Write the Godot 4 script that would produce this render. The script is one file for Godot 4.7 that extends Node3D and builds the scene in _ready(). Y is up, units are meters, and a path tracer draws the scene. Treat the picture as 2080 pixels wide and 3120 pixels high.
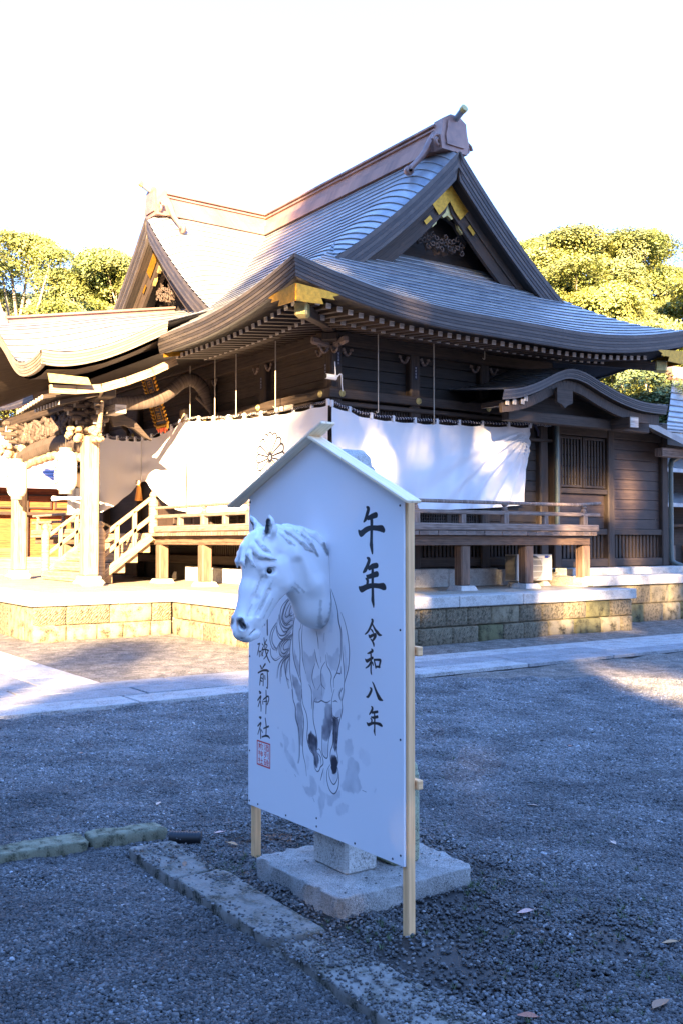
extends Node3D

# u runs along the right-hand side of the hall, w along its front, both away from the camera: world = (u, y, -w)
const UM := 11.7
const WC := 19.68
const EU := 7.3
const EW := 11.6

var rng := RandomNumberGenerator.new()
var M := {}

func V(u: float, y: float, w: float) -> Vector3:
	return Vector3(u, y, -w)

class MB:
	var v := PackedVector3Array()
	var n := PackedVector3Array()
	var t := PackedVector2Array()
	var c := PackedColorArray()
	var use_col := false
	var col := Color.WHITE
	var off := Vector2.ZERO
	func tri(a: Vector3, b: Vector3, d: Vector3, ta := Vector2.ZERO, tb := Vector2.ZERO, td := Vector2.ZERO) -> void:
		var nn := (b - a).cross(d - a).normalized()
		tri_n(a, b, d, nn, nn, nn, ta, tb, td)
	func tri_n(a: Vector3, b: Vector3, d: Vector3, na: Vector3, nb: Vector3, nd: Vector3, ta: Vector2, tb: Vector2, td: Vector2) -> void:
		v.push_back(a); v.push_back(d); v.push_back(b)
		n.push_back(na); n.push_back(nd); n.push_back(nb)
		t.push_back(ta); t.push_back(td); t.push_back(tb)
		if use_col:
			c.push_back(col); c.push_back(col); c.push_back(col)
	func quad(a: Vector3, b: Vector3, d: Vector3, e: Vector3, ta := Vector2.ZERO, tb := Vector2.ZERO, td := Vector2.ZERO, te := Vector2.ZERO) -> void:
		tri(a, b, d, ta, tb, td)
		tri(a, d, e, ta, td, te)
	# chamfered box, texture running along its longest side
	func box(ce: Vector3, s: Vector3, bas := Basis(), bev := 0.0) -> void:
		var h := s * 0.5
		var long := 0
		if s.y > s.x and s.y >= s.z: long = 1
		elif s.z > s.x and s.z > s.y: long = 2
		off += Vector2(0.37, 0.61)
		var r := minf(bev, minf(h.x, minf(h.y, h.z)) * 0.9)
		for ax in 3:
			for sg in [-1.0, 1.0]:
				var i := (ax + 1) % 3
				var j := (ax + 2) % 3
				if j == long:
					var k := i
					i = j
					j = k
				var p: Array[Vector3] = []
				var q: Array[Vector2] = []
				for co in [[-1.0, -1.0], [1.0, -1.0], [1.0, 1.0], [-1.0, 1.0]]:
					var x := Vector3.ZERO
					x[ax] = sg * h[ax]
					x[i] = co[0] * (h[i] - r)
					x[j] = co[1] * (h[j] - r)
					p.push_back(ce + bas * x)
					q.push_back(off + Vector2(x[i], x[j] + 0.3 * ax))
				var outw: Vector3 = bas * Vector3(sg if ax == 0 else 0.0, sg if ax == 1 else 0.0, sg if ax == 2 else 0.0)
				if (p[1] - p[0]).cross(p[3] - p[0]).dot(outw) > 0.0:
					quad(p[0], p[1], p[2], p[3], q[0], q[1], q[2], q[3])
				else:
					quad(p[0], p[3], p[2], p[1], q[0], q[3], q[2], q[1])
		if r <= 0.0:
			return
		for ax in 3:
			var i := (ax + 1) % 3
			var j := (ax + 2) % 3
			for si in [-1.0, 1.0]:
				for sj in [-1.0, 1.0]:
					var pts: Array[Vector3] = []
					for k in [[-1.0, 0], [1.0, 0], [1.0, 1], [-1.0, 1]]:
						var x := Vector3.ZERO
						x[ax] = k[0] * (h[ax] - r)
						x[i] = si * (h[i] if k[1] == 0 else h[i] - r)
						x[j] = sj * (h[j] - r if k[1] == 0 else h[j])
						pts.push_back(ce + bas * x)
					var o := Vector3.ZERO
					o[i] = si
					o[j] = sj
					out_quad(pts, bas * o)
		for sx in [-1.0, 1.0]:
			for sy in [-1.0, 1.0]:
				for sz in [-1.0, 1.0]:
					var a := ce + bas * Vector3(sx * h.x, sy * (h.y - r), sz * (h.z - r))
					var b := ce + bas * Vector3(sx * (h.x - r), sy * h.y, sz * (h.z - r))
					var d := ce + bas * Vector3(sx * (h.x - r), sy * (h.y - r), sz * h.z)
					if (b - a).cross(d - a).dot(bas * Vector3(sx, sy, sz)) > 0.0: tri(a, b, d, off, off, off)
					else: tri(a, d, b, off, off, off)
	func out_quad(p: Array[Vector3], o: Vector3) -> void:
		var ln := (p[1] - p[0]).length()
		var q: Array[Vector2] = [off, off + Vector2(ln, 0), off + Vector2(ln, 0.02), off + Vector2(0, 0.02)]
		if (p[1] - p[0]).cross(p[2] - p[0]).dot(o) > 0.0: quad(p[0], p[1], p[2], p[3], q[0], q[1], q[2], q[3])
		else: quad(p[0], p[3], p[2], p[1], q[0], q[3], q[2], q[1])
	# bounds in u, y, w
	func bx(u0: float, u1: float, y0: float, y1: float, w0: float, w1: float, bev := 0.0) -> void:
		box(Vector3((u0 + u1) * 0.5, (y0 + y1) * 0.5, -(w0 + w1) * 0.5), Vector3(absf(u1 - u0), absf(y1 - y0), absf(w1 - w0)), Basis(), bev)
	# bar from a to b, width across, height along up
	func bar(a: Vector3, b: Vector3, wd: float, ht: float, up := Vector3.UP, bev := 0.0) -> void:
		var x := (b - a).normalized()
		var z := x.cross(up).normalized()
		box((a + b) * 0.5, Vector3((b - a).length(), ht, wd), Basis(x, z.cross(x), z), bev)
	# smooth surface through rows of points
	func grid(rows: Array, uvs := 1.0, flip := false, smooth := true, cols = null) -> void:
		var R := rows.size()
		var C: int = rows[0].size()
		var nr: Array[PackedVector3Array] = []
		var uv: Array[PackedVector2Array] = []
		var vv := 0.0
		for r in R:
			var line := PackedVector3Array()
			var ul := PackedVector2Array()
			var uu := 0.0
			if r > 0: vv += (rows[r][C / 2] - rows[r - 1][C / 2]).length()
			for k in C:
				var du: Vector3 = rows[r][mini(k + 1, C - 1)] - rows[r][maxi(k - 1, 0)]
				var dv: Vector3 = rows[mini(r + 1, R - 1)][k] - rows[maxi(r - 1, 0)][k]
				var nn := du.cross(dv).normalized()
				line.push_back(-nn if flip else nn)
				if k > 0: uu += (rows[r][k] - rows[r][k - 1]).length()
				ul.push_back(off + Vector2(uu, vv) * uvs)
			nr.push_back(line)
			uv.push_back(ul)
		for r in R - 1:
			for k in C - 1:
				var a: Vector3 = rows[r][k]
				var b: Vector3 = rows[r][k + 1]
				var d: Vector3 = rows[r + 1][k + 1]
				var e: Vector3 = rows[r + 1][k]
				if smooth:
					if flip:
						tri_n(a, d, b, nr[r][k], nr[r + 1][k + 1], nr[r][k + 1], uv[r][k], uv[r + 1][k + 1], uv[r][k + 1])
						tri_n(a, e, d, nr[r][k], nr[r + 1][k], nr[r + 1][k + 1], uv[r][k], uv[r + 1][k], uv[r + 1][k + 1])
					else:
						tri_n(a, b, d, nr[r][k], nr[r][k + 1], nr[r + 1][k + 1], uv[r][k], uv[r][k + 1], uv[r + 1][k + 1])
						tri_n(a, d, e, nr[r][k], nr[r + 1][k + 1], nr[r + 1][k], uv[r][k], uv[r + 1][k + 1], uv[r + 1][k])
				elif flip: quad(a, e, d, b, uv[r][k], uv[r + 1][k], uv[r + 1][k + 1], uv[r][k + 1])
				else: quad(a, b, d, e, uv[r][k], uv[r][k + 1], uv[r + 1][k + 1], uv[r + 1][k])
				if cols != null:
					for q in ([[0, 0], [0, 1], [1, 1], [0, 0], [1, 1], [1, 0]]):
						c.push_back(cols[r + q[0]][k + q[1]])
	# round tube along a path
	func tube(path: Array, rad: Array, sides := 8, squash := Vector2.ONE, caps := true) -> void:
		var rows := []
		var ref := Vector3.UP
		var N := path.size()
		for i in N:
			var d: Vector3 = (path[mini(i + 1, N - 1)] - path[maxi(i - 1, 0)]).normalized()
			if absf(d.dot(ref)) > 0.95: ref = Vector3.RIGHT if absf(d.x) < 0.9 else Vector3.BACK
			var x := ref.cross(d).normalized()
			var y := d.cross(x)
			ref = y
			var line := PackedVector3Array()
			for k in sides + 1:
				var a := TAU * k / sides
				line.push_back(path[i] + (x * cos(a) * squash.x + y * sin(a) * squash.y) * rad[i])
			rows.push_back(line)
		grid(rows, 1.0, false)
		if caps:
			for e in [0, N - 1]:
				for k in sides:
					if e == 0: tri(path[0], rows[0][k + 1], rows[0][k])
					else: tri(path[e], rows[e][k], rows[e][k + 1])
	# profile (radius, height) turned about the y axis of x
	func lathe(prof: Array, xf := Transform3D(), sides := 16) -> void:
		var rows := []
		for p in prof:
			var line := PackedVector3Array()
			for k in sides + 1:
				var a := TAU * k / sides
				line.push_back(xf * Vector3(p.x * cos(a), p.y, p.x * sin(a)))
			rows.push_back(line)
		grid(rows, 1.0, true)
	# flat outline (x, y) with thickness from z0 to z1, in the frame xf
	func prism(poly: PackedVector2Array, z0: float, z1: float, xf := Transform3D()) -> void:
		if not Geometry2D.is_polygon_clockwise(poly): poly.reverse()
		var id := Geometry2D.triangulate_polygon(poly)
		for i in range(0, id.size(), 3):
			var a := poly[id[i]]
			var b := poly[id[i + 1]]
			var d := poly[id[i + 2]]
			if (b - a).cross(d - a) < 0.0:
				var k := b
				b = d
				d = k
			tri(xf * Vector3(a.x, a.y, z1), xf * Vector3(b.x, b.y, z1), xf * Vector3(d.x, d.y, z1), a, b, d)
			tri(xf * Vector3(a.x, a.y, z0), xf * Vector3(d.x, d.y, z0), xf * Vector3(b.x, b.y, z0), a, d, b)
		for i in poly.size():
			var a := poly[i]
			var b := poly[(i + 1) % poly.size()]
			quad(xf * Vector3(a.x, a.y, z0), xf * Vector3(a.x, a.y, z1), xf * Vector3(b.x, b.y, z1), xf * Vector3(b.x, b.y, z0), a, a + Vector2(0, z1 - z0), b + Vector2(0, z1 - z0), b)
	func mesh() -> ArrayMesh:
		var a := []
		a.resize(Mesh.ARRAY_MAX)
		a[Mesh.ARRAY_VERTEX] = v
		a[Mesh.ARRAY_NORMAL] = n
		a[Mesh.ARRAY_TEX_UV] = t
		if c.size() == v.size() and c.size() > 0: a[Mesh.ARRAY_COLOR] = c
		var m := ArrayMesh.new()
		m.add_surface_from_arrays(Mesh.PRIMITIVE_TRIANGLES, a)
		return m

# ---------- objects
func tag(o: Node3D, label: String, category: String, group := "") -> Node3D:
	if label: o.set_meta("label", label)
	if category: o.set_meta("category", category)
	if group: o.set_meta("group", group)
	return o

func thing(called: String, label: String, category: String, at := Vector3.ZERO, group := "") -> Node3D:
	var o := Node3D.new()
	o.name = called
	o.position = at
	add_child(o, true)
	tag(o, label, category, group)
	return o

# a part whose shape is given in world places
func part(parent: Node3D, called: String, mb, mat: Material) -> MeshInstance3D:
	var o := MeshInstance3D.new()
	o.name = called
	o.mesh = mb.mesh() if mb is MB else mb
	o.material_override = mat
	if parent == null: parent = self
	var at := Vector3.ZERO
	var p: Node = parent
	while p is Node3D and p != self:
		at += p.position
		p = p.get_parent()
	o.position = -at
	parent.add_child(o, true)
	return o

# a part whose shape is given about its own middle
func piece(parent: Node3D, called: String, mesh, mat: Material, xf: Transform3D) -> MeshInstance3D:
	var o := part(parent, called, mesh, mat)
	o.transform = Transform3D(xf.basis, o.position + xf.origin)
	return o

func struct(called: String, mb, mat: Material) -> MeshInstance3D:
	var o := part(self, called, mb, mat)
	o.set_meta("kind", "structure")
	return o

func many(parent: Node3D, called: String, mesh: Mesh, mat: Material, xfs: Array, cols = null) -> MultiMeshInstance3D:
	var mm := MultiMesh.new()
	mm.transform_format = MultiMesh.TRANSFORM_3D
	mm.use_colors = cols != null
	mm.mesh = mesh
	mm.instance_count = xfs.size()
	for i in xfs.size():
		mm.set_instance_transform(i, xfs[i])
		if cols != null: mm.set_instance_color(i, cols[i])
	var o := MultiMeshInstance3D.new()
	o.name = called
	o.multimesh = mm
	o.material_override = mat
	o.set_meta("kind", "stuff")
	var at := Vector3.ZERO
	var p: Node = parent
	while p is Node3D and p != self:
		at += p.position
		p = p.get_parent()
	o.position = -at
	parent.add_child(o, true)
	return o

func box_mesh(s: Vector3, bev := 0.0) -> ArrayMesh:
	var mb := MB.new()
	mb.box(Vector3.ZERO, s, Basis(), bev)
	return mb.mesh()

# ---------- textures
func noise_bytes(sd: int, freq: float, sw: int, sh: int, w: int, h: int, kind := FastNoiseLite.TYPE_SIMPLEX_SMOOTH, oct := 4, ret := -1) -> PackedByteArray:
	var f := FastNoiseLite.new()
	f.seed = sd
	f.noise_type = kind
	f.frequency = freq
	f.fractal_octaves = oct
	if kind == FastNoiseLite.TYPE_CELLULAR:
		f.fractal_type = FastNoiseLite.FRACTAL_NONE
		f.cellular_return_type = ret
	var im := f.get_seamless_image(sw, sh)
	if sw != w or sh != h: im.resize(w, h, Image.INTERPOLATE_CUBIC)
	im.convert(Image.FORMAT_L8)
	return im.get_data()

func mix_bytes(layers: Array, contrast := 1.0) -> PackedByteArray:
	var n: int = layers[0][0].size()
	var out := PackedByteArray()
	out.resize(n)
	if layers.size() == 1: layers.push_back([layers[0][0], 0.0])
	if layers.size() == 2: layers.push_back([layers[0][0], 0.0])
	var a: PackedByteArray = layers[0][0]
	var b: PackedByteArray = layers[1][0]
	var d: PackedByteArray = layers[2][0]
	var wa: float = layers[0][1]
	var wb: float = layers[1][1]
	var wd: float = layers[2][1]
	for i in n:
		out[i] = clampi(int((a[i] * wa + b[i] * wb + d[i] * wd - 127.5) * contrast + 127.5), 0, 255)
	return out

func ramp_tex(vals: PackedByteArray, w: int, h: int, stops: Array) -> ImageTexture:
	var lut := PackedByteArray()
	for i in 256:
		var x := i / 255.0
		var cc: Color = stops[-1][1]
		for k in stops.size() - 1:
			if x <= stops[k + 1][0]:
				cc = stops[k][1].lerp(stops[k + 1][1], clampf((x - stops[k][0]) / (stops[k + 1][0] - stops[k][0]), 0.0, 1.0))
				break
		lut.push_back(int(cc.r * 255)); lut.push_back(int(cc.g * 255)); lut.push_back(int(cc.b * 255))
	var out := PackedByteArray()
	out.resize(w * h * 3)
	for i in w * h:
		var k := vals[i] * 3
		out[i * 3] = lut[k]
		out[i * 3 + 1] = lut[k + 1]
		out[i * 3 + 2] = lut[k + 2]
	return ImageTexture.create_from_image(Image.create_from_data(w, h, false, Image.FORMAT_RGB8, out))

func normal_tex(vals: PackedByteArray, w: int, h: int, strength: float) -> ImageTexture:
	var im := Image.create_from_data(w, h, false, Image.FORMAT_L8, vals)
	im.convert(Image.FORMAT_RGBA8)
	im.bump_map_to_normal_map(strength)
	return ImageTexture.create_from_image(im)

func mat(c: Color, rough := 0.8, tex: Texture2D = null, nrm: Texture2D = null, sc := Vector3.ONE, tri := false, nscale := 1.0) -> StandardMaterial3D:
	var m := StandardMaterial3D.new()
	m.albedo_color = c
	m.roughness = rough
	m.albedo_texture = tex
	if nrm:
		m.normal_enabled = true
		m.normal_texture = nrm
		m.normal_scale = nscale
	m.uv1_scale = sc
	if tri:
		m.uv1_triplanar = true
		m.uv1_world_triplanar = true
	m.cull_mode = BaseMaterial3D.CULL_DISABLED
	return m

func rgb(r: float, g: float, b: float) -> Color:
	return Color(r / 255.0, g / 255.0, b / 255.0)

func make_materials() -> void:
	var W := 512
	var streak := mix_bytes([[noise_bytes(1, 0.03, 24, 512, W, W), 0.55], [noise_bytes(2, 0.09, 64, 512, W, W), 0.35], [noise_bytes(3, 0.02, 256, 256, W, W), 0.25]], 1.5)
	var wood := ramp_tex(streak, W, W, [[0.0, Color(0.45, 0.42, 0.4)], [0.35, Color(0.72, 0.7, 0.68)], [0.65, Color(0.9, 0.89, 0.87)], [1.0, Color(1, 1, 1)]])
	var woodn := normal_tex(streak, W, W, 1.6)
	var pale := ramp_tex(streak, W, W, [[0.0, Color(0.86, 0.82, 0.78)], [0.5, Color(0.96, 0.95, 0.93)], [1.0, Color(1, 1, 1)]])
	var ws := Vector3(0.55, 1.9, 1)
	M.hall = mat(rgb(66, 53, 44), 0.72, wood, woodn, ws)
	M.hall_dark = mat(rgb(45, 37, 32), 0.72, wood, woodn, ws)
	M.hall_red = mat(rgb(66, 51, 44), 0.62, wood, woodn, ws)
	M.deck = mat(rgb(140, 122, 112), 0.8, wood, woodn, ws)
	M.deck_b = mat(rgb(126, 106, 95), 0.8, wood, woodn, ws)
	M.deck_post = mat(rgb(116, 92, 76), 0.75, wood, woodn, ws)
	M.porch_wood = mat(rgb(178, 152, 122), 0.75, wood, woodn, ws)
	M.carved = mat(rgb(92, 78, 70), 0.8, wood, woodn, ws)
	M.cedar = mat(rgb(246, 194, 140), 0.65, pale, woodn, Vector3(0.8, 5, 1), false, 0.25)
	M.pine_white = mat(rgb(255, 232, 198), 0.65, pale, woodn, Vector3(0.8, 5, 1), false, 0.15)
	M.office_wood = mat(rgb(170, 92, 48), 0.6, wood, woodn, ws)
	M.white_paint = mat(rgb(214, 208, 200), 0.7)
	M.cap_white = mat(rgb(196, 188, 180), 0.8, wood, null, ws)
	var cop := mix_bytes([[noise_bytes(11, 0.012, 256, 256, W, W), 0.6], [noise_bytes(12, 0.05, 256, 256, W, W), 0.3], [noise_bytes(13, 0.2, 256, 256, W, W), 0.15]], 1.5)
	var copt := ramp_tex(cop, W, W, [[0.0, Color(0.74, 0.74, 0.76)], [0.5, Color(0.88, 0.86, 0.85)], [1.0, Color(1.0, 0.97, 0.94)]])
	M.copper = mat(rgb(160, 165, 168), 0.34, copt, normal_tex(cop, W, W, 0.7), Vector3(0.5, 0.5, 0.5))
	M.copper.metallic = 0.35
	M.copper_b = M.copper.duplicate()
	M.copper_b.albedo_color = rgb(148, 152, 157)
	M.copper_b.roughness = 0.4
	M.edge = mat(rgb(84, 78, 76), 0.5, copt, null, Vector3(0.7, 0.7, 0.7))
	M.edge.metallic = 0.25
	M.edge_b = M.edge.duplicate()
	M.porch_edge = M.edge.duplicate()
	M.porch_edge.albedo_color = rgb(156, 146, 130)  # same material as the hall's edges, paled to paint sunlight on the porch
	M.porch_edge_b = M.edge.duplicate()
	M.porch_edge_b.albedo_color = rgb(140, 130, 116)  # alternate band, paled for sunlight too
	M.edge_b.albedo_color = rgb(62, 58, 60)
	M.ridge = mat(rgb(164, 134, 124), 0.42, copt, null, Vector3(0.5, 0.5, 0.5))
	M.ridge.metallic = 0.3
	M.gold = mat(rgb(196, 148, 52), 0.38, copt, normal_tex(cop, W, W, 1.5), Vector3(3, 3, 3))
	M.gold.metallic = 0.75
	M.gold_pale = mat(rgb(206, 192, 128), 0.45, copt, null, Vector3(3, 3, 3))
	M.gold_pale.metallic = 0.5
	var gr := mix_bytes([[noise_bytes(21, 0.45, 512, 512, W, W, FastNoiseLite.TYPE_VALUE, 2), 0.75], [noise_bytes(22, 0.18, 512, 512, W, W, FastNoiseLite.TYPE_CELLULAR, 1, FastNoiseLite.RETURN_CELL_VALUE), 0.3], [noise_bytes(23, 0.01, 256, 256, W, W), 0.25]], 1.6)
	var grt := ramp_tex(gr, W, W, [[0.0, Color(0.2, 0.2, 0.21)], [0.22, Color(0.42, 0.42, 0.42)], [0.4, Color(0.78, 0.77, 0.76)], [0.8, Color(0.93, 0.92, 0.9)], [1.0, Color(1, 1, 1)]])
	var grn := normal_tex(gr, W, W, 0.6)
	M.granite = mat(rgb(190, 188, 184), 0.75, grt, grn, Vector3(1.6, 1.6, 1.6), true)
	M.granite_rough = mat(rgb(164, 163, 160), 0.85, grt, normal_tex(gr, W, W, 4.0), Vector3(2.2, 2.2, 2.2), true)
	M.paving = mat(rgb(180, 178, 176), 0.8, grt, grn, Vector3(1.1, 1.1, 1.1), true)
	M.paving_b = mat(rgb(150, 150, 152), 0.8, grt, grn, Vector3(1.1, 1.1, 1.1), true)
	M.floor = mat(rgb(168, 158, 142), 0.85, grt, null, Vector3(0.7, 0.7, 0.7), true)
	# tuff: pale, with dark damp and green moss of its own
	var tf := mix_bytes([[noise_bytes(31, 0.012, 512, 512, W, W), 0.7], [noise_bytes(32, 0.07, 512, 512, W, W), 0.35], [noise_bytes(33, 0.5, 512, 512, W, W, FastNoiseLite.TYPE_VALUE, 1), 0.2]], 1.7)
	var tft := ramp_tex(tf, W, W, [[0.0, Color(0.18, 0.18, 0.14)], [0.2, Color(0.32, 0.31, 0.25)], [0.36, Color(0.66, 0.65, 0.58)], [0.65, Color(0.9, 0.88, 0.84)], [1.0, Color(1, 0.99, 0.96)]])
	var chis := PackedByteArray()
	chis.resize(256 * 256)
	for y in 256:
		for x in 256:
			var wob := sin(x * TAU / 256.0 * 2.0) * 7.0 + sin(y * TAU / 256.0 * 3.0) * 5.0
			var s := sin((x + y + wob) * TAU / 32.0) + 0.35 * sin((x * 3 - y) * TAU / 64.0)
			chis[y * 256 + x] = clampi(int(128 + 80 * s), 0, 255)
	var chn := normal_tex(chis, 256, 256, 4.0)
	M.tuff = mat(rgb(118, 109, 92), 0.9, tft, chn, Vector3(0.55, 0.55, 0.55), true, 1.0)
	M.tuff.uv1_scale = Vector3(2.5, 2.5, 2.5)
	M.tuff.normal_scale = 2.6
	M.tuff_plain = mat(rgb(132, 123, 104), 0.9, tft, normal_tex(tf, W, W, 3.0), Vector3(0.8, 0.8, 0.8), true)
	M.tuff_green = mat(rgb(98, 96, 68), 0.92, tft, normal_tex(tf, W, W, 4.0), Vector3(0.9, 0.9, 0.9), true)
	M.kerb_flat = mat(rgb(128, 126, 124), 0.9, tft, normal_tex(tf, W, W, 2.0), Vector3(1.3, 1.3, 1.3), true)
	M.kerb_moss = mat(rgb(128, 128, 110), 0.92, tft, normal_tex(tf, W, W, 5.0), Vector3(2.1, 2.1, 2.1), true)
	# gravel seen from afar
	var ga := noise_bytes(41, 0.13, 1024, 1024, 1024, 1024, FastNoiseLite.TYPE_CELLULAR, 1, FastNoiseLite.RETURN_CELL_VALUE)
	var gb := noise_bytes(41, 0.13, 1024, 1024, 1024, 1024, FastNoiseLite.TYPE_CELLULAR, 1, FastNoiseLite.RETURN_DISTANCE)
	var gc := noise_bytes(42, 0.01, 512, 512, 1024, 1024)
	var gcol := mix_bytes([[ga, 0.6], [gb, -0.35], [gc, 0.45]], 1.2)
	for i in gb.size(): gb[i] = 255 - gb[i]
	M.gravel_far = mat(rgb(168, 162, 154), 0.9, ramp_tex(gcol, 1024, 1024, [[0.0, Color(0.36, 0.35, 0.34)], [0.4, Color(0.62, 0.61, 0.6)], [0.75, Color(0.85, 0.83, 0.8)], [1.0, Color(1, 0.98, 0.94)]]), normal_tex(gb, 1024, 1024, 3.0), Vector3(0.7, 0.7, 0.7))
	M.soil = mat(rgb(46, 44, 44), 0.55, ramp_tex(gcol, 1024, 1024, [[0.0, Color(0.5, 0.48, 0.46)], [1.0, Color(1, 0.98, 0.94)]]), normal_tex(gb, 1024, 1024, 1.0), Vector3(0.9, 0.9, 0.9), false, 0.5)
	M.pebble = mat(Color.WHITE, 0.72)
	M.pebble.vertex_color_use_as_albedo = true
	M.cloth = mat(rgb(226, 224, 226), 0.9, null, normal_tex(streak, W, W, 0.8), Vector3(1.5, 1.5, 1), false, 0.5)
	M.cloth.backlight_enabled = true
	M.cloth.backlight = Color(0.22, 0.21, 0.2)
	M.cloth.backlight_enabled = true
	M.cord_dark = mat(rgb(40, 38, 58), 0.8)
	M.cord_white = mat(rgb(212, 206, 200), 0.8)
	M.tassel = mat(rgb(224, 150, 70), 0.8)
	M.black = mat(rgb(22, 22, 24), 0.5)
	M.iron = mat(rgb(70, 62, 56), 0.55)
	M.rod = mat(rgb(168, 156, 140), 0.5)
	M.pipe = mat(rgb(84, 92, 86), 0.5)
	M.ac = mat(rgb(206, 200, 188), 0.55)
	M.ac_dark = mat(rgb(58, 54, 48), 0.6)
	M.blue_label = mat(rgb(28, 48, 130), 0.5)
	M.leaf = mat(Color.WHITE, 0.55)
	M.leaf.vertex_color_use_as_albedo = true
	M.leaf.backlight_enabled = true
	M.leaf.backlight = Color(0.35, 0.4, 0.1)
	M.bark = mat(rgb(188, 174, 150), 0.9, tft, normal_tex(tf, W, W, 3.0), Vector3(1.2, 1.2, 1.2), true)
	M.white_sheet = mat(rgb(228, 230, 234), 0.6)
	M.horse = mat(Color.WHITE, 0.3)
	M.horse.vertex_color_use_as_albedo = true
	M.horse.clearcoat_enabled = true
	M.horse.clearcoat = 0.6
	M.horse.clearcoat_roughness = 0.2
	M.eye = mat(rgb(12, 12, 16), 0.08)
	M.screw = mat(rgb(60, 62, 70), 0.4)
	M.paper = mat(rgb(238, 234, 224), 0.8)
	M.tile_blue = mat(rgb(150, 150, 178), 0.5)

func _ready() -> void:
	rng.seed = 20260
	var cam := Camera3D.new()
	cam.name = "camera"
	add_child(cam)
	cam.fov = 54.8
	cam.near = 0.1
	cam.far = 600.0
	var yaw := deg_to_rad(55.1)
	var pit := deg_to_rad(1.72)
	cam.look_at_from_position(Vector3(0, 1.5, 0), Vector3(0, 1.5, 0) + V(cos(yaw) * cos(pit), sin(pit), sin(yaw) * cos(pit)))
	cam.current = true

	var env := Environment.new()
	env.background_mode = Environment.BG_SKY
	var sk := ProceduralSkyMaterial.new()
	sk.sky_top_color = Color(0.015, 0.068, 0.235).linear_to_srgb()
	sk.sky_horizon_color = Color(0.119, 0.19, 0.355).linear_to_srgb()
	sk.sky_curve = 1.05
	sk.ground_bottom_color = Color(0.03, 0.03, 0.03).linear_to_srgb()
	sk.ground_horizon_color = Color(0.06, 0.065, 0.075).linear_to_srgb()
	sk.sun_angle_max = 18.0
	var sky := Sky.new()
	sky.sky_material = sk
	env.sky = sky
	env.background_energy_multiplier = 1.0
	env.tonemap_mode = Environment.TONE_MAPPER_LINEAR
	env.tonemap_exposure = 11.5
	env.sdfgi_enabled = true
	env.ssao_enabled = true
	env.ssil_enabled = true
	var we := WorldEnvironment.new()
	we.name = "world_environment"
	we.environment = env
	add_child(we)

	var sun := DirectionalLight3D.new()
	sun.name = "sun"
	sun.light_energy = 1.6
	sun.light_color = Color(1.0, 0.86, 0.66)
	sun.light_angular_distance = 0.5
	sun.shadow_enabled = true
	add_child(sun)
	var el := deg_to_rad(16.8)
	sun.look_at_from_position(Vector3.ZERO, Vector3(0.6 * cos(el), -sin(el), -0.8 * cos(el)))

	make_materials()
	build_ground()
	build_platforms()
	build_hall()
	build_roof()
	build_porch()
	build_side_building()
	build_far_buildings()
	build_trees()
	build_curtains()
	build_small_things()
	build_monument()
	build_board()
	build_gravel()
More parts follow.
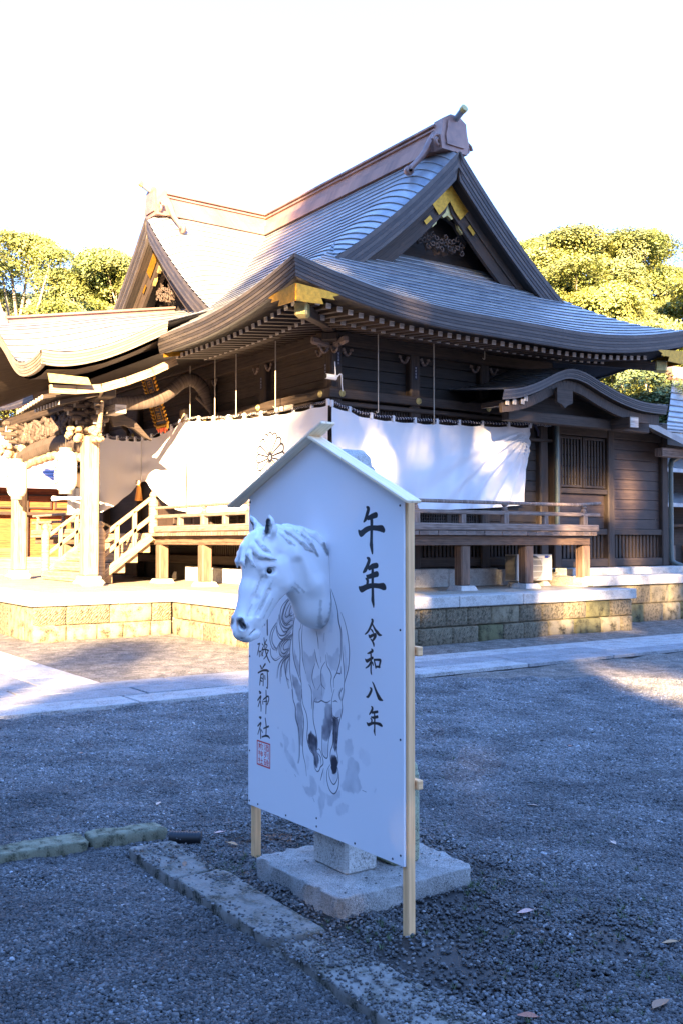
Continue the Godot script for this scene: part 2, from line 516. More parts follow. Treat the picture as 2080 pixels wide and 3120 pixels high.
const KANJI := [
	"819,270,2.3 829,277,7.5 822,294,7.3 813,311,6.8 802,321,2.3",
	"827,309,6.3 851,303,8.5 871,299,8.9 874,300,7.6",
	"771,351,2.3 786,362,10.4 813,350,9.1 842,343,7.4 879,344,8.0 905,346,10.5 916,352,7.0",
	"845,312,6.3 848,321,7.2 847,364,6.5 846,390,7.2 846,402,8.5 850,421,5.6 852,431,2.7",
	"821,446,2.3 833,453,7.2 824,472,7.2 811,488,7.3 798,497,2.3",
	"833,482,6.3 853,475,8.5 873,472,8.4 878,472,7.5",
	"818,508,2.3 830,511,6.8 853,506,8.1 876,501,8.9 879,502,7.5",
	"814,518,2.3 824,524,6.3 823,534,5.9 820,545,5.9",
	"774,549,2.3 789,556,10.1 818,547,8.6 853,541,7.2 888,541,7.5 913,542,10.9 923,546,6.5",
	"853,487,5.8 853,499,6.7 853,537,5.8 854,571,6.3 854,590,7.6 858,605,4.9 859,614,2.2",
	"847,657,1.9 853,662,5.3 843,679,4.4 831,695,3.9 818,706,2.9 808,711,1.2",
	"851,672,2.4 868,691,4.3 881,700,5.7 891,706,4.3 904,707,1.2",
	"843,691,1.5 851,696,3.4 857,702,1.9",
	"831,712,2.0 837,717,4.9 853,711,4.4 868,708,5.3 868,713,5.8 860,723,4.3 853,729,2.9",
	"842,725,1.9 851,731,3.4 859,741,4.3 860,748,1.9",
	"846,759,1.9 853,764,4.4 840,771,3.9 823,776,1.2",
	"843,776,3.4 844,788,3.9 844,806,3.4 843,829,3.4 844,840,3.4 847,846,1.2",
	"810,797,1.5 820,802,5.4 837,795,4.4 853,788,3.9",
	"840,805,2.9 831,817,3.4 813,827,1.5",
	"848,802,1.9 853,807,3.4 856,813,1.9",
	"861,793,2.4 866,806,3.4 871,820,2.9",
	"863,794,2.9 881,792,3.3 896,792,4.3 896,797,4.3 890,816,3.3",
	"871,816,2.9 893,815,3.3",
	"838,892,1.5 846,897,4.8 838,911,4.9 827,923,4.4 817,926,1.5",
	"851,871,1.4 859,879,3.4 874,901,4.8 889,919,7.6 900,924,4.3 910,926,1.2",
	"845,955,1.5 852,960,4.3 846,971,4.4 833,984,1.5",
	"851,975,3.4 868,971,3.8 880,968,3.8",
	"844,991,1.5 858,991,3.8 880,985,4.3",
	"841,996,1.5 848,1001,3.4 845,1012,2.9",
	"819,1014,1.5 829,1019,4.9 852,1011,3.9 877,1008,3.8 895,1009,5.2 905,1012,3.3",
	"863,978,2.9 864,989,3.4 864,1026,3.4 863,1037,4.3 867,1050,1.2",
	"149,678,3.0 150,745,3.7 151,763,3.3",
	"127,689,3.0 130,728,1.5",
	"75,807,2.3 90,804,3.0",
	"88,805,2.3 80,828,2.6 70,852,1.5",
	"85,834,2.3 88,856,2.6",
	"88,838,1.9 101,834,2.2 101,852,2.2",
	"124,778,1.9 128,798,2.6 137,831,3.0 154,857,3.3 171,872,2.2",
	"111,804,2.2 121,811,1.9 111,823,2.2 124,824,1.5",
	"144,784,2.2 134,800,2.2 149,806,2.2 142,817,1.8",
	"106,829,1.9 134,823,2.2 160,826,2.9",
	"119,830,2.2 111,846,3.0 116,851,1.9",
	"154,832,2.6 139,851,2.2 122,863,1.5",
	"96,893,3.4 104,901,3.4 101,905,1.9",
	"134,882,3.7 119,895,3.0 112,903,1.9",
	"78,923,2.6 114,910,3.4 145,906,4.1 160,908,2.9",
	"101,927,3.0 96,948,3.4 91,970,2.6",
	"101,928,2.6 117,924,3.0 119,946,3.0 118,970,2.6",
	"101,940,1.9 112,943,2.2",
	"99,952,1.9 110,954,2.2",
	"131,929,2.2 133,942,3.0",
	"151,914,2.9 154,944,3.3 152,975,2.9 144,974,1.5",
	"89,998,3.8 99,1001,3.7 91,1005,2.3",
	"76,1034,3.0 99,1015,3.4 97,1026,2.6 79,1059,2.3",
	"97,1036,2.6 102,1056,3.0 102,1074,2.2",
	"112,1032,1.9 117,1044,2.2",
	"120,1026,2.2 155,1008,2.9 163,1020,2.9 150,1042,2.2",
	"122,1034,1.5 150,1028,1.8",
	"141,987,2.6 143,1028,3.3 140,1079,2.2",
	"89,1101,3.0 102,1100,3.4 95,1106,2.2",
	"77,1138,3.0 100,1122,3.4 97,1134,2.6 77,1171,1.9",
	"97,1147,2.6 100,1183,3.0",
	"105,1149,1.9 113,1158,2.2",
	"123,1141,2.2 161,1127,3.3",
	"136,1099,2.6 143,1130,3.3 141,1169,2.9",
	"110,1177,2.2 138,1168,3.3 158,1167,3.7 170,1172,2.2",
]
const INK_LINES := [
	"367,619 348,671 342,735 323,793 320,849 321,894 334,938 343,971 347,1007",
	"382,640 363,670 346,712 342,780 347,836 372,885 397,920 405,930",
	"404,663 399,713 388,731 388,765 395,809 393,865 395,898 403,930 405,974 414,999",
	"413,698 405,752 409,796 413,840 434,887",
	"506,723 516,754 520,787",
	"559,725 553,758",
	"494,791 508,831 526,859",
	"535,815 535,835",
	"565,830 541,856 537,882 541,914 565,930",
	"568,804 576,841 595,859 605,877 601,903 610,937",
	"498,843 482,873 478,904 498,936",
	"541,909 514,939",
	"541,914 541,955",
	"454,926 470,940 474,965",
	"595,558 601,584 604,620 597,656",
	"603,562 629,604 644,639 653,680 666,707 671,742",
	"644,639 648,674 662,711 664,763 660,816 640,860 621,887 621,917",
	"666,644 688,678 706,724 715,769 715,800 708,843 684,897 684,924 670,961",
	"671,742 675,794 684,855 684,893",
	"664,837 662,862 640,864 625,883",
	"673,913 655,938 666,960",
	"338,602 299,629 277,660 269,694 295,711 329,695 346,692",
	"329,603 290,634 269,667 262,695 286,716 325,709",
	"308,610 260,645 247,687 264,718 299,727 329,718",
	"346,608 308,642 286,675 299,683 329,668",
	"359,612 329,641 316,669 325,677 346,671",
	"229,697 225,734 247,758 286,753 312,728 342,712",
	"238,678 242,708 269,740 299,738 338,717",
	"220,711 180,747 171,782 189,813 221,815",
	"211,726 189,758 187,788 212,810 227,810",
	"175,817 180,845 212,860 252,845",
	"216,721 229,757 260,773 299,756 329,740",
	"338,749 286,768 247,797 243,829 269,841 300,824 317,800",
	"334,753 295,770 260,796 256,821 282,826 312,803",
	"329,758 304,774 273,797 278,813 304,806",
	"329,767 265,777 234,800 221,822",
	"321,824 269,850 239,880 228,928",
	"321,831 278,854 252,890 248,939",
	"321,827 287,853 287,898 313,959",
	"319,838 300,863 291,911 313,927",
	"317,834 265,866 259,919",
	"338,958 346,995 362,1024 365,1064 384,1101 392,1157 392,1202 385,1232",
	"405,950 402,1007 416,1048 420,1076 413,1148 416,1190 432,1229 440,1270",
	"407,950 413,1000 439,1039 447,1080 443,1129 463,1168 483,1178",
	"473,942 475,984 473,1015",
	"503,969 488,993 486,1052 504,1099 514,1131 511,1159",
	"511,1159 529,1156 549,1186 551,1205 534,1219 524,1234 511,1239 496,1228 489,1202",
	"514,1170 534,1183 538,1210",
	"493,984 503,985 524,982 541,975 564,978 583,975 600,966",
	"544,1066 544,1123 546,1164 564,1179 581,1172 586,1119 608,1067",
	"624,923 608,961 608,1004 615,1039 615,1114 600,1149 598,1172 603,1198",
	"681,916 670,958 672,993 651,1049 644,1096 639,1137 648,1176 639,1199",
	"596,1199 578,1224 576,1257 593,1289 622,1298 646,1273 652,1237 646,1206 639,1199",
	"591,1214 591,1241 608,1261 625,1263 644,1239 646,1217",
	"615,969 632,964 644,967",
	"617,1019 634,1025 653,1019",
	"534,1268 544,1244 554,1220",
	"793,1251 815,1252",
	"357,1280 366,1287",
	"484,1342 494,1354",
]
const WASHES := [
	"45 330,900 364,903 401,935 403,974 397,1001 385,999 343,944",
	"30 347,791 376,839 393,865 397,908 364,885 349,847",
	"26 413,796 454,821 478,816 494,791 510,831 490,855 478,891 474,943 438,908 413,840",
	"24 572,793 610,810 648,763 662,795 644,856 614,859 576,835",
	"14 510,727 557,723 572,761 564,804 534,846 518,787",
	"24 681,741 702,812 702,843 684,889 681,814",
	"24 506,890 537,871 572,906 549,969 510,978 479,976 474,911",
	"16 603,630 621,651 614,715 587,723 595,673",
	"26 338,604 355,612 338,667 346,712 329,747 286,753 264,706 282,652 303,619",
	"26 334,753 317,800 317,838 287,848 247,834 247,799 286,768",
	"20 256,856 317,832 317,884 291,911",
	"50 365,1012 402,993 416,1057 416,1113 413,1165 395,1165 381,1102 365,1070",
	"88 468,1099 493,1107 509,1115 514,1137 509,1168 529,1189 514,1228 504,1233 489,1202 483,1178 458,1160 447,1136 447,1117",
	"30 478,941 544,933 549,971 503,985 493,981 483,1038 478,997",
	"60 561,982 605,975 612,1020 608,1067 588,1113 544,1123 544,1066 559,1028",
	"18 544,1123 586,1119 581,1169 564,1178 549,1167",
	"85 615,1017 634,1025 653,1019 651,1049 644,1083 639,1132 629,1150 617,1136 615,1087",
	"88 603,1165 617,1160 636,1162 646,1179 639,1199 641,1218 622,1233 608,1227 603,1203 598,1185",
	"18 593,1210 603,1228 622,1235 641,1220 646,1225 627,1259 608,1256",
	"30 622,1013 672,979 667,1007 653,1019 634,1025",
	"24 263,1129 308,1148 319,1169 297,1190 325,1208 346,1216 395,1279 379,1276 319,1244 286,1218 280,1175",
	"24 453,1260 483,1261 509,1284 514,1311 484,1342 442,1340 406,1310 448,1308 468,1303",
	"26 519,1279 534,1301 569,1305 564,1347 534,1411 524,1367 514,1341 529,1322",
	"22 574,1301 598,1313 655,1274 667,1293 622,1329 598,1351 574,1348",
	"28 716,1143 771,1157 779,1178 766,1207 793,1241 770,1269 684,1276 660,1265 684,1231 702,1193 698,1167",
	"20 684,1098 725,1078 744,1133 707,1152 684,1143",
	"22 632,1343 670,1316 711,1321 707,1343 655,1370 636,1366",
	"12 771,1104 828,1110 845,1148 815,1169 771,1141",
	"14 434,1192 458,1191 455,1247 437,1245",
	"14 554,1220 566,1226 561,1282 549,1279",
	"14 335,1143 363,1162 365,1193 336,1201",
	"30 700,1031 709,1027 720,1036 714,1058 702,1059",
	"26 249,1172 269,1177 272,1191 255,1191",
	"26 856,1238 875,1225 871,1238 858,1243",
	"20 665,1170 677,1167 674,1182 666,1186",
	"16 762,993 780,986 777,1009 762,1014",
	"30 232,1117 240,1116 238,1124 233,1125",
	"18 292,1274 302,1273 300,1285 293,1285",
]

# ---------- ground, paving, platforms
var gnoise := FastNoiseLite.new()
func gh(u: float, w: float) -> float:
	gnoise.seed = 77
	gnoise.frequency = 1.3
	return gnoise.get_noise_2d(u, w) * 0.03 + gnoise.get_noise_2d(u * 2.7 + 40.0, w * 2.7) * 0.01

func build_ground() -> void:
	# one sheet out to the horizon, finer where the camera stands
	var mb := MB.new()
	var us := [-160.0, -60.0, -20.0, -6.0]
	var x := -3.0
	while x < 16.0:
		us.push_back(x)
		x += 0.12
	us += [17.0, 24.0, 50.0, 160.0]
	var wsv := [-160.0, -60.0, -20.0, -4.0]
	x = -1.0
	while x < 16.0:
		wsv.push_back(x)
		x += 0.12
	wsv += [17.0, 26.0, 60.0, 200.0]
	var rows := []
	for w in wsv:
		var line := PackedVector3Array()
		for u in us:
			line.push_back(V(u, gh(u, w) - (0.05 if (w > 8.6 and w < 9.95) or (u > 1.4 and u < 3.85 and w > 9.9) else 0.012), w))
		rows.push_back(line)
	mb.grid(rows, 1.0, false)
	for i in mb.v.size(): mb.t[i] = Vector2(mb.v[i].x, mb.v[i].z)
	struct("gravel_ground", mb, M.gravel_far)

	# paved walk of granite slabs, and the path that leads off it to the porch
	var bed := MB.new()
	bed.bx(-24, 46, -0.3, -0.02, 8.58, 9.97)
	bed.bx(1.36, 3.89, -0.3, -0.024, 9.97, 30)
	var walk := struct("paved_walkway", bed, M.soil)
	var k := 0
	for lane in [[8.57, 9.03], [9.03, 9.5], [9.5, 9.98]]:
		var u: float = -6.0 + 0.9 * k
		while u < 24.0:
			var ln := rng.randf_range(1.35, 2.1)
			if u + ln > -2.0:
				slab(walk, "paving_stone", u, u + ln, lane[0], lane[1], 0.022)
			u += ln
		k += 1
	k = 0
	for lane in [[1.35, 1.98], [1.98, 2.62], [2.62, 3.27], [3.27, 3.9]]:
		var w: float = 9.98
		if k % 2 == 1: w -= 0.0
		var first := true
		while w < 26.0:
			var ln := rng.randf_range(1.1, 1.9) * (0.55 if first and k % 2 == 1 else 1.0)
			first = false
			slab(walk, "paving_stone", lane[0], lane[1], w, w + ln, 0.022)
			w += ln
		k += 1

	# stones that edge the gravel near the camera
	edge_stone([Vector2(0.95, 4.69), Vector2(1.765, 4.67), Vector2(1.775, 4.84), Vector2(0.97, 4.88)], -0.04, 0.05, M.kerb_moss, "long mossy kerb stone running out of the left edge of the picture", 11)
	edge_stone([Vector2(1.785, 4.69), Vector2(2.165, 4.635), Vector2(2.165, 4.78), Vector2(1.79, 4.82)], -0.04, 0.056, M.kerb_moss, "short mossy kerb stone ending beside the black corrugated pipe", 12)
	edge_stone([Vector2(1.905, 4.53), Vector2(1.9, 4.005), Vector2(2.12, 4.015), Vector2(2.14, 4.53)], -0.05, 0.028, M.kerb_flat, "flat sunken edging stone nearest the black corrugated pipe, strewn with gravel", 13)
	edge_stone([Vector2(1.9, 3.985), Vector2(1.895, 3.2), Vector2(2.115, 3.12), Vector2(2.13, 3.98)], -0.05, 0.036, M.kerb_flat, "flat sunken edging stone left of the granite slab under the horse board", 14)
	edge_stone([Vector2(1.92, 3.15), Vector2(1.87, 2.2), Vector2(2.15, 2.14), Vector2(2.12, 3.1)], -0.05, 0.024, M.kerb_flat, "flat sunken edging stone half buried in gravel at the bottom of the picture", 15)
	# corrugated drain pipe
	var p := thing("drain_pipe", "short black corrugated drain pipe lying at the end of the mossy kerb", "pipe", V(2.2, 0, 4.5))
	var path := []
	var rad := []
	for i in 23:
		var q := i / 22.0
		path.push_back(V(2.14 + 0.13 * q, 0.026 - 0.004 * q, 4.56 - 0.09 * q))
		rad.push_back(0.036 if i % 2 == 0 else 0.03)
	var pm := MB.new()
	pm.tube(path, rad, 14)
	part(p, "corrugated_hose", pm, M.black)

func slab(walk: Node3D, called: String, u0: float, u1: float, w0: float, w1: float, top: float) -> void:
	var mb := MB.new()
	var tilt := rng.randf_range(-0.002, 0.003)
	mb.bx(u0 + 0.013, u1 - 0.013, -0.05, top + tilt, w0 + 0.013, w1 - 0.013, 0.006)
	part(walk, called, mb, M.paving if rng.randf() < 0.6 else M.paving_b)

func edge_stone(q: Array, y0: float, y1: float, m: Material, label: String, sd: int) -> void:
	var ce := (q[0] + q[1] + q[2] + q[3]) * 0.25 as Vector2
	var nz := FastNoiseLite.new()
	nz.seed = sd
	nz.frequency = 7.0
	var mb := MB.new()
	rough_block(mb, q, y0, y1, nz, 0.006 if y1 < 0.04 else 0.01, 0.014 if y1 < 0.04 else 0.02)
	var o := part(null, "edging_stone", mb, m)
	tag(o, label, "kerb stone", "stones edging the gravel")

# a hewn block on a four-cornered plan with worn edges and uneven faces
func rough_block(mb: MB, q: Array, y0: float, y1: float, nz: FastNoiseLite, amp: float, round_: float) -> void:
	var N := 22
	var L := 8
	var rows := []
	var ys := [[0.0, y0], [0.0, lerpf(y0, y1, 0.35)], [0.0, lerpf(y0, y1, 0.7)], [0.0, y1 - round_ * 0.6], [round_ * 0.3, y1 - round_ * 0.2], [round_ * 0.9, y1]]
	var ce := (q[0] + q[1] + q[2] + q[3]) * 0.25 as Vector2
	for lv in ys.size() + 4:
		var line := PackedVector3Array()
		for k in N * 4 + 1:
			var sd := (k / N) % 4
			var f := (k % N) / float(N)
			var a: Vector2 = q[sd]
			var b: Vector2 = q[(sd + 1) % 4]
			var p := a.lerp(b, f)
			# rounded corners
			var cr := minf(f, 1.0 - f) * (b - a).length()
			if cr < 0.03: p += (ce - p).normalized() * pow(1.0 - cr / 0.03, 2.0) * 0.014
			var y: float
			var ins := 0.0
			if lv < ys.size():
				y = ys[lv][1]
				ins = ys[lv][0]
			else:
				y = y1
				ins = 0.0
			var out := (p - ce).normalized()
			var p2 := p - out * ins
			if lv >= ys.size():
				p2 = ce + (p - out * round_ * 0.9 - ce) * (1.0 - (lv - ys.size() + 1) / 4.0)
			var d := nz.get_noise_3d(p2.x * 2.0, y * 2.0, p2.y * 2.0) * amp * 1.4 + nz.get_noise_3d(p2.x * 7.0, y * 7.0 + 9.0, p2.y * 7.0) * amp * 0.7
			if lv < ys.size(): p2 += out * d
			line.push_back(V(p2.x, y + d * (0.35 if lv >= ys.size() - 1 else 0.2), p2.y))
		rows.push_back(line)
	mb.grid(rows, 1.0, true)

func stone_row(parent: Node3D, a: Vector2, b: Vector2, y0: float, y1: float, lens: Vector2, mats: Array, depth := 0.3) -> void:
	# hewn stones in a course from a to b (u, w); the face looks to the right of a->b seen from above... outward = turn
	var L := (b - a).length()
	var d := (b - a) / L
	var x := 0.0
	while x < L - 0.02:
		var ln := rng.randf_range(lens.x, lens.y)
		if L - x - ln < lens.x * 0.6: ln = L - x
		var c0 := a + d * (x + 0.005)
		var c1 := a + d * (x + ln - 0.005)
		var mb := MB.new()
		hewn(mb, c0, c1, y0 + 0.004, y1 - 0.004, depth)
		part(parent, "wall_stone", mb, mats[rng.randi() % mats.size()])
		x += ln

# one stone: a bulging uneven face of 4 x 3 cells with worn margins, and sides going back
func hewn(mb: MB, c0: Vector2, c1: Vector2, y0: float, y1: float, depth: float) -> void:
	var d := (c1 - c0).normalized()
	var o := Vector2(d.y, -d.x)
	var rows := []
	var jit := rng.randf_range(-0.006, 0.008)
	for r in 5:
		var line := PackedVector3Array()
		for k in 7:
			var fx: float = [0.0, 0.04, 0.25, 0.5, 0.75, 0.96, 1.0][k]
			var fy: float = [0.0, 0.08, 0.5, 0.92, 1.0][r]
			var rim := r == 0 or r == 4 or k == 0 or k == 6
			var bump := (-0.034 if rim else jit + rng.randf_range(0.0, 0.012))
			var p := c0.lerp(c1, fx) + o * bump
			if rim: p += d * rng.randf_range(-0.003, 0.003)
			line.push_back(V(p.x, lerpf(y0, y1, fy) + (rng.randf_range(-0.003, 0.003) if rim else 0.0), p.y))
		rows.push_back(line)
	mb.grid(rows, 1.0, false)
	var ring := []
	var back := []
	for k in 7: ring.push_back(rows[0][k])
	for r in range(1, 5): ring.push_back(rows[r][6])
	for k in range(5, -1, -1): ring.push_back(rows[4][k])
	for r in range(3, -1, -1): ring.push_back(rows[r][0])
	var bb := V(-o.x * depth, 0, -o.y * depth)
	for i in ring.size() - 1:
		mb.quad(ring[i], ring[i] + bb, ring[i + 1] + bb, ring[i + 1])

func build_platforms() -> void:
	var pf := thing("stone_platform", "low stone platform of chiselled tuff blocks under a granite coping, carrying the hall", "platform", V(7, 0, 11.2))
	var core := MB.new()
	core.bx(7.12, 13.75, 0.0, 0.688, 11.25, 30)
	core.bx(4.95, 7.12, 0.0, 0.686, 14.97, 24.4)
	part(pf, "platform_floor", core, M.floor)
	var stones := [M.tuff, M.tuff, M.tuff_plain, M.tuff_green, M.tuff]
	# right-hand face, two courses
	stone_row(pf, Vector2(7.0, 11.13), Vector2(13.86, 11.13), -0.05, 0.235, Vector2(0.42, 0.66), stones)
	stone_row(pf, Vector2(7.0, 11.13), Vector2(13.86, 11.13), 0.235, 0.52, Vector2(0.42, 0.66), stones)
	# short return of the left-hand face, and the porch's own platform
	var pale := [M.tuff_plain, M.tuff, M.tuff_plain]
	stone_row(pf, Vector2(7.0, 14.85), Vector2(7.0, 11.13), -0.05, 0.25, Vector2(0.45, 0.65), pale)
	stone_row(pf, Vector2(7.0, 14.85), Vector2(7.0, 11.13), 0.25, 0.52, Vector2(0.5, 0.8), pale)
	stone_row(pf, Vector2(4.72, 14.85), Vector2(6.99, 14.85), -0.05, 0.22, Vector2(0.42, 0.6), pale)
	stone_row(pf, Vector2(4.72, 14.85), Vector2(6.99, 14.85), 0.22, 0.52, Vector2(0.5, 0.8), pale)
	stone_row(pf, Vector2(4.72, 24.4), Vector2(4.72, 14.87), -0.05, 0.52, Vector2(0.6, 0.9), pale)
	# coping
	var runs := [[6.95, 13.93, 11.08, 11.5, 0], [6.95, 7.4, 11.51, 14.79, 1], [4.66, 7.4, 14.8, 15.2, 0], [4.66, 5.1, 15.21, 24.45, 1]]
	for r in runs:
		var x: float = r[0] if r[4] == 0 else r[2]
		var e: float = r[1] if r[4] == 0 else r[3]
		while x < e - 0.05:
			var ln := rng.randf_range(1.25, 1.6)
			if e - x - ln < 0.6: ln = e - x
			var mb := MB.new()
			if r[4] == 0: mb.bx(x + 0.003, x + ln - 0.003, 0.522, 0.694, r[2], r[3], 0.012)
			else: mb.bx(r[0], r[1], 0.522, 0.694, x + 0.003, x + ln - 0.003, 0.012)
			part(pf, "coping_stone", mb, M.granite)
			x += ln

	var p2 := thing("side_platform", "higher mossy stone platform with granite steps under the side building, right edge", "platform", V(14, 0, 12))
	var c2 := MB.new()
	c2.bx(13.8, 30, 0.0, 0.85, 12.2, 26)
	part(p2, "platform_floor", c2, M.floor)
	var green := [M.tuff_green, M.tuff, M.tuff_plain]
	stone_row(p2, Vector2(13.95, 12.08), Vector2(22, 12.08), -0.05, 0.33, Vector2(0.45, 0.65), green)
	stone_row(p2, Vector2(13.95, 12.08), Vector2(22, 12.08), 0.33, 0.69, Vector2(0.45, 0.65), green)
	var u := 13.9
	while u < 22.0:
		var mb := MB.new()
		mb.bx(u + 0.003, u + 1.697, 0.692, 0.868, 12.02, 12.5, 0.012)
		part(p2, "coping_stone", mb, M.granite)
		var m2 := MB.new()
		if u < 18.0:
			m2.bx(u + 0.503, u + 2.197, 0.83, 0.985, 12.95, 13.4, 0.01)
			part(p2, "foundation_stone", m2, M.granite)
		u += 1.7

# ---------- loose gravel near the camera
func build_gravel() -> void:
	var variants := []
	for s in 3:
		var mb := MB.new()
		var nz := FastNoiseLite.new()
		nz.seed = 50 + s
		nz.frequency = 1.1
		var rows := []
		for r in 5:
			var line := PackedVector3Array()
			for k in 8:
				var a := TAU * (k % 7) / 7.0
				var b := -PI / 2 + PI * r / 4.0
				var d := Vector3(cos(a) * cos(b), sin(b), sin(a) * cos(b))
				line.push_back(d * (1.0 + nz.get_noise_3dv(d) * 0.45) * Vector3(0.62, 0.34, 0.45))
			rows.push_back(line)
		mb.grid(rows, 1.0, true)
		variants.push_back(mb.mesh())
	var xf := [[], [], []]
	var cl := [[], [], []]
	var yaw := deg_to_rad(55.1)
	var f := Vector2(cos(yaw), sin(yaw))
	var rt := Vector2(sin(yaw), -cos(yaw))
	var tone := FastNoiseLite.new()
	tone.seed = 5
	tone.frequency = 0.9
	var bare := FastNoiseLite.new()
	bare.seed = 9
	bare.frequency = 1.6
	var z := 2.45
	while z < 10.9:
		var size := 0.0098 * (1.0 if z < 4.5 else 1.0 + (z - 4.5) * 0.08)
		var step := size * 0.80
		var half := z * 0.372 + 0.25
		var cnt := int(2.0 * half / step)
		for i in cnt:
			var r := -half + step * (i + rng.randf())
			var p := f * (z + step * rng.randf_range(-0.6, 0.6)) + rt * r
			if p.y > 8.5: continue
			var s := size * rng.randf_range(0.55, 1.35)
			if rng.randf() < 0.015: s *= 1.5
			var y := gh(p.x, p.y) - 0.001
			var on_stone := 0
			if p.x > 1.88 and p.x < 2.16 and p.y < 4.5 and p.y > 2.1: on_stone = 1
			if p.x > 2.26 and p.x < 2.96 and p.y > 3.25 and p.y < 3.9: continue
			if on_stone == 1:
				var keep := 0.03 + 0.3 * maxf(0.0, bare.get_noise_2d(p.x * 3.0, p.y * 2.0) + 0.15)
				if p.y < 3.12: keep = 0.14 + 0.5 * maxf(0.0, bare.get_noise_2d(p.x * 3.0, p.y * 1.5) + 0.2)
				if rng.randf() > keep: continue
				y = 0.034 if p.y > 3.15 else 0.026
				s *= 0.85
			else:
				# trodden bare soil round the slab
				var q := 0.0
				var ds := Vector2(maxf(maxf(2.2 - p.x, p.x - 3.1), 0.0), maxf(maxf(2.35 - p.y, p.y - 4.45), 0.0)).length()
				q = clampf(1.0 - ds / 0.35, 0.0, 1.0) * clampf(0.7 + bare.get_noise_2d(p.x, p.y) * 1.2, 0.0, 0.95)
				if rng.randf() < q * 0.93: continue
			var b := Basis(Vector3.UP, rng.randf() * TAU) * Basis(Vector3.RIGHT, rng.randf_range(-0.5, 0.5)) * Basis(Vector3.BACK, rng.randf_range(-0.4, 0.4))
			var v := rng.randi() % 3
			xf[v].push_back(Transform3D(b.scaled(Vector3.ONE * s * 1.25), V(p.x, y + s * 0.25, p.y)))
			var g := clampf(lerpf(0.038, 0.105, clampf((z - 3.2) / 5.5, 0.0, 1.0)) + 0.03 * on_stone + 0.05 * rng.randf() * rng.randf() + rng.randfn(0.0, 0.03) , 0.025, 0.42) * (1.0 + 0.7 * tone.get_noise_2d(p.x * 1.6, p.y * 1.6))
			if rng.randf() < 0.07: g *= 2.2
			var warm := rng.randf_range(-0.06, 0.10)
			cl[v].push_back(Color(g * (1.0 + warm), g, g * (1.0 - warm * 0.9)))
		z += step
	for v in 3:
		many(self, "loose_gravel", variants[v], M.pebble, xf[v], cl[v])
	# bare damp soil shows where the stones are trodden away
	var so := MB.new()
	var rows := []
	for i in 40:
		var line := PackedVector3Array()
		for k in 40:
			var u := 1.95 + i * 0.04
			var w := 2.0 + k * 0.07
			var edge := minf(minf(i, 39 - i) / 6.0, minf(k, 39 - k) / 6.0)
			line.push_back(V(u, gh(u, w) - (0.004 if edge >= 1.0 else lerpf(0.03, 0.004, clampf(edge, 0, 1))), w))
		rows.push_back(line)
	so.grid(rows, 1.0, true)
	for i in so.v.size(): so.t[i] = Vector2(so.v[i].x, so.v[i].z)
	struct("bare_soil", so, M.soil)

# ---------- the hall's body
var hall: Node3D

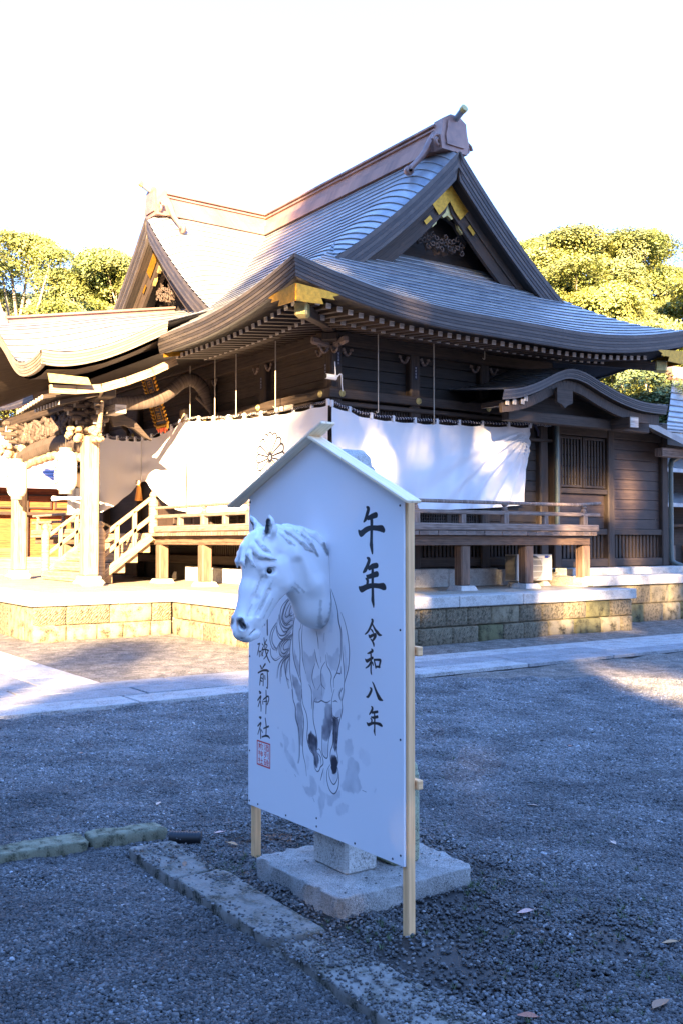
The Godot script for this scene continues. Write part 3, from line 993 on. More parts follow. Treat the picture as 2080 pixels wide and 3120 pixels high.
func build_hall() -> void:
	hall = thing("shrine_hall", "large dark timber shrine hall with sweeping grey roof and gables behind the horse board", "shrine hall", V(9.25, 0.69, 13.58))
	var core := MB.new()
	core.bx(9.36, 14.14, 0.69, 5.25, 13.69, 25.7)
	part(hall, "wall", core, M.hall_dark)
	# foundation stones and sill beams
	var x := 9.3
	while x < 14.1:
		var mb := MB.new()
		mb.bx(x + 0.004, minf(x + 1.2, 14.2) - 0.004, 0.69, rng.randf_range(0.96, 1.02), 13.42, 13.7, 0.01)
		part(hall, "foundation_stone", mb, M.granite)
		x += 1.2
	x = 13.71
	while x < 18.0:
		var mb := MB.new()
		mb.bx(9.1, 9.36, 0.69, rng.randf_range(0.97, 1.02), x + 0.004, x + 1.246, 0.01)
		part(hall, "foundation_stone", mb, M.granite)
		x += 1.25
	var s1 := MB.new()
	s1.bx(9.2, 14.25, 1.05, 1.22, 13.5, 13.68, 0.01)
	part(hall, "sill_beam", s1, M.hall)
	var s2 := MB.new()
	s2.bx(9.17, 9.35, 1.05, 1.22, 13.69, 25.7, 0.01)
	part(hall, "sill_beam", s2, M.hall)
	# vent slats under the floor
	var sl := box_mesh(Vector3(0.05, 0.36, 0.03))
	for i in 54:
		piece(hall, "vent_slat", sl, M.hall, Transform3D(Basis(), V(9.36 + i * 0.09, 1.4, 13.56)))
	for i in 50:
		piece(hall, "vent_slat", sl, M.hall, Transform3D(Basis(Vector3.UP, PI / 2), V(9.25, 1.4, 13.78 + i * 0.09)))
	for y in [[1.58, 1.66]]:
		var b := MB.new()
		b.bx(9.18, 14.25, y[0], y[1], 13.51, 13.68)
		part(hall, "floor_beam", b, M.hall)
		b = MB.new()
		b.bx(9.19, 9.36, y[0], y[1], 13.69, 25.7)
		part(hall, "floor_beam", b, M.hall)

	# posts
	for u in [9.3, 10.98, 12.65, 14.2]:
		post(u, 13.58)
	for w in [15.74, 17.85, 21.5, 23.6, 25.7]:
		post(9.3, w)
	# boards between the posts, above the tie beam; a board is about 0.2 m
	var fr := [9.41, 10.87, 11.09, 12.54, 12.76, 14.09]
	for b in 3:
		for r in 5:
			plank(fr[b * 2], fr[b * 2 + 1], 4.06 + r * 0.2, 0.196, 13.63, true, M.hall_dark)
	var fl := [13.69, 15.63, 15.85, 17.74, 17.96, 21.39, 21.61, 23.49]
	for b in 4:
		for r in 5:
			plank(fl[b * 2], fl[b * 2 + 1], 4.06 + r * 0.2, 0.196, 9.35, false, M.hall)
	# boards right of the curtain, down to the floor
	for r in 10:
		plank(12.76, 14.09, 1.68 + r * 0.2, 0.196, 13.62, true, M.hall_dark)
	# head beams under the eaves and tie beams with round bosses
	beam_pair("head_beam", 4.78, 5.05, 0.04)
	beam_pair("tie_beam", 3.885, 4.045, 0.07)
	beam_pair("lower_tie_beam", 3.76, 3.84, 0.04)
	beam_pair("lattice_rail", 3.44, 3.5, 0.03)
	beam_pair("purlin", 5.06, 5.2, 0.1)
	var boss := MB.new()
	boss.lathe([Vector2(0.0, 0.03), Vector2(0.03, 0.03), Vector2(0.035, 0.02), Vector2(0.055, 0.016), Vector2(0.06, 0.0)], Transform3D(), 14)
	var bm := boss.mesh()
	for u in [9.36, 10.99, 12.66, 14.26]:
		piece(hall, "round_boss", bm, M.gold_pale, Transform3D(Basis(Vector3.RIGHT, PI / 2), V(u, 3.965, 13.395)))
	for w in [13.68, 15.75, 17.86, 21.5]:
		piece(hall, "round_boss", bm, M.gold_pale, Transform3D(Basis(Vector3.BACK, PI / 2), V(9.115, 3.965, w)))
	# transom slats
	var ts := box_mesh(Vector3(0.028, 0.27, 0.03))
	for i in 76:
		piece(hall, "transom_slat", ts, M.hall, Transform3D(Basis(), V(9.46 + i * 0.06, 3.63, 13.55)))
	# lattice doors behind the curtains: frame, and a grid of bars joined into one part
	for b in 2:
		door_lattice(fr[b * 2], fr[b * 2 + 1], 1.68, 3.42, 13.6, true)
	for b in 2:
		door_lattice(fl[b * 2], fl[b * 2 + 1], 1.68, 3.42, 9.32, false)
	# doorway in the middle of the front: warm plain doors
	for i in 4:
		var mb := MB.new()
		mb.bx(9.3, 9.35, 1.68, 3.42, 17.98 + i * 0.855, 18.82 + i * 0.855, 0.01)
		part(hall, "door_leaf", mb, M.hall_red)
	# carved scroll brackets beside the post heads
	for u in [9.3, 10.98, 12.65, 14.2]:
		for s in [-1.0, 1.0]:
			scroll(V(u + s * 0.12, 4.76, 13.5), Basis(Vector3.UP, 0.0) if s > 0 else Basis(Vector3.UP, PI))
	for w in [13.6, 15.74, 17.85]:
		for s in [-1.0, 1.0]:
			scroll(V(9.2, 4.76, w + s * 0.12), Basis(Vector3.UP, PI / 2) if s > 0 else Basis(Vector3.UP, -PI / 2))
	corner_bracket()
	# hanging rods that hold the shutters up, with hooks
	for q in [[8.6, 17.5, 4.95, 3.9], [8.6, 16.46, 4.95, 3.55], [8.6, 15.64, 5.0, 3.75], [8.6, 14.27, 5.02, 3.77], [9.73, 12.9, 5.0, 3.62], [10.92, 12.9, 4.98, 3.5], [12.1, 12.9, 4.98, 4.75]]:
		var mb := MB.new()
		mb.tube([V(q[0], q[2], q[1]), V(q[0], q[3] + 0.02, q[1]), V(q[0], q[3], q[1]), V(q[0] - 0.03, q[3] - 0.005, q[1]), V(q[0] - 0.05, q[3] + 0.015, q[1])], [0.009, 0.009, 0.009, 0.008, 0.006], 6)
		part(hall, "shutter_rod", mb, M.rod)
	# raised shutters seen edge-on over the curtain of the front
	for b in [[13.75, 15.6], [15.9, 17.7]]:
		var mb := MB.new()
		mb.bx(8.98, 9.1, 3.8, 3.83, b[0], b[1], 0.005)
		part(hall, "raised_shutter", mb, M.hall)
		for k in 2:
			var m2 := MB.new()
			m2.bx(8.93, 8.977, 3.77, 3.85, b[0] + 0.55 + k * 0.32, b[0] + 0.78 + k * 0.32, 0.006)
			part(hall, "shutter_cleat", m2, M.cap_white)
	# paper slips pasted on the posts
	sticker(Transform3D(Basis(), V(10.98, 4.47, 13.455)), 11)
	sticker(Transform3D(Basis(), V(9.33, 4.55, 13.455)), 12)
	sticker(Transform3D(Basis(Vector3.UP, -PI / 2), V(9.176, 4.36, 13.62)), 13)
	sticker(Transform3D(Basis(Vector3.UP, -PI / 2), V(9.176, 4.42, 15.74)), 14)
	build_deck()

func sticker(xf: Transform3D, sd: int) -> void:
	var w := 24
	var h := 72
	var im := Image.create(w, h, false, Image.FORMAT_RGB8)
	im.fill(Color(0.16, 0.16, 0.2))
	var r := RandomNumberGenerator.new()
	r.seed = sd
	for gy in 4:
		var y0 := 5 + gy * 16
		for s in 3:
			im.fill_rect(Rect2i(6, y0 + s * 4 + r.randi() % 2, 12 - r.randi() % 4, 2), Color(0.62, 0.62, 0.68))
		im.fill_rect(Rect2i(8 + r.randi() % 7, y0, 2, 12), Color(0.62, 0.62, 0.68))
	var mb := MB.new()
	mb.quad(xf * Vector3(-0.035, -0.12, 0), xf * Vector3(0.035, -0.12, 0), xf * Vector3(0.035, 0.12, 0), xf * Vector3(-0.035, 0.12, 0), Vector2(0, 1), Vector2(1, 1), Vector2(1, 0), Vector2(0, 0))
	part(hall, "paper_slip", mb, mat(Color.WHITE, 0.8, ImageTexture.create_from_image(im)))

func post(u: float, w: float) -> void:
	var mb := MB.new()
	mb.bx(u - 0.115, u + 0.115, 0.69, 5.06, w - 0.115, w + 0.115, 0.025)
	part(hall, "post", mb, M.hall)

func plank(a: float, b: float, y: float, h: float, at: float, along_u: bool, m: Material) -> void:
	var mb := MB.new()
	mb.off = Vector2(rng.randf() * 7.0, rng.randf() * 7.0)
	var pr := rng.randf_range(0.0, 0.006)
	if along_u: mb.bx(a, b, y, y + h - 0.004, at - 0.03 - pr, at + 0.05, 0.006)
	else: mb.bx(at - 0.03 - pr, at + 0.05, y, y + h - 0.004, a, b, 0.006)
	part(hall, "wall_board", mb, m)

func beam_pair(called: String, y0: float, y1: float, proud: float) -> void:
	var mb := MB.new()
	mb.bx(9.185 - proud, 14.4, y0, y1, 13.465 - proud, 13.6, 0.012)
	part(hall, called, mb, M.hall)
	mb = MB.new()
	mb.bx(9.185 - proud, 9.32, y0, y1, 13.601, 25.8, 0.012)
	part(hall, called, mb, M.hall)

func door_lattice(a: float, b: float, y0: float, y1: float, at: float, along_u: bool) -> void:
	var fm := MB.new()
	var gm := MB.new()
	var lo := at - 0.03
	var hi := at + 0.03
	for e in [[a, a + 0.07, y0, y1], [b - 0.07, b, y0, y1], [a + 0.07, b - 0.07, y0, y0 + 0.09], [a + 0.07, b - 0.07, y1 - 0.08, y1], [(a + b) * 0.5 - 0.05, (a + b) * 0.5 + 0.05, y0 + 0.09, y1 - 0.08]]:
		if along_u: fm.bx(e[0], e[1], e[2], e[3], lo - 0.02, hi, 0.006)
		else: fm.bx(lo - 0.02, hi, e[2], e[3], e[0], e[1], 0.006)
	var x := a + 0.1
	while x < b - 0.08:
		if along_u: gm.bx(x, x + 0.022, y0 + 0.09, y1 - 0.08, lo, lo + 0.025)
		else: gm.bx(lo, lo + 0.025, y0 + 0.09, y1 - 0.08, x, x + 0.022)
		x += 0.056
	var y := y0 + 0.13
	while y < y1 - 0.1:
		if along_u: gm.bx(a + 0.07, b - 0.07, y, y + 0.018, lo + 0.005, lo + 0.028)
		else: gm.bx(lo + 0.005, lo + 0.028, y, y + 0.018, a + 0.07, b - 0.07)
		y += 0.056
	var d := part(hall, "lattice_door", fm, M.hall)
	var g := part(d, "lattice_bars", gm, M.hall)
	g.set_meta("kind", "stuff")

func scroll(at: Vector3, b: Basis) -> void:
	# a curled carved nose, drawn as a tapering spiral with a hooked tip below
	var mb := MB.new()
	var path := []
	var rad := []
	for i in 15:
		var t := i / 14.0
		path.push_back(at + b * Vector3(0.02 + 0.2 * t, -0.02 - 0.16 * sin(t * PI * 0.9) * (1.0 - t * 0.35) + 0.05 * t, 0.0))
		rad.push_back(lerpf(0.035, 0.012, t))
	for i in 10:
		var a := -0.4 + i * 0.6
		var r := 0.035 - 0.0028 * i
		path.push_back(at + b * Vector3(0.215 + cos(a) * r - 0.02, -0.06 + sin(a) * r + 0.02, 0.0))
		rad.push_back(0.013)
	mb.tube(path, rad, 6)
	part(hall, "scroll_bracket", mb, M.deck)

func corner_bracket() -> void:
	var mb := MB.new()
	mb.box(V(9.17, 4.88, 13.45), Vector3(0.3, 0.16, 0.3), Basis(Vector3.UP, PI / 4), 0.03)
	mb.box(V(9.02, 5.02, 13.3), Vector3(0.22, 0.14, 0.22), Basis(Vector3.UP, PI / 4), 0.03)
	part(hall, "corner_bracket", mb, M.hall)
	for s in [-1.0, 1.0]:
		var m2 := MB.new()
		m2.bar(V(9.25, 4.78, 13.52) + (V(-0.05, 0, 0) if s < 0 else V(0, 0, -0.05)), V(9.25, 4.82, 13.52) + (V(-0.42, 0, 0) if s < 0 else V(0, 0, -0.42)), 0.1, 0.13, Vector3.UP, 0.03)
		part(hall, "bracket_arm", m2, M.deck)

# ---------- veranda, railing, stairs
func build_deck() -> void:
	var T := 1.672
	# floor boards run out from the wall to the edge
	var u := 8.1
	while u < 14.02:
		var mb := MB.new()
		mb.bx(u + 0.002, minf(u + 0.2, 14.06) - 0.002, T - 0.065, T + rng.randf_range(-0.003, 0.003), 12.06 + rng.randf_range(-0.012, 0.012), 13.5, 0.004)
		part(hall, "deck_board", mb, M.deck if rng.randf() < 0.6 else M.deck_b)
		u += 0.2
	var w := 13.51
	while w < 17.95:
		var mb := MB.new()
		mb.bx(8.04 + rng.randf_range(-0.012, 0.012), 9.2, T - 0.065, T + rng.randf_range(-0.003, 0.003), w + 0.002, w + 0.198, 0.004)
		part(hall, "deck_board", mb, M.deck if rng.randf() < 0.6 else M.deck_b)
		w += 0.2
	for k in 7:
		var mb := MB.new()
		mb.bx(8.04, 8.098, T - 0.065, T, 12.06 + k * 0.2, 12.258 + k * 0.2, 0.004)
		part(hall, "deck_board", mb, M.deck)
	for q in [[8.05, 9.2, 17.96, 21.4], [8.05, 9.2, 21.4, 25.6]]:
		var mb := MB.new()
		mb.bx(q[0], q[1], T - 0.065, T, q[2] + 0.003, q[3], 0.004)
		part(hall, "deck_board", mb, M.deck)
	# edge beams
	for q in [[8.13, 14.04, 12.2, 12.36], [8.17, 8.33, 12.37, 25.6]]:
		var mb := MB.new()
		mb.bx(q[0], q[1], 1.44, 1.603, q[2], q[3], 0.012)
		part(hall, "edge_beam", mb, M.deck_post)
	# posts on stone pads
	for q in [[9.55, 12.33], [11.04, 12.33], [12.52, 12.33], [13.98, 12.33], [8.25, 12.33], [8.25, 14.25], [8.25, 16.15], [8.25, 17.98], [8.25, 21.5], [8.25, 23.4]]:
		var mb := MB.new()
		mb.bx(q[0] - 0.1, q[0] + 0.1, 0.77, 1.442, q[1] - 0.1, q[1] + 0.1, 0.022)
		var d := part(hall, "deck_post", mb, M.deck_post)
		var pd := MB.new()
		var c0 := V(q[0], 0.69, q[1])
		var rows := []
		for e in [[0.185, 0.0], [0.15, 0.075], [0.14, 0.082], [0.0, 0.083]]:
			var line := PackedVector3Array()
			for k in 5:
				var a := PI / 4 + PI / 2 * k
				line.push_back(c0 + Vector3(cos(a) * e[0] * 1.414, e[1], sin(a) * e[0] * 1.414))
			rows.push_back(line)
		pd.grid(rows, 1.0, true, false)
		part(d, "stone_pad", pd, M.granite)
	# railing: sill, middle rail, round top rail
	rail_run([V(8.12, 0, 12.12), V(14.06, 0, 12.12)], [9.87, 11.81, 13.77, 8.12], [10.86, 12.78, 8.95])
	rail_run([V(8.12, 0, 12.12), V(8.12, 0, 17.98)], [14.29, 15.93], [13.3, 15.13, 16.9])
	rail_run([V(8.12, 0, 21.4), V(8.12, 0, 25.6)], [23.3, 25.2], [22.3, 24.3])
	stairs()

func rail_run(ab: Array, tall: Array, short_: Array) -> void:
	var along_u: bool = absf(ab[1].x - ab[0].x) > 1.0
	var a: Vector3 = ab[0]
	var b: Vector3 = ab[1]
	var d := (b - a).normalized()
	var sill := MB.new()
	sill.bar(a + Vector3(0, 1.745, 0) - d * (0.06 if along_u else -0.06), b + Vector3(0, 1.745, 0) + d * (0.06 if along_u else 0.0), 0.12, 0.115, Vector3.UP, 0.01)
	part(hall, "railing_sill", sill, M.deck)
	var mid := MB.new()
	mid.bar(a + Vector3(0, 1.985, 0) + (d * 0.04 if not along_u else Vector3.ZERO), b + Vector3(0, 1.985, 0) + d * (0.12 if along_u else 0.0), 0.085, 0.065, Vector3.UP, 0.008)
	part(hall, "railing_middle_rail", mid, M.deck)
	var top := MB.new()
	var path := []
	var rad := []
	for i in 13:
		var t := i / 12.0
		var lift_ := 0.0
		if along_u and t > 0.93: lift_ = 0.045
		path.push_back(a + (b - a) * t + Vector3(0, 2.155 + lift_, 0) + (d * 0.16 if along_u and i == 12 else Vector3.ZERO))
		rad.push_back(0.031)
	top.tube(path, rad, 10)
	part(hall, "railing_top_rail", top, M.deck)
	for q in tall:
		var c := V(q, 0, 12.12) if along_u else V(8.12, 0, q)
		var mb := MB.new()
		var o := Transform3D(Basis(), c)
		mb.box(c + Vector3(0, 1.89, 0), Vector3(0.11, 0.18, 0.11), Basis(), 0.008)
		mb.box(c + Vector3(0, 2.025, 0), Vector3(0.1, 0.03, 0.1), Basis(), 0.012)
		mb.lathe([Vector2(0.03, 2.03), Vector2(0.045, 2.045), Vector2(0.052, 2.06), Vector2(0.034, 2.085), Vector2(0.03, 2.095), Vector2(0.055, 2.112), Vector2(0.058, 2.125), Vector2(0.03, 2.14)], o, 12)
		part(hall, "railing_post", mb, M.deck)
	for q in short_:
		var c := V(q, 0, 12.12) if along_u else V(8.12, 0, q)
		var mb := MB.new()
		mb.box(c + Vector3(0, 1.878, 0), Vector3(0.1, 0.15, 0.08), Basis(), 0.008)
		part(hall, "railing_strut", mb, M.deck)

func newel(u: float, w: float, y0: float, y1: float) -> void:
	var mb := MB.new()
	var r := 0.085
	mb.lathe([Vector2(r, y0), Vector2(r, y1 - 0.28), Vector2(r * 1.12, y1 - 0.27), Vector2(r * 1.12, y1 - 0.23), Vector2(r * 0.95, y1 - 0.2), Vector2(r * 0.6, y1 - 0.145), Vector2(r * 0.55, y1 - 0.13), Vector2(r * 0.85, y1 - 0.1), Vector2(r * 0.88, y1 - 0.07), Vector2(r * 0.6, y1 - 0.03), Vector2(r * 0.25, y1 - 0.01), Vector2(0.0, y1)], Transform3D(Basis(), V(u, 0, w)), 14)
	part(hall, "newel_post", mb, M.porch_wood)

func stairs() -> void:
	for i in 5:
		var mb := MB.new()
		var y := 0.69 + i * 0.196
		mb.bx(6.92 + i * 0.26, 7.3 + i * 0.26, y + 0.006, y + 0.192, 18.16, 21.2, 0.012)
		part(hall, "stair_step", mb, M.porch_wood)
	for w in [18.08, 21.28]:
		newel(7.02, w, 0.69, 1.9)
		newel(8.1, w, 1.62, 2.5)
		for q in [[0.84, 0.15, "stair_stringer", 0.09], [1.22, 0.085, "stair_middle_rail", 0.07], [1.6, 0.075, "stair_top_rail", 0.07]]:
			var mb := MB.new()
			mb.bar(V(7.05, q[0], w), V(8.06, q[0] + 0.76, w), q[3], q[1], Vector3.UP, 0.012)
			part(hall, q[2], mb, M.porch_wood)
		for t in [0.3, 0.66]:
			var mb := MB.new()
			mb.bx(7.05 + t - 0.04, 7.05 + t + 0.04, 0.86 + t * 0.76, 1.6 + t * 0.76, w - 0.035, w + 0.035, 0.01)
			part(hall, "stair_baluster", mb, M.porch_wood)

# ---------- roof: hip and gable with turned-up corners, a cross gable on the front
func gmain(d: float) -> float:
	return 8.8 - 1.139 * d + 0.0688 * d * d

func lift(e: float, s: float) -> float:
	var a := clampf(1.0 - s / 3.3, 0.0, 1.0)
	return 0.40 * a * a * pow(clampf(1.0 - e / 2.4, 0.0, 1.0), 1.3)

func roll(d: float, x: float) -> float:
	# the slope rolls over towards a gable edge; x is the distance from that edge
	var k := clampf((0.95 - x) / 0.95, 0.0, 1.0)
	return lerpf(0.34, 0.13, clampf(d / 2.9, 0.0, 1.0)) * k * k

func slope_y(e: float, w: float) -> float:
	var s := minf(w - EW, 2.0 * WC - EW - w)
	var y := gmain(4.4 - e) + lift(e, s)
	var xg := minf(w - 13.1, 2.0 * WC - 13.1 - w)
	if e > 1.1: y -= roll(4.4 - e, maxf(xg, 0.0)) * clampf((e - 1.1) / 0.5, 0.0, 1.0)
	return y

func skirt_y(e: float, u: float) -> float:
	return gmain(4.4 - e) + lift(e, minf(u - EU, 2.0 * UM - EU - u))

# one course of sheets: lower edge line, upper edge line; its butt shows as a step
func course(parent: Node3D, lo: PackedVector3Array, up: PackedVector3Array, m: Material) -> void:
	var mb := MB.new()
	mb.off = Vector2(rng.randf() * 9.0, rng.randf() * 9.0)
	var a := PackedVector3Array()
	var b := PackedVector3Array()
	for i in lo.size():
		var out := (lo[i] - up[i])
		out.y = 0.0
		out = out.normalized()
		a.push_back(lo[i] + Vector3(0, 0.021, 0) + out * 0.01)
		b.push_back(up[i] + Vector3(0, 0.001, 0))
	var mid := PackedVector3Array()
	for i in lo.size(): mid.push_back((a[i] + b[i]) * 0.5)
	mb.grid([a, mid, b], 1.0, mb_up(a, b))
	var base := PackedVector3Array()
	var lip := PackedVector3Array()
	var inn := PackedVector3Array()
	for i in lo.size():
		lip.push_back(a[i] - Vector3(0, 0.01, 0))
		var back := (b[i] - a[i])
		back.y = 0.0
		back = back.normalized() * 0.03
		inn.push_back(a[i] - Vector3(0, 0.012, 0) + back)
		base.push_back(lo[i] - Vector3(0, 0.004, 0) + back * 0.5)
	mb.grid([base, inn, lip, a], 1.0, mb_up(a, b), false)
	part(parent, "copper_course", mb, m)

func mb_up(a: PackedVector3Array, b: PackedVector3Array) -> bool:
	var i := a.size() / 2
	return (a[i] - a[i - 1]).cross(b[i] - a[i]).y < 0.0

func build_roof() -> void:
	# under-sheet that closes the roof below the courses
	var under := MB.new()
	for sd in [-1.0, 1.0]:
		var rows := []
		for k in 23:
			var e := 4.4 * k / 22.0
			var line := PackedVector3Array()
			for i in 45:
				var w0 := EW + minf(e, 1.6)
				var w1 := 2.0 * WC - w0
				var w := lerpf(w0, w1, i / 44.0)
				line.push_back(V(UM + sd * (4.4 - e), slope_y(e, w) - 0.03, w))
			rows.push_back(line)
		under.grid(rows, 1.0, sd > 0)
	for s in 2:
		var rows := []
		for k in 9:
			var e := 2.3 * k / 8.0
			var line := PackedVector3Array()
			for i in 33:
				var u := lerpf(EU + e, 2.0 * UM - EU - e, i / 32.0)
				line.push_back(V(u, skirt_y(e, u) - 0.03, EW + e if s == 0 else 2.0 * WC - EW - e))
			rows.push_back(line)
		under.grid(rows, 1.0, s == 1)
	var roof := part(hall, "roof", under, M.edge_b)

	var st := 0.15
	for side in [-1.0, 1.0]:
		for k in 29:
			var e0 := k * st
			var e1 := minf(e0 + st + 0.004, 4.38)
			if e0 > 4.2: break
			var ws0 := EW + e0 if e0 < 1.5 else 13.1
			var ws1 := EW + e1 if e1 < 1.5 else 13.1
			var lo := PackedVector3Array()
			var up := PackedVector3Array()
			var we := 2.0 * WC
			var ts := []
			for i in 13: ts.push_back(i * 0.1)
			for i in 30: ts.push_back(1.2 + (we - 2.0 * ws0 - 2.4) * (i + 1) / 31.0)
			for i in 13: ts.push_back(we - 2.0 * ws0 - 1.2 + i * 0.1)
			for t in ts:
				var f: float = t / (we - 2.0 * ws0)
				var wl := ws0 + t as float
				var wu := lerpf(ws1, we - ws1, f)
				lo.push_back(V(UM + side * (4.4 - e0), slope_y(e0, wl), wl))
				up.push_back(V(UM + side * (4.4 - e1), slope_y(e1, wu), wu))
			course(roof, lo, up, M.copper if k % 3 else M.copper_b)
	for k in 15:
		var e0 := k * st
		var e1 := e0 + st + 0.004
		var lo := PackedVector3Array()
		var up := PackedVector3Array()
		for i in 49:
			var f := i / 48.0
			var ul := lerpf(EU + e0, 2.0 * UM - EU - e0, f)
			var uu := lerpf(EU + e1, 2.0 * UM - EU - e1, f)
			lo.push_back(V(ul, skirt_y(e0, ul), EW + e0))
			up.push_back(V(uu, skirt_y(e1, uu), EW + e1))
		course(roof, lo, up, M.copper if k % 3 else M.copper_b)

	# thick eaves, built of bands like layered bark
	var fr := []
	for i in 61:
		var u := lerpf(EU, 2.0 * UM - EU, i / 60.0)
		fr.push_back([u, EW, skirt_y(0.0, u)])
	eave_band(roof, fr, Vector2(0, -1), true)
	var lf := []
	for i in 41:
		var w := lerpf(EW, 16.15, i / 40.0)
		lf.push_back([EU, w, slope_y(0.0, w)])
	lf.reverse()
	eave_band(roof, lf, Vector2(-1, 0), true)
	var lf2 := []
	for i in 31:
		var w := lerpf(23.2, 2.0 * WC - EW, i / 30.0)
		lf2.push_back([EU, w, slope_y(0.0, w)])
	lf2.reverse()
	eave_band(roof, lf2, Vector2(-1, 0), false)
	var rt := []
	for i in 41:
		var w := lerpf(EW, 20.0, i / 40.0)
		rt.push_back([2.0 * UM - EU, w, slope_y(0.0, w)])
	eave_band(roof, rt, Vector2(1, 0), true)

	# soffits and rafters
	soffit(roof)
	rafters()
	# corner fittings
	for c in [[EU, 1.0], [2.0 * UM - EU, -1.0]]:
		var s: float = c[1]
		var u0: float = c[0]
		var hb := MB.new()
		var y0: float = 5.46 - 0.62
		hb.bar(V(u0 + s * 0.32, y0, EW + 0.32), V(u0 + s * 1.9, 5.1, EW + 1.9), 0.15, 0.17, Vector3.UP, 0.01)
		var h := part(hall, "hip_rafter", hb, M.hall)
		var cp := MB.new()
		cp.bar(V(u0 + s * 0.26, y0 - 0.0, EW + 0.26), V(u0 + s * 0.42, y0 + 0.01, EW + 0.42), 0.19, 0.22, Vector3.UP, 0.03)
		part(h, "gilt_cap", cp, M.gold_pale)
		# gilt angle plates under the corner of the eaves
		for ax in 2:
			var pl := MB.new()
			var poly := PackedVector2Array([Vector2(0, 0), Vector2(0.78, -0.055), Vector2(0.62, -0.11), Vector2(0.66, -0.15), Vector2(0.42, -0.15), Vector2(0.46, -0.24), Vector2(0.2, -0.25), Vector2(0.0, -0.25)])
			var org := V(u0 + s * 0.05, 5.13, EW + 0.05)
			var xdir := V(s, 0, 0) if ax == 0 else V(0, 0, 1)
			var ndir := V(0, 0, -1) if ax == 0 else V(-s, 0, 0)
			pl.prism(poly, 0.0, 0.012, Transform3D(Basis(xdir, Vector3.UP, ndir), org))
			part(hall, "gilt_corner_plate", pl, M.gold)

	# gables
	var main := Transform3D(Basis(), V(UM, 0, 13.1))
	gable(roof, main, 2.95)
	var cross := Transform3D(Basis(Vector3(0, 0, 1), Vector3.UP, Vector3(-1, 0, 0)), V(8.6, 0, WC))
	gable(roof, cross, 3.35)
	# roof of the cross gable
	for side in [-1.0, 1.0]:
		for k in 23:
			var d1 := 3.4 - k * st
			var d0 := d1 - st - 0.004
			if d0 < 0.0: break
			var lo := PackedVector3Array()
			var up := PackedVector3Array()
			for i in 21:
				var f := i / 20.0
				f = f * f
				var ul := lerpf(8.6, maxf(UM - d1 + 0.35, 8.62), f)
				var uu := lerpf(8.6, maxf(UM - d0 + 0.35, 8.62), f)
				lo.push_back(V(ul, gmain(d1) - roll(d1, ul - 8.6) + 0.03, WC + side * d1))
				up.push_back(V(uu, gmain(d0) - roll(d0, uu - 8.6) + 0.03, WC + side * d0))
			course(roof, lo, up, M.copper if k % 3 else M.copper_b)
	# ridges
	ridge_box(V(UM, 0, 13.45), V(UM, 0, 25.9), roof)
	ridge_box(V(8.95, 0, WC), V(UM - 0.25, 0, WC), roof)
	onigawara(Transform3D(Basis(), V(UM, 8.5, 13.32)))
	onigawara(Transform3D(Basis(Vector3(0, 0, 1), Vector3.UP, Vector3(-1, 0, 0)), V(8.82, 8.5, WC)))

func eave_band(parent: Node3D, line: Array, outw: Vector2, right_: bool) -> void:
	# line: [u, w, y] along the eave
	var n := 6
	for j in n:
		var mb := MB.new()
		mb.off = Vector2(rng.randf() * 5, rng.randf() * 5)
		var a := PackedVector3Array()
		var b := PackedVector3Array()
		var c := PackedVector3Array()
		for q in line:
			var th := 0.3
			var y1: float = q[2] - th * j / n + (0.0 if j == 0 else -0.004)
			var y0: float = q[2] - th * (j + 1) / n
			var ins := 0.011 * j - 0.02
			var du := -outw.x * ins
			var dw := -outw.y * ins
			# meet the neighbour round the corner
			var uu: float = q[0]
			var ww: float = q[1]
			if outw.y != 0.0: uu = UM + (uu - UM) * (4.4 - ins) / 4.4
			else: ww = maxf(ww, EW + ins) if ww < WC else ww
			a.push_back(V(uu + du, y1, ww + dw))
			b.push_back(V(uu + du - outw.x * 0.004, y0, ww + dw - outw.y * 0.004))
			c.push_back(V(uu + du - outw.x * 0.06, y0, ww + dw - outw.y * 0.06))
		mb.grid([c, b, a], 1.0, false, false)
		part(parent, "eave_layer", mb, M.edge if j % 2 == 0 else M.edge_b)

func soffit(parent: Node3D) -> void:
	var mb := MB.new()
	var rows := []
	for e in [0.03, 0.3, 1.0, 2.0]:
		var line := PackedVector3Array()
		for i in 61:
			var u := lerpf(EU + e, 2.0 * UM - EU - e, i / 60.0)
			line.push_back(V(u, lerpf(4.83, 5.16, e / 2.0) + lift(e * 0.9, minf(u - EU, 2.0 * UM - EU - u) * 1.0) , EW + e))
		rows.push_back(line)
	mb.grid(rows, 1.0, true)
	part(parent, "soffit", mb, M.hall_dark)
	for sd in [-1.0, 1.0]:
		mb = MB.new()
		rows = []
		for e in [0.03, 0.3, 1.0, 2.0]:
			var line := PackedVector3Array()
			for i in 61:
				var w := lerpf(EW + e, 2.0 * WC - EW - e, i / 60.0)
				line.push_back(V(UM + sd * (4.4 - e), lerpf(4.83, 5.16, e / 2.0) + lift(e * 0.9, minf(w - EW, 2.0 * WC - EW - w)), w))
			rows.push_back(line)
		mb.grid(rows, 1.0, sd < 0)
		part(parent, "soffit", mb, M.hall_dark)

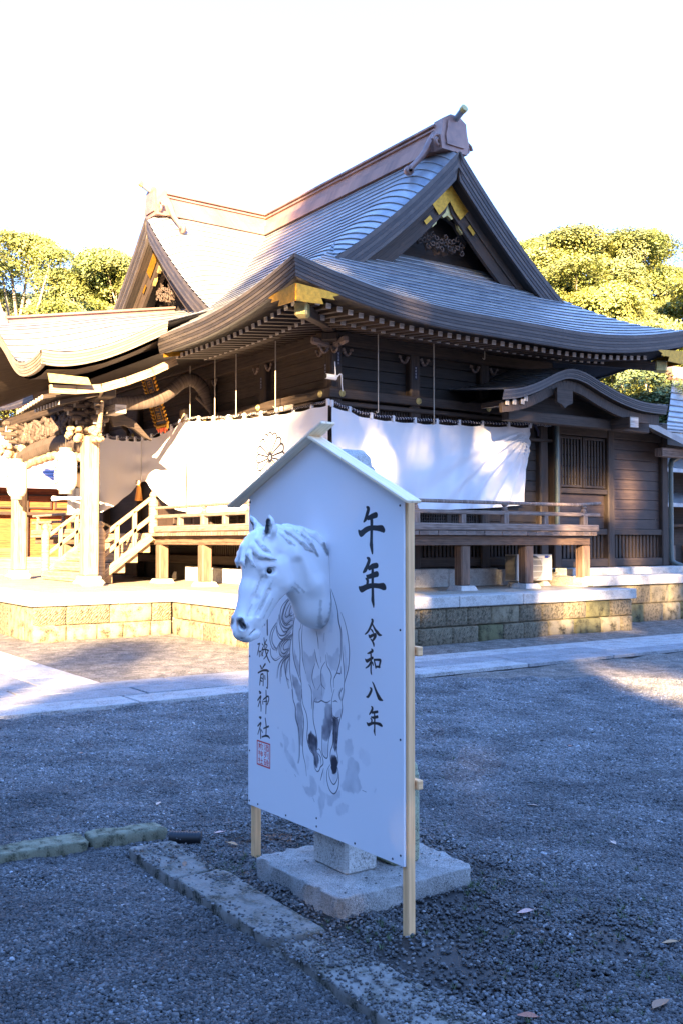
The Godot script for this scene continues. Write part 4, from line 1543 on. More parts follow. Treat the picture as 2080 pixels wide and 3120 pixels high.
func rafters() -> void:
	for row in 2:
		var e0 := 0.36 if row == 0 else 0.98
		var e1 := 1.2 if row == 0 else 1.95
		var y0 := 4.815 if row == 0 else 4.875
		var y1 := 4.9 if row == 0 else 5.03
		var wd := 0.085
		var wood := MB.new()
		var ln := Vector2(e1 - e0, y1 - y0).length()
		wood.box(Vector3(0, 0, ln * 0.5 + 0.006), Vector3(wd, 0.075, ln - 0.012), Basis(), 0.006)
		var wm := wood.mesh()
		var cap := box_mesh(Vector3(wd + 0.002, 0.077, 0.014), 0.003)
		var pitch := atan2(y1 - y0, e1 - e0)
		var u := EU + 0.62 + row * 0.5
		while u < 2.0 * UM - EU - 0.6 - row * 0.45:
			var l := lift(e0, minf(u - EU, 2.0 * UM - EU - u)) * 0.85
			# local +z runs back from the eave
			var b := Basis(Vector3.UP, PI) * Basis(Vector3.RIGHT, -pitch)
			var xf := Transform3D(b, V(u, y0 + l, EW + e0))
			var r := piece(hall, "rafter", wm, M.hall, xf)
			var c := MeshInstance3D.new()
			c.name = "painted_end"
			c.mesh = cap
			c.material_override = M.cap_white
			r.add_child(c, true)
			u += 0.195
		var w := EW + 0.62 + row * 0.5
		while w < 25.0:
			if w > 16.25 and w < 23.2:
				w += 0.195
				continue
			var l := lift(e0, w - EW) * 0.85
			var b := Basis(Vector3.UP, PI / 2) * Basis(Vector3.RIGHT, -pitch)
			var r := piece(hall, "rafter", wm, M.hall, Transform3D(b, V(EU + e0, y0 + l, w)))
			var c := MeshInstance3D.new()
			c.name = "painted_end"
			c.mesh = cap
			c.material_override = M.cap_white
			r.add_child(c, true)
			w += 0.195

func verge(d: float) -> Vector2:
	return Vector2(d, gmain(d) - roll(d, 0.0))

func gable(parent: Node3D, T: Transform3D, dmax: float) -> void:
	var N := 22
	var pts := []
	var nor := []
	for i in N + 1:
		var d := dmax * i / N
		var p := verge(d)
		var q := verge(d + 0.01)
		var t := (q - p).normalized()
		pts.push_back(p)
		nor.push_back(Vector2(t.y, -t.x))
	for s in [-1.0, 1.0]:
		var strip := func(o0: float, o1: float, z0: float, z1: float, i0: int, i1: int) -> MB:
			var mb := MB.new()
			mb.off = Vector2(rng.randf() * 5, rng.randf() * 5)
			var rows := []
			for e in [[o0, z0], [o1, z1]]:
				var line := PackedVector3Array()
				for i in range(i0, i1 + 1):
					var p: Vector2 = pts[i] + nor[i] * (e[0] as float)
					if p.x < 0.0:
						var back: Vector2 = nor[i]
						p = pts[i] + nor[i] * (pts[i].x / maxf(-back.x, 0.001))
					line.push_back(T * Vector3(p.x * s, p.y, e[1]))
				rows.push_back(line)
			mb.grid(rows, 1.0, s > 0, true)
			return mb
		# layered edge
		for j in 5:
			var o := 0.064 * j
			var mb: MB = strip.call(o - (0.02 if j == 0 else 0.0), o + 0.06, -0.012 * j + 0.01, -0.012 * j + 0.006, 0, N)
			var m2: MB = strip.call(o + 0.06, o + 0.06, -0.012 * j + 0.006, -0.012 * j - 0.05, 0, N)
			mb.v.append_array(m2.v)
			mb.n.append_array(m2.n)
			mb.t.append_array(m2.t)
			part(parent, "verge_layer", mb, M.edge if j % 2 == 0 else M.edge_b)
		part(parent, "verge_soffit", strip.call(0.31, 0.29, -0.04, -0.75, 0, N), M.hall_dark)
		# barge board with two mouldings
		for q in [[0.30, 0.44, -0.27], [0.44, 0.66, -0.30]]:
			var mb: MB = strip.call(q[0], q[1], q[2], q[2], 0, N)
			var m2: MB = strip.call(q[1], q[1], q[2], q[2] - 0.07, 0, N)
			mb.v.append_array(m2.v)
			mb.n.append_array(m2.n)
			mb.t.append_array(m2.t)
			part(hall, "barge_board", mb, M.hall)
		# gilt fittings at head and foot
		part(hall, "gilt_barge_plate", strip.call(0.33, 0.6, -0.262, -0.265, 2, 5), M.gold)
		part(hall, "gilt_barge_plate", strip.call(0.32, 0.64, -0.262, -0.265, N - 4, N), M.gold)
		part(hall, "gilt_barge_plate", strip.call(0.42, 0.5, -0.258, -0.258, N - 5, N - 3), M.gold_pale)
		part(hall, "gilt_barge_plate", strip.call(0.48, 0.56, -0.258, -0.258, 6, 7), M.gold)
	# gable wall and its timbers
	var foot := verge(dmax).y - 0.25
	var poly := PackedVector2Array()
	for i in range(N, -1, -1): poly.push_back(Vector2(-pts[i].x, pts[i].y - 0.3))
	for i in range(1, N + 1): poly.push_back(Vector2(pts[i].x, pts[i].y - 0.3))
	poly.push_back(Vector2(pts[N].x, foot - 0.3))
	poly.push_back(Vector2(-pts[N].x, foot - 0.3))
	var wall := MB.new()
	wall.prism(poly, -0.95, -0.8, T)
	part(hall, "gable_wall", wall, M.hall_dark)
	for q in [[foot + 0.42, 2.2, 0.16, 0.08, -0.8], [foot + 0.82, 1.75, 0.2, 0.1, -0.8], [foot + 0.12, 2.6, 0.18, 0.12, -0.8]]:
		var mb := MB.new()
		mb.box(T * Vector3(0, q[0], q[4] + q[3] * 0.5), Vector3(q[1] * 2.0, q[2], q[3]), T.basis, 0.015)
		part(hall, "gable_beam", mb, M.hall)
	for x in [-0.9, 0.0, 0.9]:
		var mb := MB.new()
		mb.box(T * Vector3(x, foot + 0.62, -0.72), Vector3(0.14, 0.24, 0.1), T.basis, 0.02)
		part(hall, "gable_strut", mb, M.hall)
	# pendant below the peak: gilt fan above, carved wave board behind
	var fan := PackedVector2Array([Vector2(0, 7.95), Vector2(0.16, 7.72), Vector2(0.26, 7.5), Vector2(0.36, 7.12), Vector2(0.27, 7.2), Vector2(0.2, 7.42), Vector2(0.1, 7.34), Vector2(0, 7.4), Vector2(-0.1, 7.34), Vector2(-0.2, 7.42), Vector2(-0.27, 7.2), Vector2(-0.36, 7.12), Vector2(-0.26, 7.5), Vector2(-0.16, 7.72)])
	var fm := MB.new()
	fm.prism(fan, -0.4, -0.33, T)
	part(hall, "gilt_pendant", fm, M.gold_pale)
	var wv := PackedVector2Array()
	for i in 33:
		var x := -0.62 + 1.24 * i / 32.0
		wv.push_back(Vector2(x, 6.9 + 0.07 * sin(i * 1.2) - 0.12 * cos(x * 4.0)))
	wv.push_back(Vector2(0.34, 7.35))
	wv.push_back(Vector2(0.0, 7.5))
	wv.push_back(Vector2(-0.34, 7.35))
	var wb := MB.new()
	wb.prism(wv, -0.62, -0.52, T)
	for i in 22:
		var x := -0.5 + 1.0 * (i % 11) / 10.0
		var y := 6.88 + 0.14 * (i / 11) + 0.05 * sin(i * 2.3)
		var pa := []
		var ra := []
		for k in 9:
			var a := k * 0.75 + i
			pa.push_back(T * Vector3(x + cos(a) * (0.06 - 0.005 * k), y + sin(a) * (0.06 - 0.005 * k), -0.505))
			ra.push_back(0.014)
		wb.tube(pa, ra, 5)
	part(hall, "carved_gable_board", wb, M.carved)

func ridge_box(a: Vector3, b: Vector3, parent: Node3D) -> void:
	var prof := PackedVector2Array([Vector2(-0.36, 8.5), Vector2(-0.36, 8.69), Vector2(-0.31, 8.71), Vector2(-0.25, 8.73), Vector2(-0.25, 8.9), Vector2(-0.29, 8.905), Vector2(-0.29, 8.94), Vector2(-0.25, 8.945), Vector2(-0.25, 8.955), Vector2(-0.33, 8.965), Vector2(-0.33, 9.0), Vector2(-0.17, 9.05), Vector2(0, 9.07), Vector2(0.17, 9.05), Vector2(0.33, 9.0), Vector2(0.33, 8.965), Vector2(0.25, 8.955), Vector2(0.25, 8.945), Vector2(0.29, 8.94), Vector2(0.29, 8.905), Vector2(0.25, 8.9), Vector2(0.25, 8.73), Vector2(0.31, 8.71), Vector2(0.36, 8.69), Vector2(0.36, 8.5)])
	var d := (b - a)
	var ln := d.length()
	d = d / ln
	var mb := MB.new()
	mb.prism(prof, 0.0, ln, Transform3D(Basis(Vector3.UP.cross(d), Vector3.UP, d), a))
	part(parent, "ridge", mb, M.ridge)

func onigawara(T: Transform3D) -> void:
	# ridge-end block: shield with shoulders, side scrolls that run down the slope, a horn on top
	var shield := PackedVector2Array([Vector2(-0.3, 0.0), Vector2(-0.34, 0.2), Vector2(-0.29, 0.38), Vector2(-0.27, 0.56), Vector2(-0.17, 0.62), Vector2(-0.1, 0.66), Vector2(0.1, 0.66), Vector2(0.17, 0.62), Vector2(0.27, 0.56), Vector2(0.29, 0.38), Vector2(0.34, 0.2), Vector2(0.3, 0.0)])
	var mb := MB.new()
	mb.prism(shield, -0.16, 0.1, T)
	var inner := PackedVector2Array()
	for p in shield: inner.push_back(Vector2(p.x * 0.68, p.y * 0.78 + 0.09))
	mb.prism(inner, 0.1, 0.13, T)
	var o := part(hall, "ridge_end_ornament", mb, M.ridge)
	for s in [-1.0, 1.0]:
		var sc := MB.new()
		var pa := []
		var ra := []
		for q in [[0.24, 0.36, 0.07], [0.33, 0.2, 0.075], [0.42, 0.02, 0.065], [0.5, -0.1, 0.055], [0.58, -0.19, 0.05], [0.66, -0.28, 0.05], [0.74, -0.37, 0.06]]:
			pa.push_back(T * Vector3(q[0] * s, q[1], -0.1 - (q[0] as float) * 0.28))
			ra.push_back(q[2])
		sc.tube(pa, ra, 8)
		pa = []
		ra = []
		for k in 14:
			var a := k * 0.6
			var r := 0.13 - 0.008 * k
			pa.push_back(T * Vector3(s * (0.34 + cos(a) * r), 0.14 + sin(a) * r, 0.03))
			ra.push_back(0.03)
		sc.tube(pa, ra, 6)
		sc.lathe([Vector2(0.0, -0.05), Vector2(0.08, -0.05), Vector2(0.09, 0.0), Vector2(0.08, 0.05), Vector2(0.0, 0.05)], T * Transform3D(Basis(Vector3.RIGHT, PI / 2), Vector3(0.74 * s, -0.38, -0.3)), 12)
		part(o, "scroll_wing", sc, M.ridge)
	var horn := MB.new()
	horn.tube([T * Vector3(0, 0.45, -0.25), T * Vector3(0, 0.54, 0.0), T * Vector3(0, 0.61, 0.18), T * Vector3(0, 0.69, 0.33)], [0.055, 0.055, 0.058, 0.062], 12)
	var h := part(o, "ridge_horn", horn, M.copper)
	var cap := MB.new()
	cap.tube([T * Vector3(0, 0.675, 0.3), T * Vector3(0, 0.705, 0.37)], [0.07, 0.07], 14)
	part(o, "gilt_horn_cap", cap, M.gold_pale)

# ---------- porch: curved roof on two pillars over the stairs
func porch_edge(u: float) -> float:
	var t := (u - 5.18) / 2.12
	return lerpf(4.43, 5.2, t) - 0.17 * sin(clampf(t, 0, 1) * PI) * (1.0 - 0.3 * t) + 0.06 * pow(clampf(1.0 - t * 4.0, 0, 1), 2.0)

func porch_y(u: float, w: float) -> float:
	var s := absf(w - WC) / 3.68
	var ye := porch_edge(u)
	var yr := lerpf(5.66, 6.42, (u - 5.18) / 4.0)
	var c := 0.5 + 0.5 * cos(PI * minf(s, 1.0))
	return ye + (yr - ye) * c + 0.16 * pow(s, 7.0) - 0.16 - 0.18 * exp(-pow((s - 0.62) / 0.2, 2.0))  + 0.16 * (1.0 if false else 1.0)

func build_porch() -> void:
	var roof := MB.new()
	var rows := []
	for i in 29:
		var w := lerpf(16.0, 23.36, i / 28.0)
		var line := PackedVector3Array()
		for k in 15:
			var u := lerpf(5.2, 9.3, k / 14.0)
			line.push_back(V(u, porch_y(u, w) - 0.03, w))
		rows.push_back(line)
	roof.grid(rows, 1.0, true)
	var rp := part(hall, "porch_roof", roof, M.edge_b)
	var n := 34
	for i in n:
		var w0 := lerpf(16.0, 23.36, i / float(n))
		var w1 := lerpf(16.0, 23.36, (i + 1) / float(n))
		var left := (w0 + w1) * 0.5 < WC
		var lo := PackedVector3Array()
		var up := PackedVector3Array()
		for k in 15:
			var u := lerpf(5.18, 9.3, k / 14.0)
			lo.push_back(V(u, porch_y(u, w0 if left else w1), w0 if left else w1))
			up.push_back(V(u, porch_y(u, w1 if left else w0), w1 if left else w0))
		course(rp, lo, up, M.copper if i % 3 else M.copper_b)
	# layered edges at the side and along the curved front
	var side := []
	for k in 25:
		var u := lerpf(5.18, 7.42, k / 24.0)
		side.push_back(V(u, porch_y(u, 16.0), 16.0))
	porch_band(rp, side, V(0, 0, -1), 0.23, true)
	var front := []
	for i in 49:
		var w := lerpf(16.0, 23.36, i / 48.0)
		front.push_back(V(5.18, porch_y(5.18, w), w))
	front.reverse()
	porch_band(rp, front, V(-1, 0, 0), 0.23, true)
	# underside
	var so := MB.new()
	rows = []
	for i in 25:
		var w := lerpf(16.08, 23.28, i / 24.0)
		var line := PackedVector3Array()
		for k in 9:
			var u := lerpf(5.3, 9.2, k / 8.0)
			line.push_back(V(u, porch_y(u, w) - 0.27, w))
		rows.push_back(line)
	so.grid(rows, 1.0, false)
	part(hall, "porch_soffit", so, M.hall)
	# ridge of the porch, sloping down to the front, with its end block
	var prof := PackedVector2Array([Vector2(-0.28, -0.3), Vector2(-0.24, 0.0), Vector2(-0.24, 0.12), Vector2(-0.3, 0.13), Vector2(-0.3, 0.17), Vector2(0, 0.22), Vector2(0.3, 0.17), Vector2(0.3, 0.13), Vector2(0.24, 0.12), Vector2(0.24, 0.0), Vector2(0.28, -0.3)])
	var a := V(5.62, 5.72, WC)
	var b := V(9.2, 6.4, WC)
	var d := (b - a).normalized()
	var zz := d
	var xx := Vector3.UP.cross(zz).normalized()
	var rm := MB.new()
	rm.prism(prof, 0.0, (b - a).length(), Transform3D(Basis(xx, zz.cross(xx), zz), a))
	part(rp, "ridge", rm, M.ridge)
	var eb := MB.new()
	eb.prism(PackedVector2Array([Vector2(-0.32, -0.25), Vector2(-0.3, 0.1), Vector2(-0.16, 0.3), Vector2(0, 0.36), Vector2(0.16, 0.3), Vector2(0.3, 0.1), Vector2(0.32, -0.25)]), 0.0, 0.16, Transform3D(Basis(Vector3(0, 0, 1), Vector3.UP, Vector3(-1, 0, 0)), V(5.62, 5.68, WC)))
	part(hall, "ridge_end_ornament", eb, M.ridge)
	# lit barge board that follows the side edge, with a gilt plate at its tip
	for w in [16.38, 22.98]:
		var path := [V(5.45, 4.07, w), V(5.9, 4.09, w), V(6.35, 4.16, w), V(6.8, 4.32, w), V(7.3, 4.54, w), V(7.75, 4.78, w)]
		var mb := MB.new()
		for i in path.size() - 1: mb.bar(path[i], path[i + 1] + (path[i + 1] - path[i]) * 0.02, 0.07, 0.14, Vector3.UP)
		part(hall, "porch_barge_board", mb, M.porch_wood)
	var gp := MB.new()
	gp.prism(PackedVector2Array([Vector2(0, 0.03), Vector2(0.72, 0.05), Vector2(0.66, 0.17), Vector2(-0.03, 0.18)]), 0, 0.02, Transform3D(Basis(Vector3.RIGHT, Vector3.UP, Vector3.BACK), V(5.38, 4.12, 16.2)))
	part(hall, "gilt_porch_plate", gp, M.gold_pale)
	var gq := MB.new()
	gq.prism(PackedVector2Array([Vector2(0, 0), Vector2(0.5, 0.1), Vector2(0.5, 0.3), Vector2(0.0, 0.22)]), 0, 0.02, Transform3D(Basis(Vector3.RIGHT, Vector3.UP, Vector3.BACK), V(7.35, 4.75, 16.02)))
	part(hall, "gilt_porch_plate", gq, M.gold)
	# rafters of the porch at its front corner
	for i in 10:
		var mb := MB.new()
		mb.bar(V(5.45, 3.98 - 0.012 * i, 16.75 + i * 0.15), V(6.4, 4.2, 16.75 + i * 0.15), 0.07, 0.07)
		var r := part(hall, "rafter", mb, M.hall)
		var c := MB.new()
		c.bx(5.43, 5.447, 3.94 - 0.012 * i, 4.01 - 0.012 * i, 16.715 + i * 0.15, 16.785 + i * 0.15)
		part(r, "painted_end", c, M.cap_white)
	for i in 9:
		var mb := MB.new()
		mb.bar(V(5.8, 3.93, 16.9 + i * 0.16), V(6.7, 4.2, 16.9 + i * 0.16), 0.07, 0.07)
		var r := part(hall, "rafter", mb, M.hall)
		var c := MB.new()
		c.bx(5.78, 5.797, 3.89, 3.965, 16.865 + i * 0.16, 16.935 + i * 0.16)
		part(r, "painted_end", c, M.cap_white)
	# two square pillars, their stone bases, carved heads and bracket sets
	for w in [17.55, 21.8]:
		var pb := MB.new()
		pb.bx(6.36, 6.84, 0.688, 0.8, w - 0.24, w + 0.24, 0.05)
		pb.bx(6.42, 6.78, 0.8, 0.87, w - 0.18, w + 0.18, 0.02)
		part(hall, "pillar_base", pb, M.granite)
		var mb := MB.new()
		mb.bx(6.46, 6.74, 0.87, 3.44, w - 0.14, w + 0.14, 0.03)
		part(hall, "porch_pillar", mb, M.porch_wood)
		# animal-head noses left and right of the head
		for s in [-1.0, 1.0]:
			var nm := MB.new()
			var rq := RandomNumberGenerator.new()
			rq.seed = 31
			for k in 22:
				var q := Vector3(rq.randf_range(-0.09, 0.09), rq.randf_range(-0.11, 0.13), rq.randf_range(0.16, 0.46))
				var rr0 := rq.randf_range(0.045, 0.085) * (1.2 - q.z)
				nm.lathe([Vector2(0, -rr0), Vector2(rr0 * 0.7, -rr0 * 0.7), Vector2(rr0, 0.0), Vector2(rr0 * 0.7, rr0 * 0.7), Vector2(0, rr0)], Transform3D(Basis(), V(6.6 + q.x, 3.44 + q.y, w - s * q.z)), 8)
			var pa := []
			var ra := []
			for k in 9:
				pa.push_back(V(6.6, 3.38 + 0.012 * k * k - 0.05 * k * 0.3, w - s * (0.2 + 0.05 * k)))
				ra.push_back(0.085 - 0.007 * k)
			nm.tube(pa, ra, 8)
			part(hall, "carved_beam_nose", nm, M.porch_wood)
		var nf := MB.new()
		var rn := RandomNumberGenerator.new()
		rn.seed = 32
		for k in 20:
			var q := Vector3(rn.randf_range(0.14, 0.44), rn.randf_range(-0.1, 0.12), rn.randf_range(-0.09, 0.09))
			var rr1 := rn.randf_range(0.045, 0.085) * (1.2 - q.x)
			nf.lathe([Vector2(0, -rr1), Vector2(rr1 * 0.7, -rr1 * 0.7), Vector2(rr1, 0.0), Vector2(rr1 * 0.7, rr1 * 0.7), Vector2(0, rr1)], Transform3D(Basis(), V(6.6 - q.x, 3.46 + q.y, w + q.z)), 8)
		part(hall, "carved_beam_nose", nf, M.porch_wood)
		bracket_set(V(6.6, 3.52, w))
	# rainbow beam, its sunlit lower surface as a paler tube and the carved dragon panel between the pillars
	var rb := MB.new()
	var pa2 := []
	var ra2 := []
	for i in 17:
		var t := i / 16.0
		pa2.push_back(V(6.6, 3.3 + 0.16 * sin(t * PI), lerpf(17.68, 21.66, t)))
		ra2.push_back(0.17 + 0.05 * absf(t - 0.5))
	rb.tube(pa2, ra2, 12, Vector2(0.7, 1.0))
	part(hall, "rainbow_beam", rb, M.carved)
	var lb := MB.new()
	pa2 = []
	ra2 = []
	for i in 41:
		var t := i / 40.0
		pa2.push_back(V(6.53, 3.04 + 0.16 * sin(t * PI) + 0.018 * sin(i * 1.7), lerpf(17.7, 21.64, t)))
		ra2.push_back(0.075 + 0.02 * sin(i * 2.1))
	lb.tube(pa2, ra2, 8)
	part(hall, "sunlit_lower_edge", lb, M.porch_wood)
	var dr := MB.new()
	var r2 := RandomNumberGenerator.new()
	r2.seed = 99
	for k in 26:
		pa2 = []
		ra2 = []
		var w0 := lerpf(18.3, 21.1, k / 25.0)
		for i in 9:
			pa2.push_back(V(6.56 + r2.randf_range(-0.06, 0.06), 3.8 + 0.2 * sin(i * 0.9 + k * 1.3) + r2.randf_range(-0.05, 0.05), w0 + 0.05 * i + 0.1 * cos(i * 1.1 + k)))
			ra2.push_back(r2.randf_range(0.025, 0.055))
		dr.tube(pa2, ra2, 6)
	part(hall, "carved_dragon_panel", dr, M.carved)
	var pl := MB.new()
	pl.bx(6.62, 6.68, 3.55, 4.1, 18.1, 21.3)
	part(hall, "panel_backing", pl, M.hall_dark)
	var pu := MB.new()
	pu.bx(6.5, 6.72, 4.06, 4.26, 16.6, 22.8, 0.02)
	part(hall, "porch_purlin", pu, M.hall)
	# beam end with white face, and arched tie beams from the pillars back to the hall
	var be := MB.new()
	be.bx(6.86, 7.08, 3.84, 4.0, 17.0, 17.5, 0.01)
	part(hall, "beam_end", be, M.cap_white)
	for w in [17.55, 21.8]:
		var pth := [V(6.74, 4.08, w), V(7.1, 4.1, w), V(7.5, 4.14, w), V(7.9, 4.24, w), V(8.2, 4.42, w), V(8.42, 4.6, w), V(8.6, 4.68, w), V(8.78, 4.64, w), V(8.92, 4.5, w), V(9.0, 4.3, w), V(9.06, 4.15, w)]
		var rr := [0.13, 0.13, 0.125, 0.12, 0.12, 0.12, 0.125, 0.13, 0.13, 0.11, 0.08]
		# curve is finer than the list
		var cv := Curve3D.new()
		for p in pth: cv.add_point(p)
		var mb := MB.new()
		mb.tube(smooth_path(pth, 4), smooth_vals(rr, 4), 12, Vector2(0.75, 1.1))
		part(hall, "arched_tie_beam", mb, M.carved)
		var cb := MB.new()
		for k in 9:
			cb.tube([V(8.75 + 0.03 * k, 4.35 - 0.02 * k, w), V(8.9 + 0.03 * k, 4.3 - 0.03 * k, w + 0.03), V(9.1, 4.22 - 0.03 * k, w)], [0.035, 0.045, 0.03], 6)
		part(hall, "carved_wall_bracket", cb, M.carved)
		var br := MB.new()
		br.prism(PackedVector2Array([Vector2(0, 0), Vector2(0.12, 0.06), Vector2(0.3, 0.02), Vector2(0.52, -0.08), Vector2(0.86, -0.42), Vector2(0.7, -0.36), Vector2(0.5, -0.22), Vector2(0.3, -0.16), Vector2(0.1, -0.2)]), -0.05, 0.05, Transform3D(Basis(), V(6.95, 3.85, w)))
		part(hall, "carved_side_wing", br, M.hall)
	# gilt plaque with carved frame hung under the porch roof
	var q := thing("shrine_plaque", "gilt framed black name plaque tilted forward under the porch roof", "plaque", V(8.7, 4.0, 19.1))
	var tl := Transform3D(Basis(Vector3(0, 0, 1), Vector3.UP, Vector3(-1, 0, 0)).rotated(Vector3(0, 0, 1), 0.3), V(8.35, 4.42, 18.62))
	tl = Transform3D(Basis(Vector3(0, 0, 1), Vector3.UP, Vector3(-1, 0, 0)) * Basis(Vector3.RIGHT, 0.32), V(8.35, 4.38, 18.55))
	var bd := MB.new()
	bd.box(tl * Vector3.ZERO, Vector3(0.46, 1.0, 0.05), tl.basis, 0.01)
	part(q, "board", bd, M.black)
	var fm := MB.new()
	for s in [-1.0, 1.0]:
		for k in 14:
			fm.box(tl * Vector3(s * 0.29, -0.5 + k * 0.077, 0.03), Vector3(0.11, 0.06, 0.05), tl.basis * Basis(Vector3.BACK, 0.5 * s), 0.02)
		for k in 7:
			fm.box(tl * Vector3(-0.24 + k * 0.08, s * 0.56, 0.03), Vector3(0.06, 0.11, 0.05), tl.basis * Basis(Vector3.BACK, 0.4 * s), 0.02)
	part(q, "gilt_frame", fm, M.gold)
	var inner := MB.new()
	for s in [-1.0, 1.0]:
		inner.box(tl * Vector3(s * 0.17, 0, 0.03), Vector3(0.02, 0.86, 0.02), tl.basis)
		inner.box(tl * Vector3(0, s * 0.43, 0.03), Vector3(0.32, 0.02, 0.02), tl.basis)
	# the characters, as raised gilt strokes
	for k in 5:
		var y := 0.33 - 0.165 * k
		for s in [[-0.07, 0.05, 0.07, 0.05], [-0.09, 0.0, 0.09, 0.0], [-0.06, -0.05, 0.07, -0.05], [0.0, 0.06, 0.0, -0.06], [-0.07, 0.05, -0.085, -0.055]]:
			var wob := 0.01 * sin(k * 3.0 + s[0] * 40.0)
			inner.bar(tl * Vector3(s[0], y + s[1] + wob, 0.03), tl * Vector3(s[2], y + s[3] - wob, 0.03), 0.014, 0.012, tl.basis.z)
	part(q, "gilt_lettering", inner, M.gold)
	var fl := MB.new()
	for k in 5:
		fl.tube([tl * Vector3(-0.2 + 0.1 * k, -0.58, 0.04), tl * Vector3(-0.2 + 0.1 * k, -0.66 - 0.03 * (k % 2), 0.05)], [0.035, 0.006], 6)
	part(q, "vermilion_fringe", fl, mat(rgb(196, 74, 34), 0.6))

	# paper lanterns hung from the beam between the pillars
	lantern(V(6.32, 2.82, 18.05), "white paper lantern with black characters hanging beside the nearer porch pillar")
	lantern(V(6.32, 2.82, 21.05), "white paper lantern cut off by the left edge of the picture")
	# white streamer rods across at lantern height
	var wr := MB.new()
	wr.tube([V(6.45, 2.3, 17.6), V(6.2, 2.3, 17.95), V(6.1, 2.3, 18.1)], [0.03, 0.03, 0.05], 8)
	part(hall, "rope_end", wr, M.paper)

func smooth_path(p: Array, sub: int) -> Array:
	var out := []
	for i in p.size() - 1:
		var a: Vector3 = p[maxi(i - 1, 0)]
		var d: Vector3 = p[mini(i + 2, p.size() - 1)]
		for k in sub:
			out.push_back((p[i] as Vector3).cubic_interpolate(p[i + 1], a, d, k / float(sub)))
	out.push_back(p[-1])
	return out

func smooth_vals(p: Array, sub: int) -> Array:
	var out := []
	for i in p.size() - 1:
		for k in sub:
			out.push_back(lerpf(p[i], p[i + 1], k / float(sub)))
	out.push_back(p[-1])
	return out

func porch_band(parent: Node3D, line: Array, outw: Vector3, th: float, pale := false) -> void:
	for j in 5:
		var mb := MB.new()
		mb.off = Vector2(rng.randf() * 5, rng.randf() * 5)
		var a := PackedVector3Array()
		var b := PackedVector3Array()
		var c := PackedVector3Array()
		for q in line:
			var o := outw * (0.02 - 0.01 * j)
			a.push_back(q + o - Vector3(0, th * j / 5.0 + (0.0 if j == 0 else 0.004), 0))
			b.push_back(q + o - Vector3(0, th * (j + 1) / 5.0, 0))
			c.push_back(q + o - outw * 0.06 - Vector3(0, th * (j + 1) / 5.0, 0))
		mb.grid([c, b, a], 1.0, false, false)
		part(parent, "eave_layer", mb, (M.porch_edge if j % 2 == 0 else M.porch_edge_b) if pale else (M.edge if j % 2 == 0 else M.edge_b))  # the pale pair has the sunlit look in its colour

func bracket_set(at: Vector3) -> void:
	# three tiers of bearing blocks and arms with pale painted ends
	var tiers := [[0.0, 0.16, 0.0], [0.17, 0.13, 0.26], [0.33, 0.13, 0.42], [0.48, 0.12, 0.3]]
	var o: MeshInstance3D = null
	for t in tiers:
		var mb := MB.new()
		mb.box(at + Vector3(0, t[0] + 0.04, 0), Vector3(0.26, 0.09, 0.26), Basis(), 0.03)
		if t[2] > 0.0:
			mb.box(at + Vector3(0, t[0], 0), Vector3(t[2] * 2.0, 0.1, 0.1), Basis(), 0.03)
			mb.box(at + Vector3(0, t[0], 0), Vector3(0.1, 0.1, t[2] * 2.0), Basis(), 0.03)
		o = part(hall, "bracket_block", mb, M.carved)
		if t[2] > 0.0:
			for e in [Vector3(1, 0, 0), Vector3(-1, 0, 0), Vector3(0, 0, 1), Vector3(0, 0, -1)]:
				var m2 := MB.new()
				m2.box(at + Vector3(0, t[0] + 0.075, 0) + e * t[2], Vector3(0.16, 0.1, 0.16), Basis(), 0.03)
				part(hall, "bearing_block", m2, M.carved)
				var m3 := MB.new()
				m3.box(at + Vector3(0, t[0], 0) + e * (t[2] + 0.004), Vector3(0.09 if absf(e.x) < 0.5 else 0.012, 0.09, 0.09 if absf(e.z) < 0.5 else 0.012), Basis(), 0.003)
				part(o, "painted_end", m3, M.cap_white)

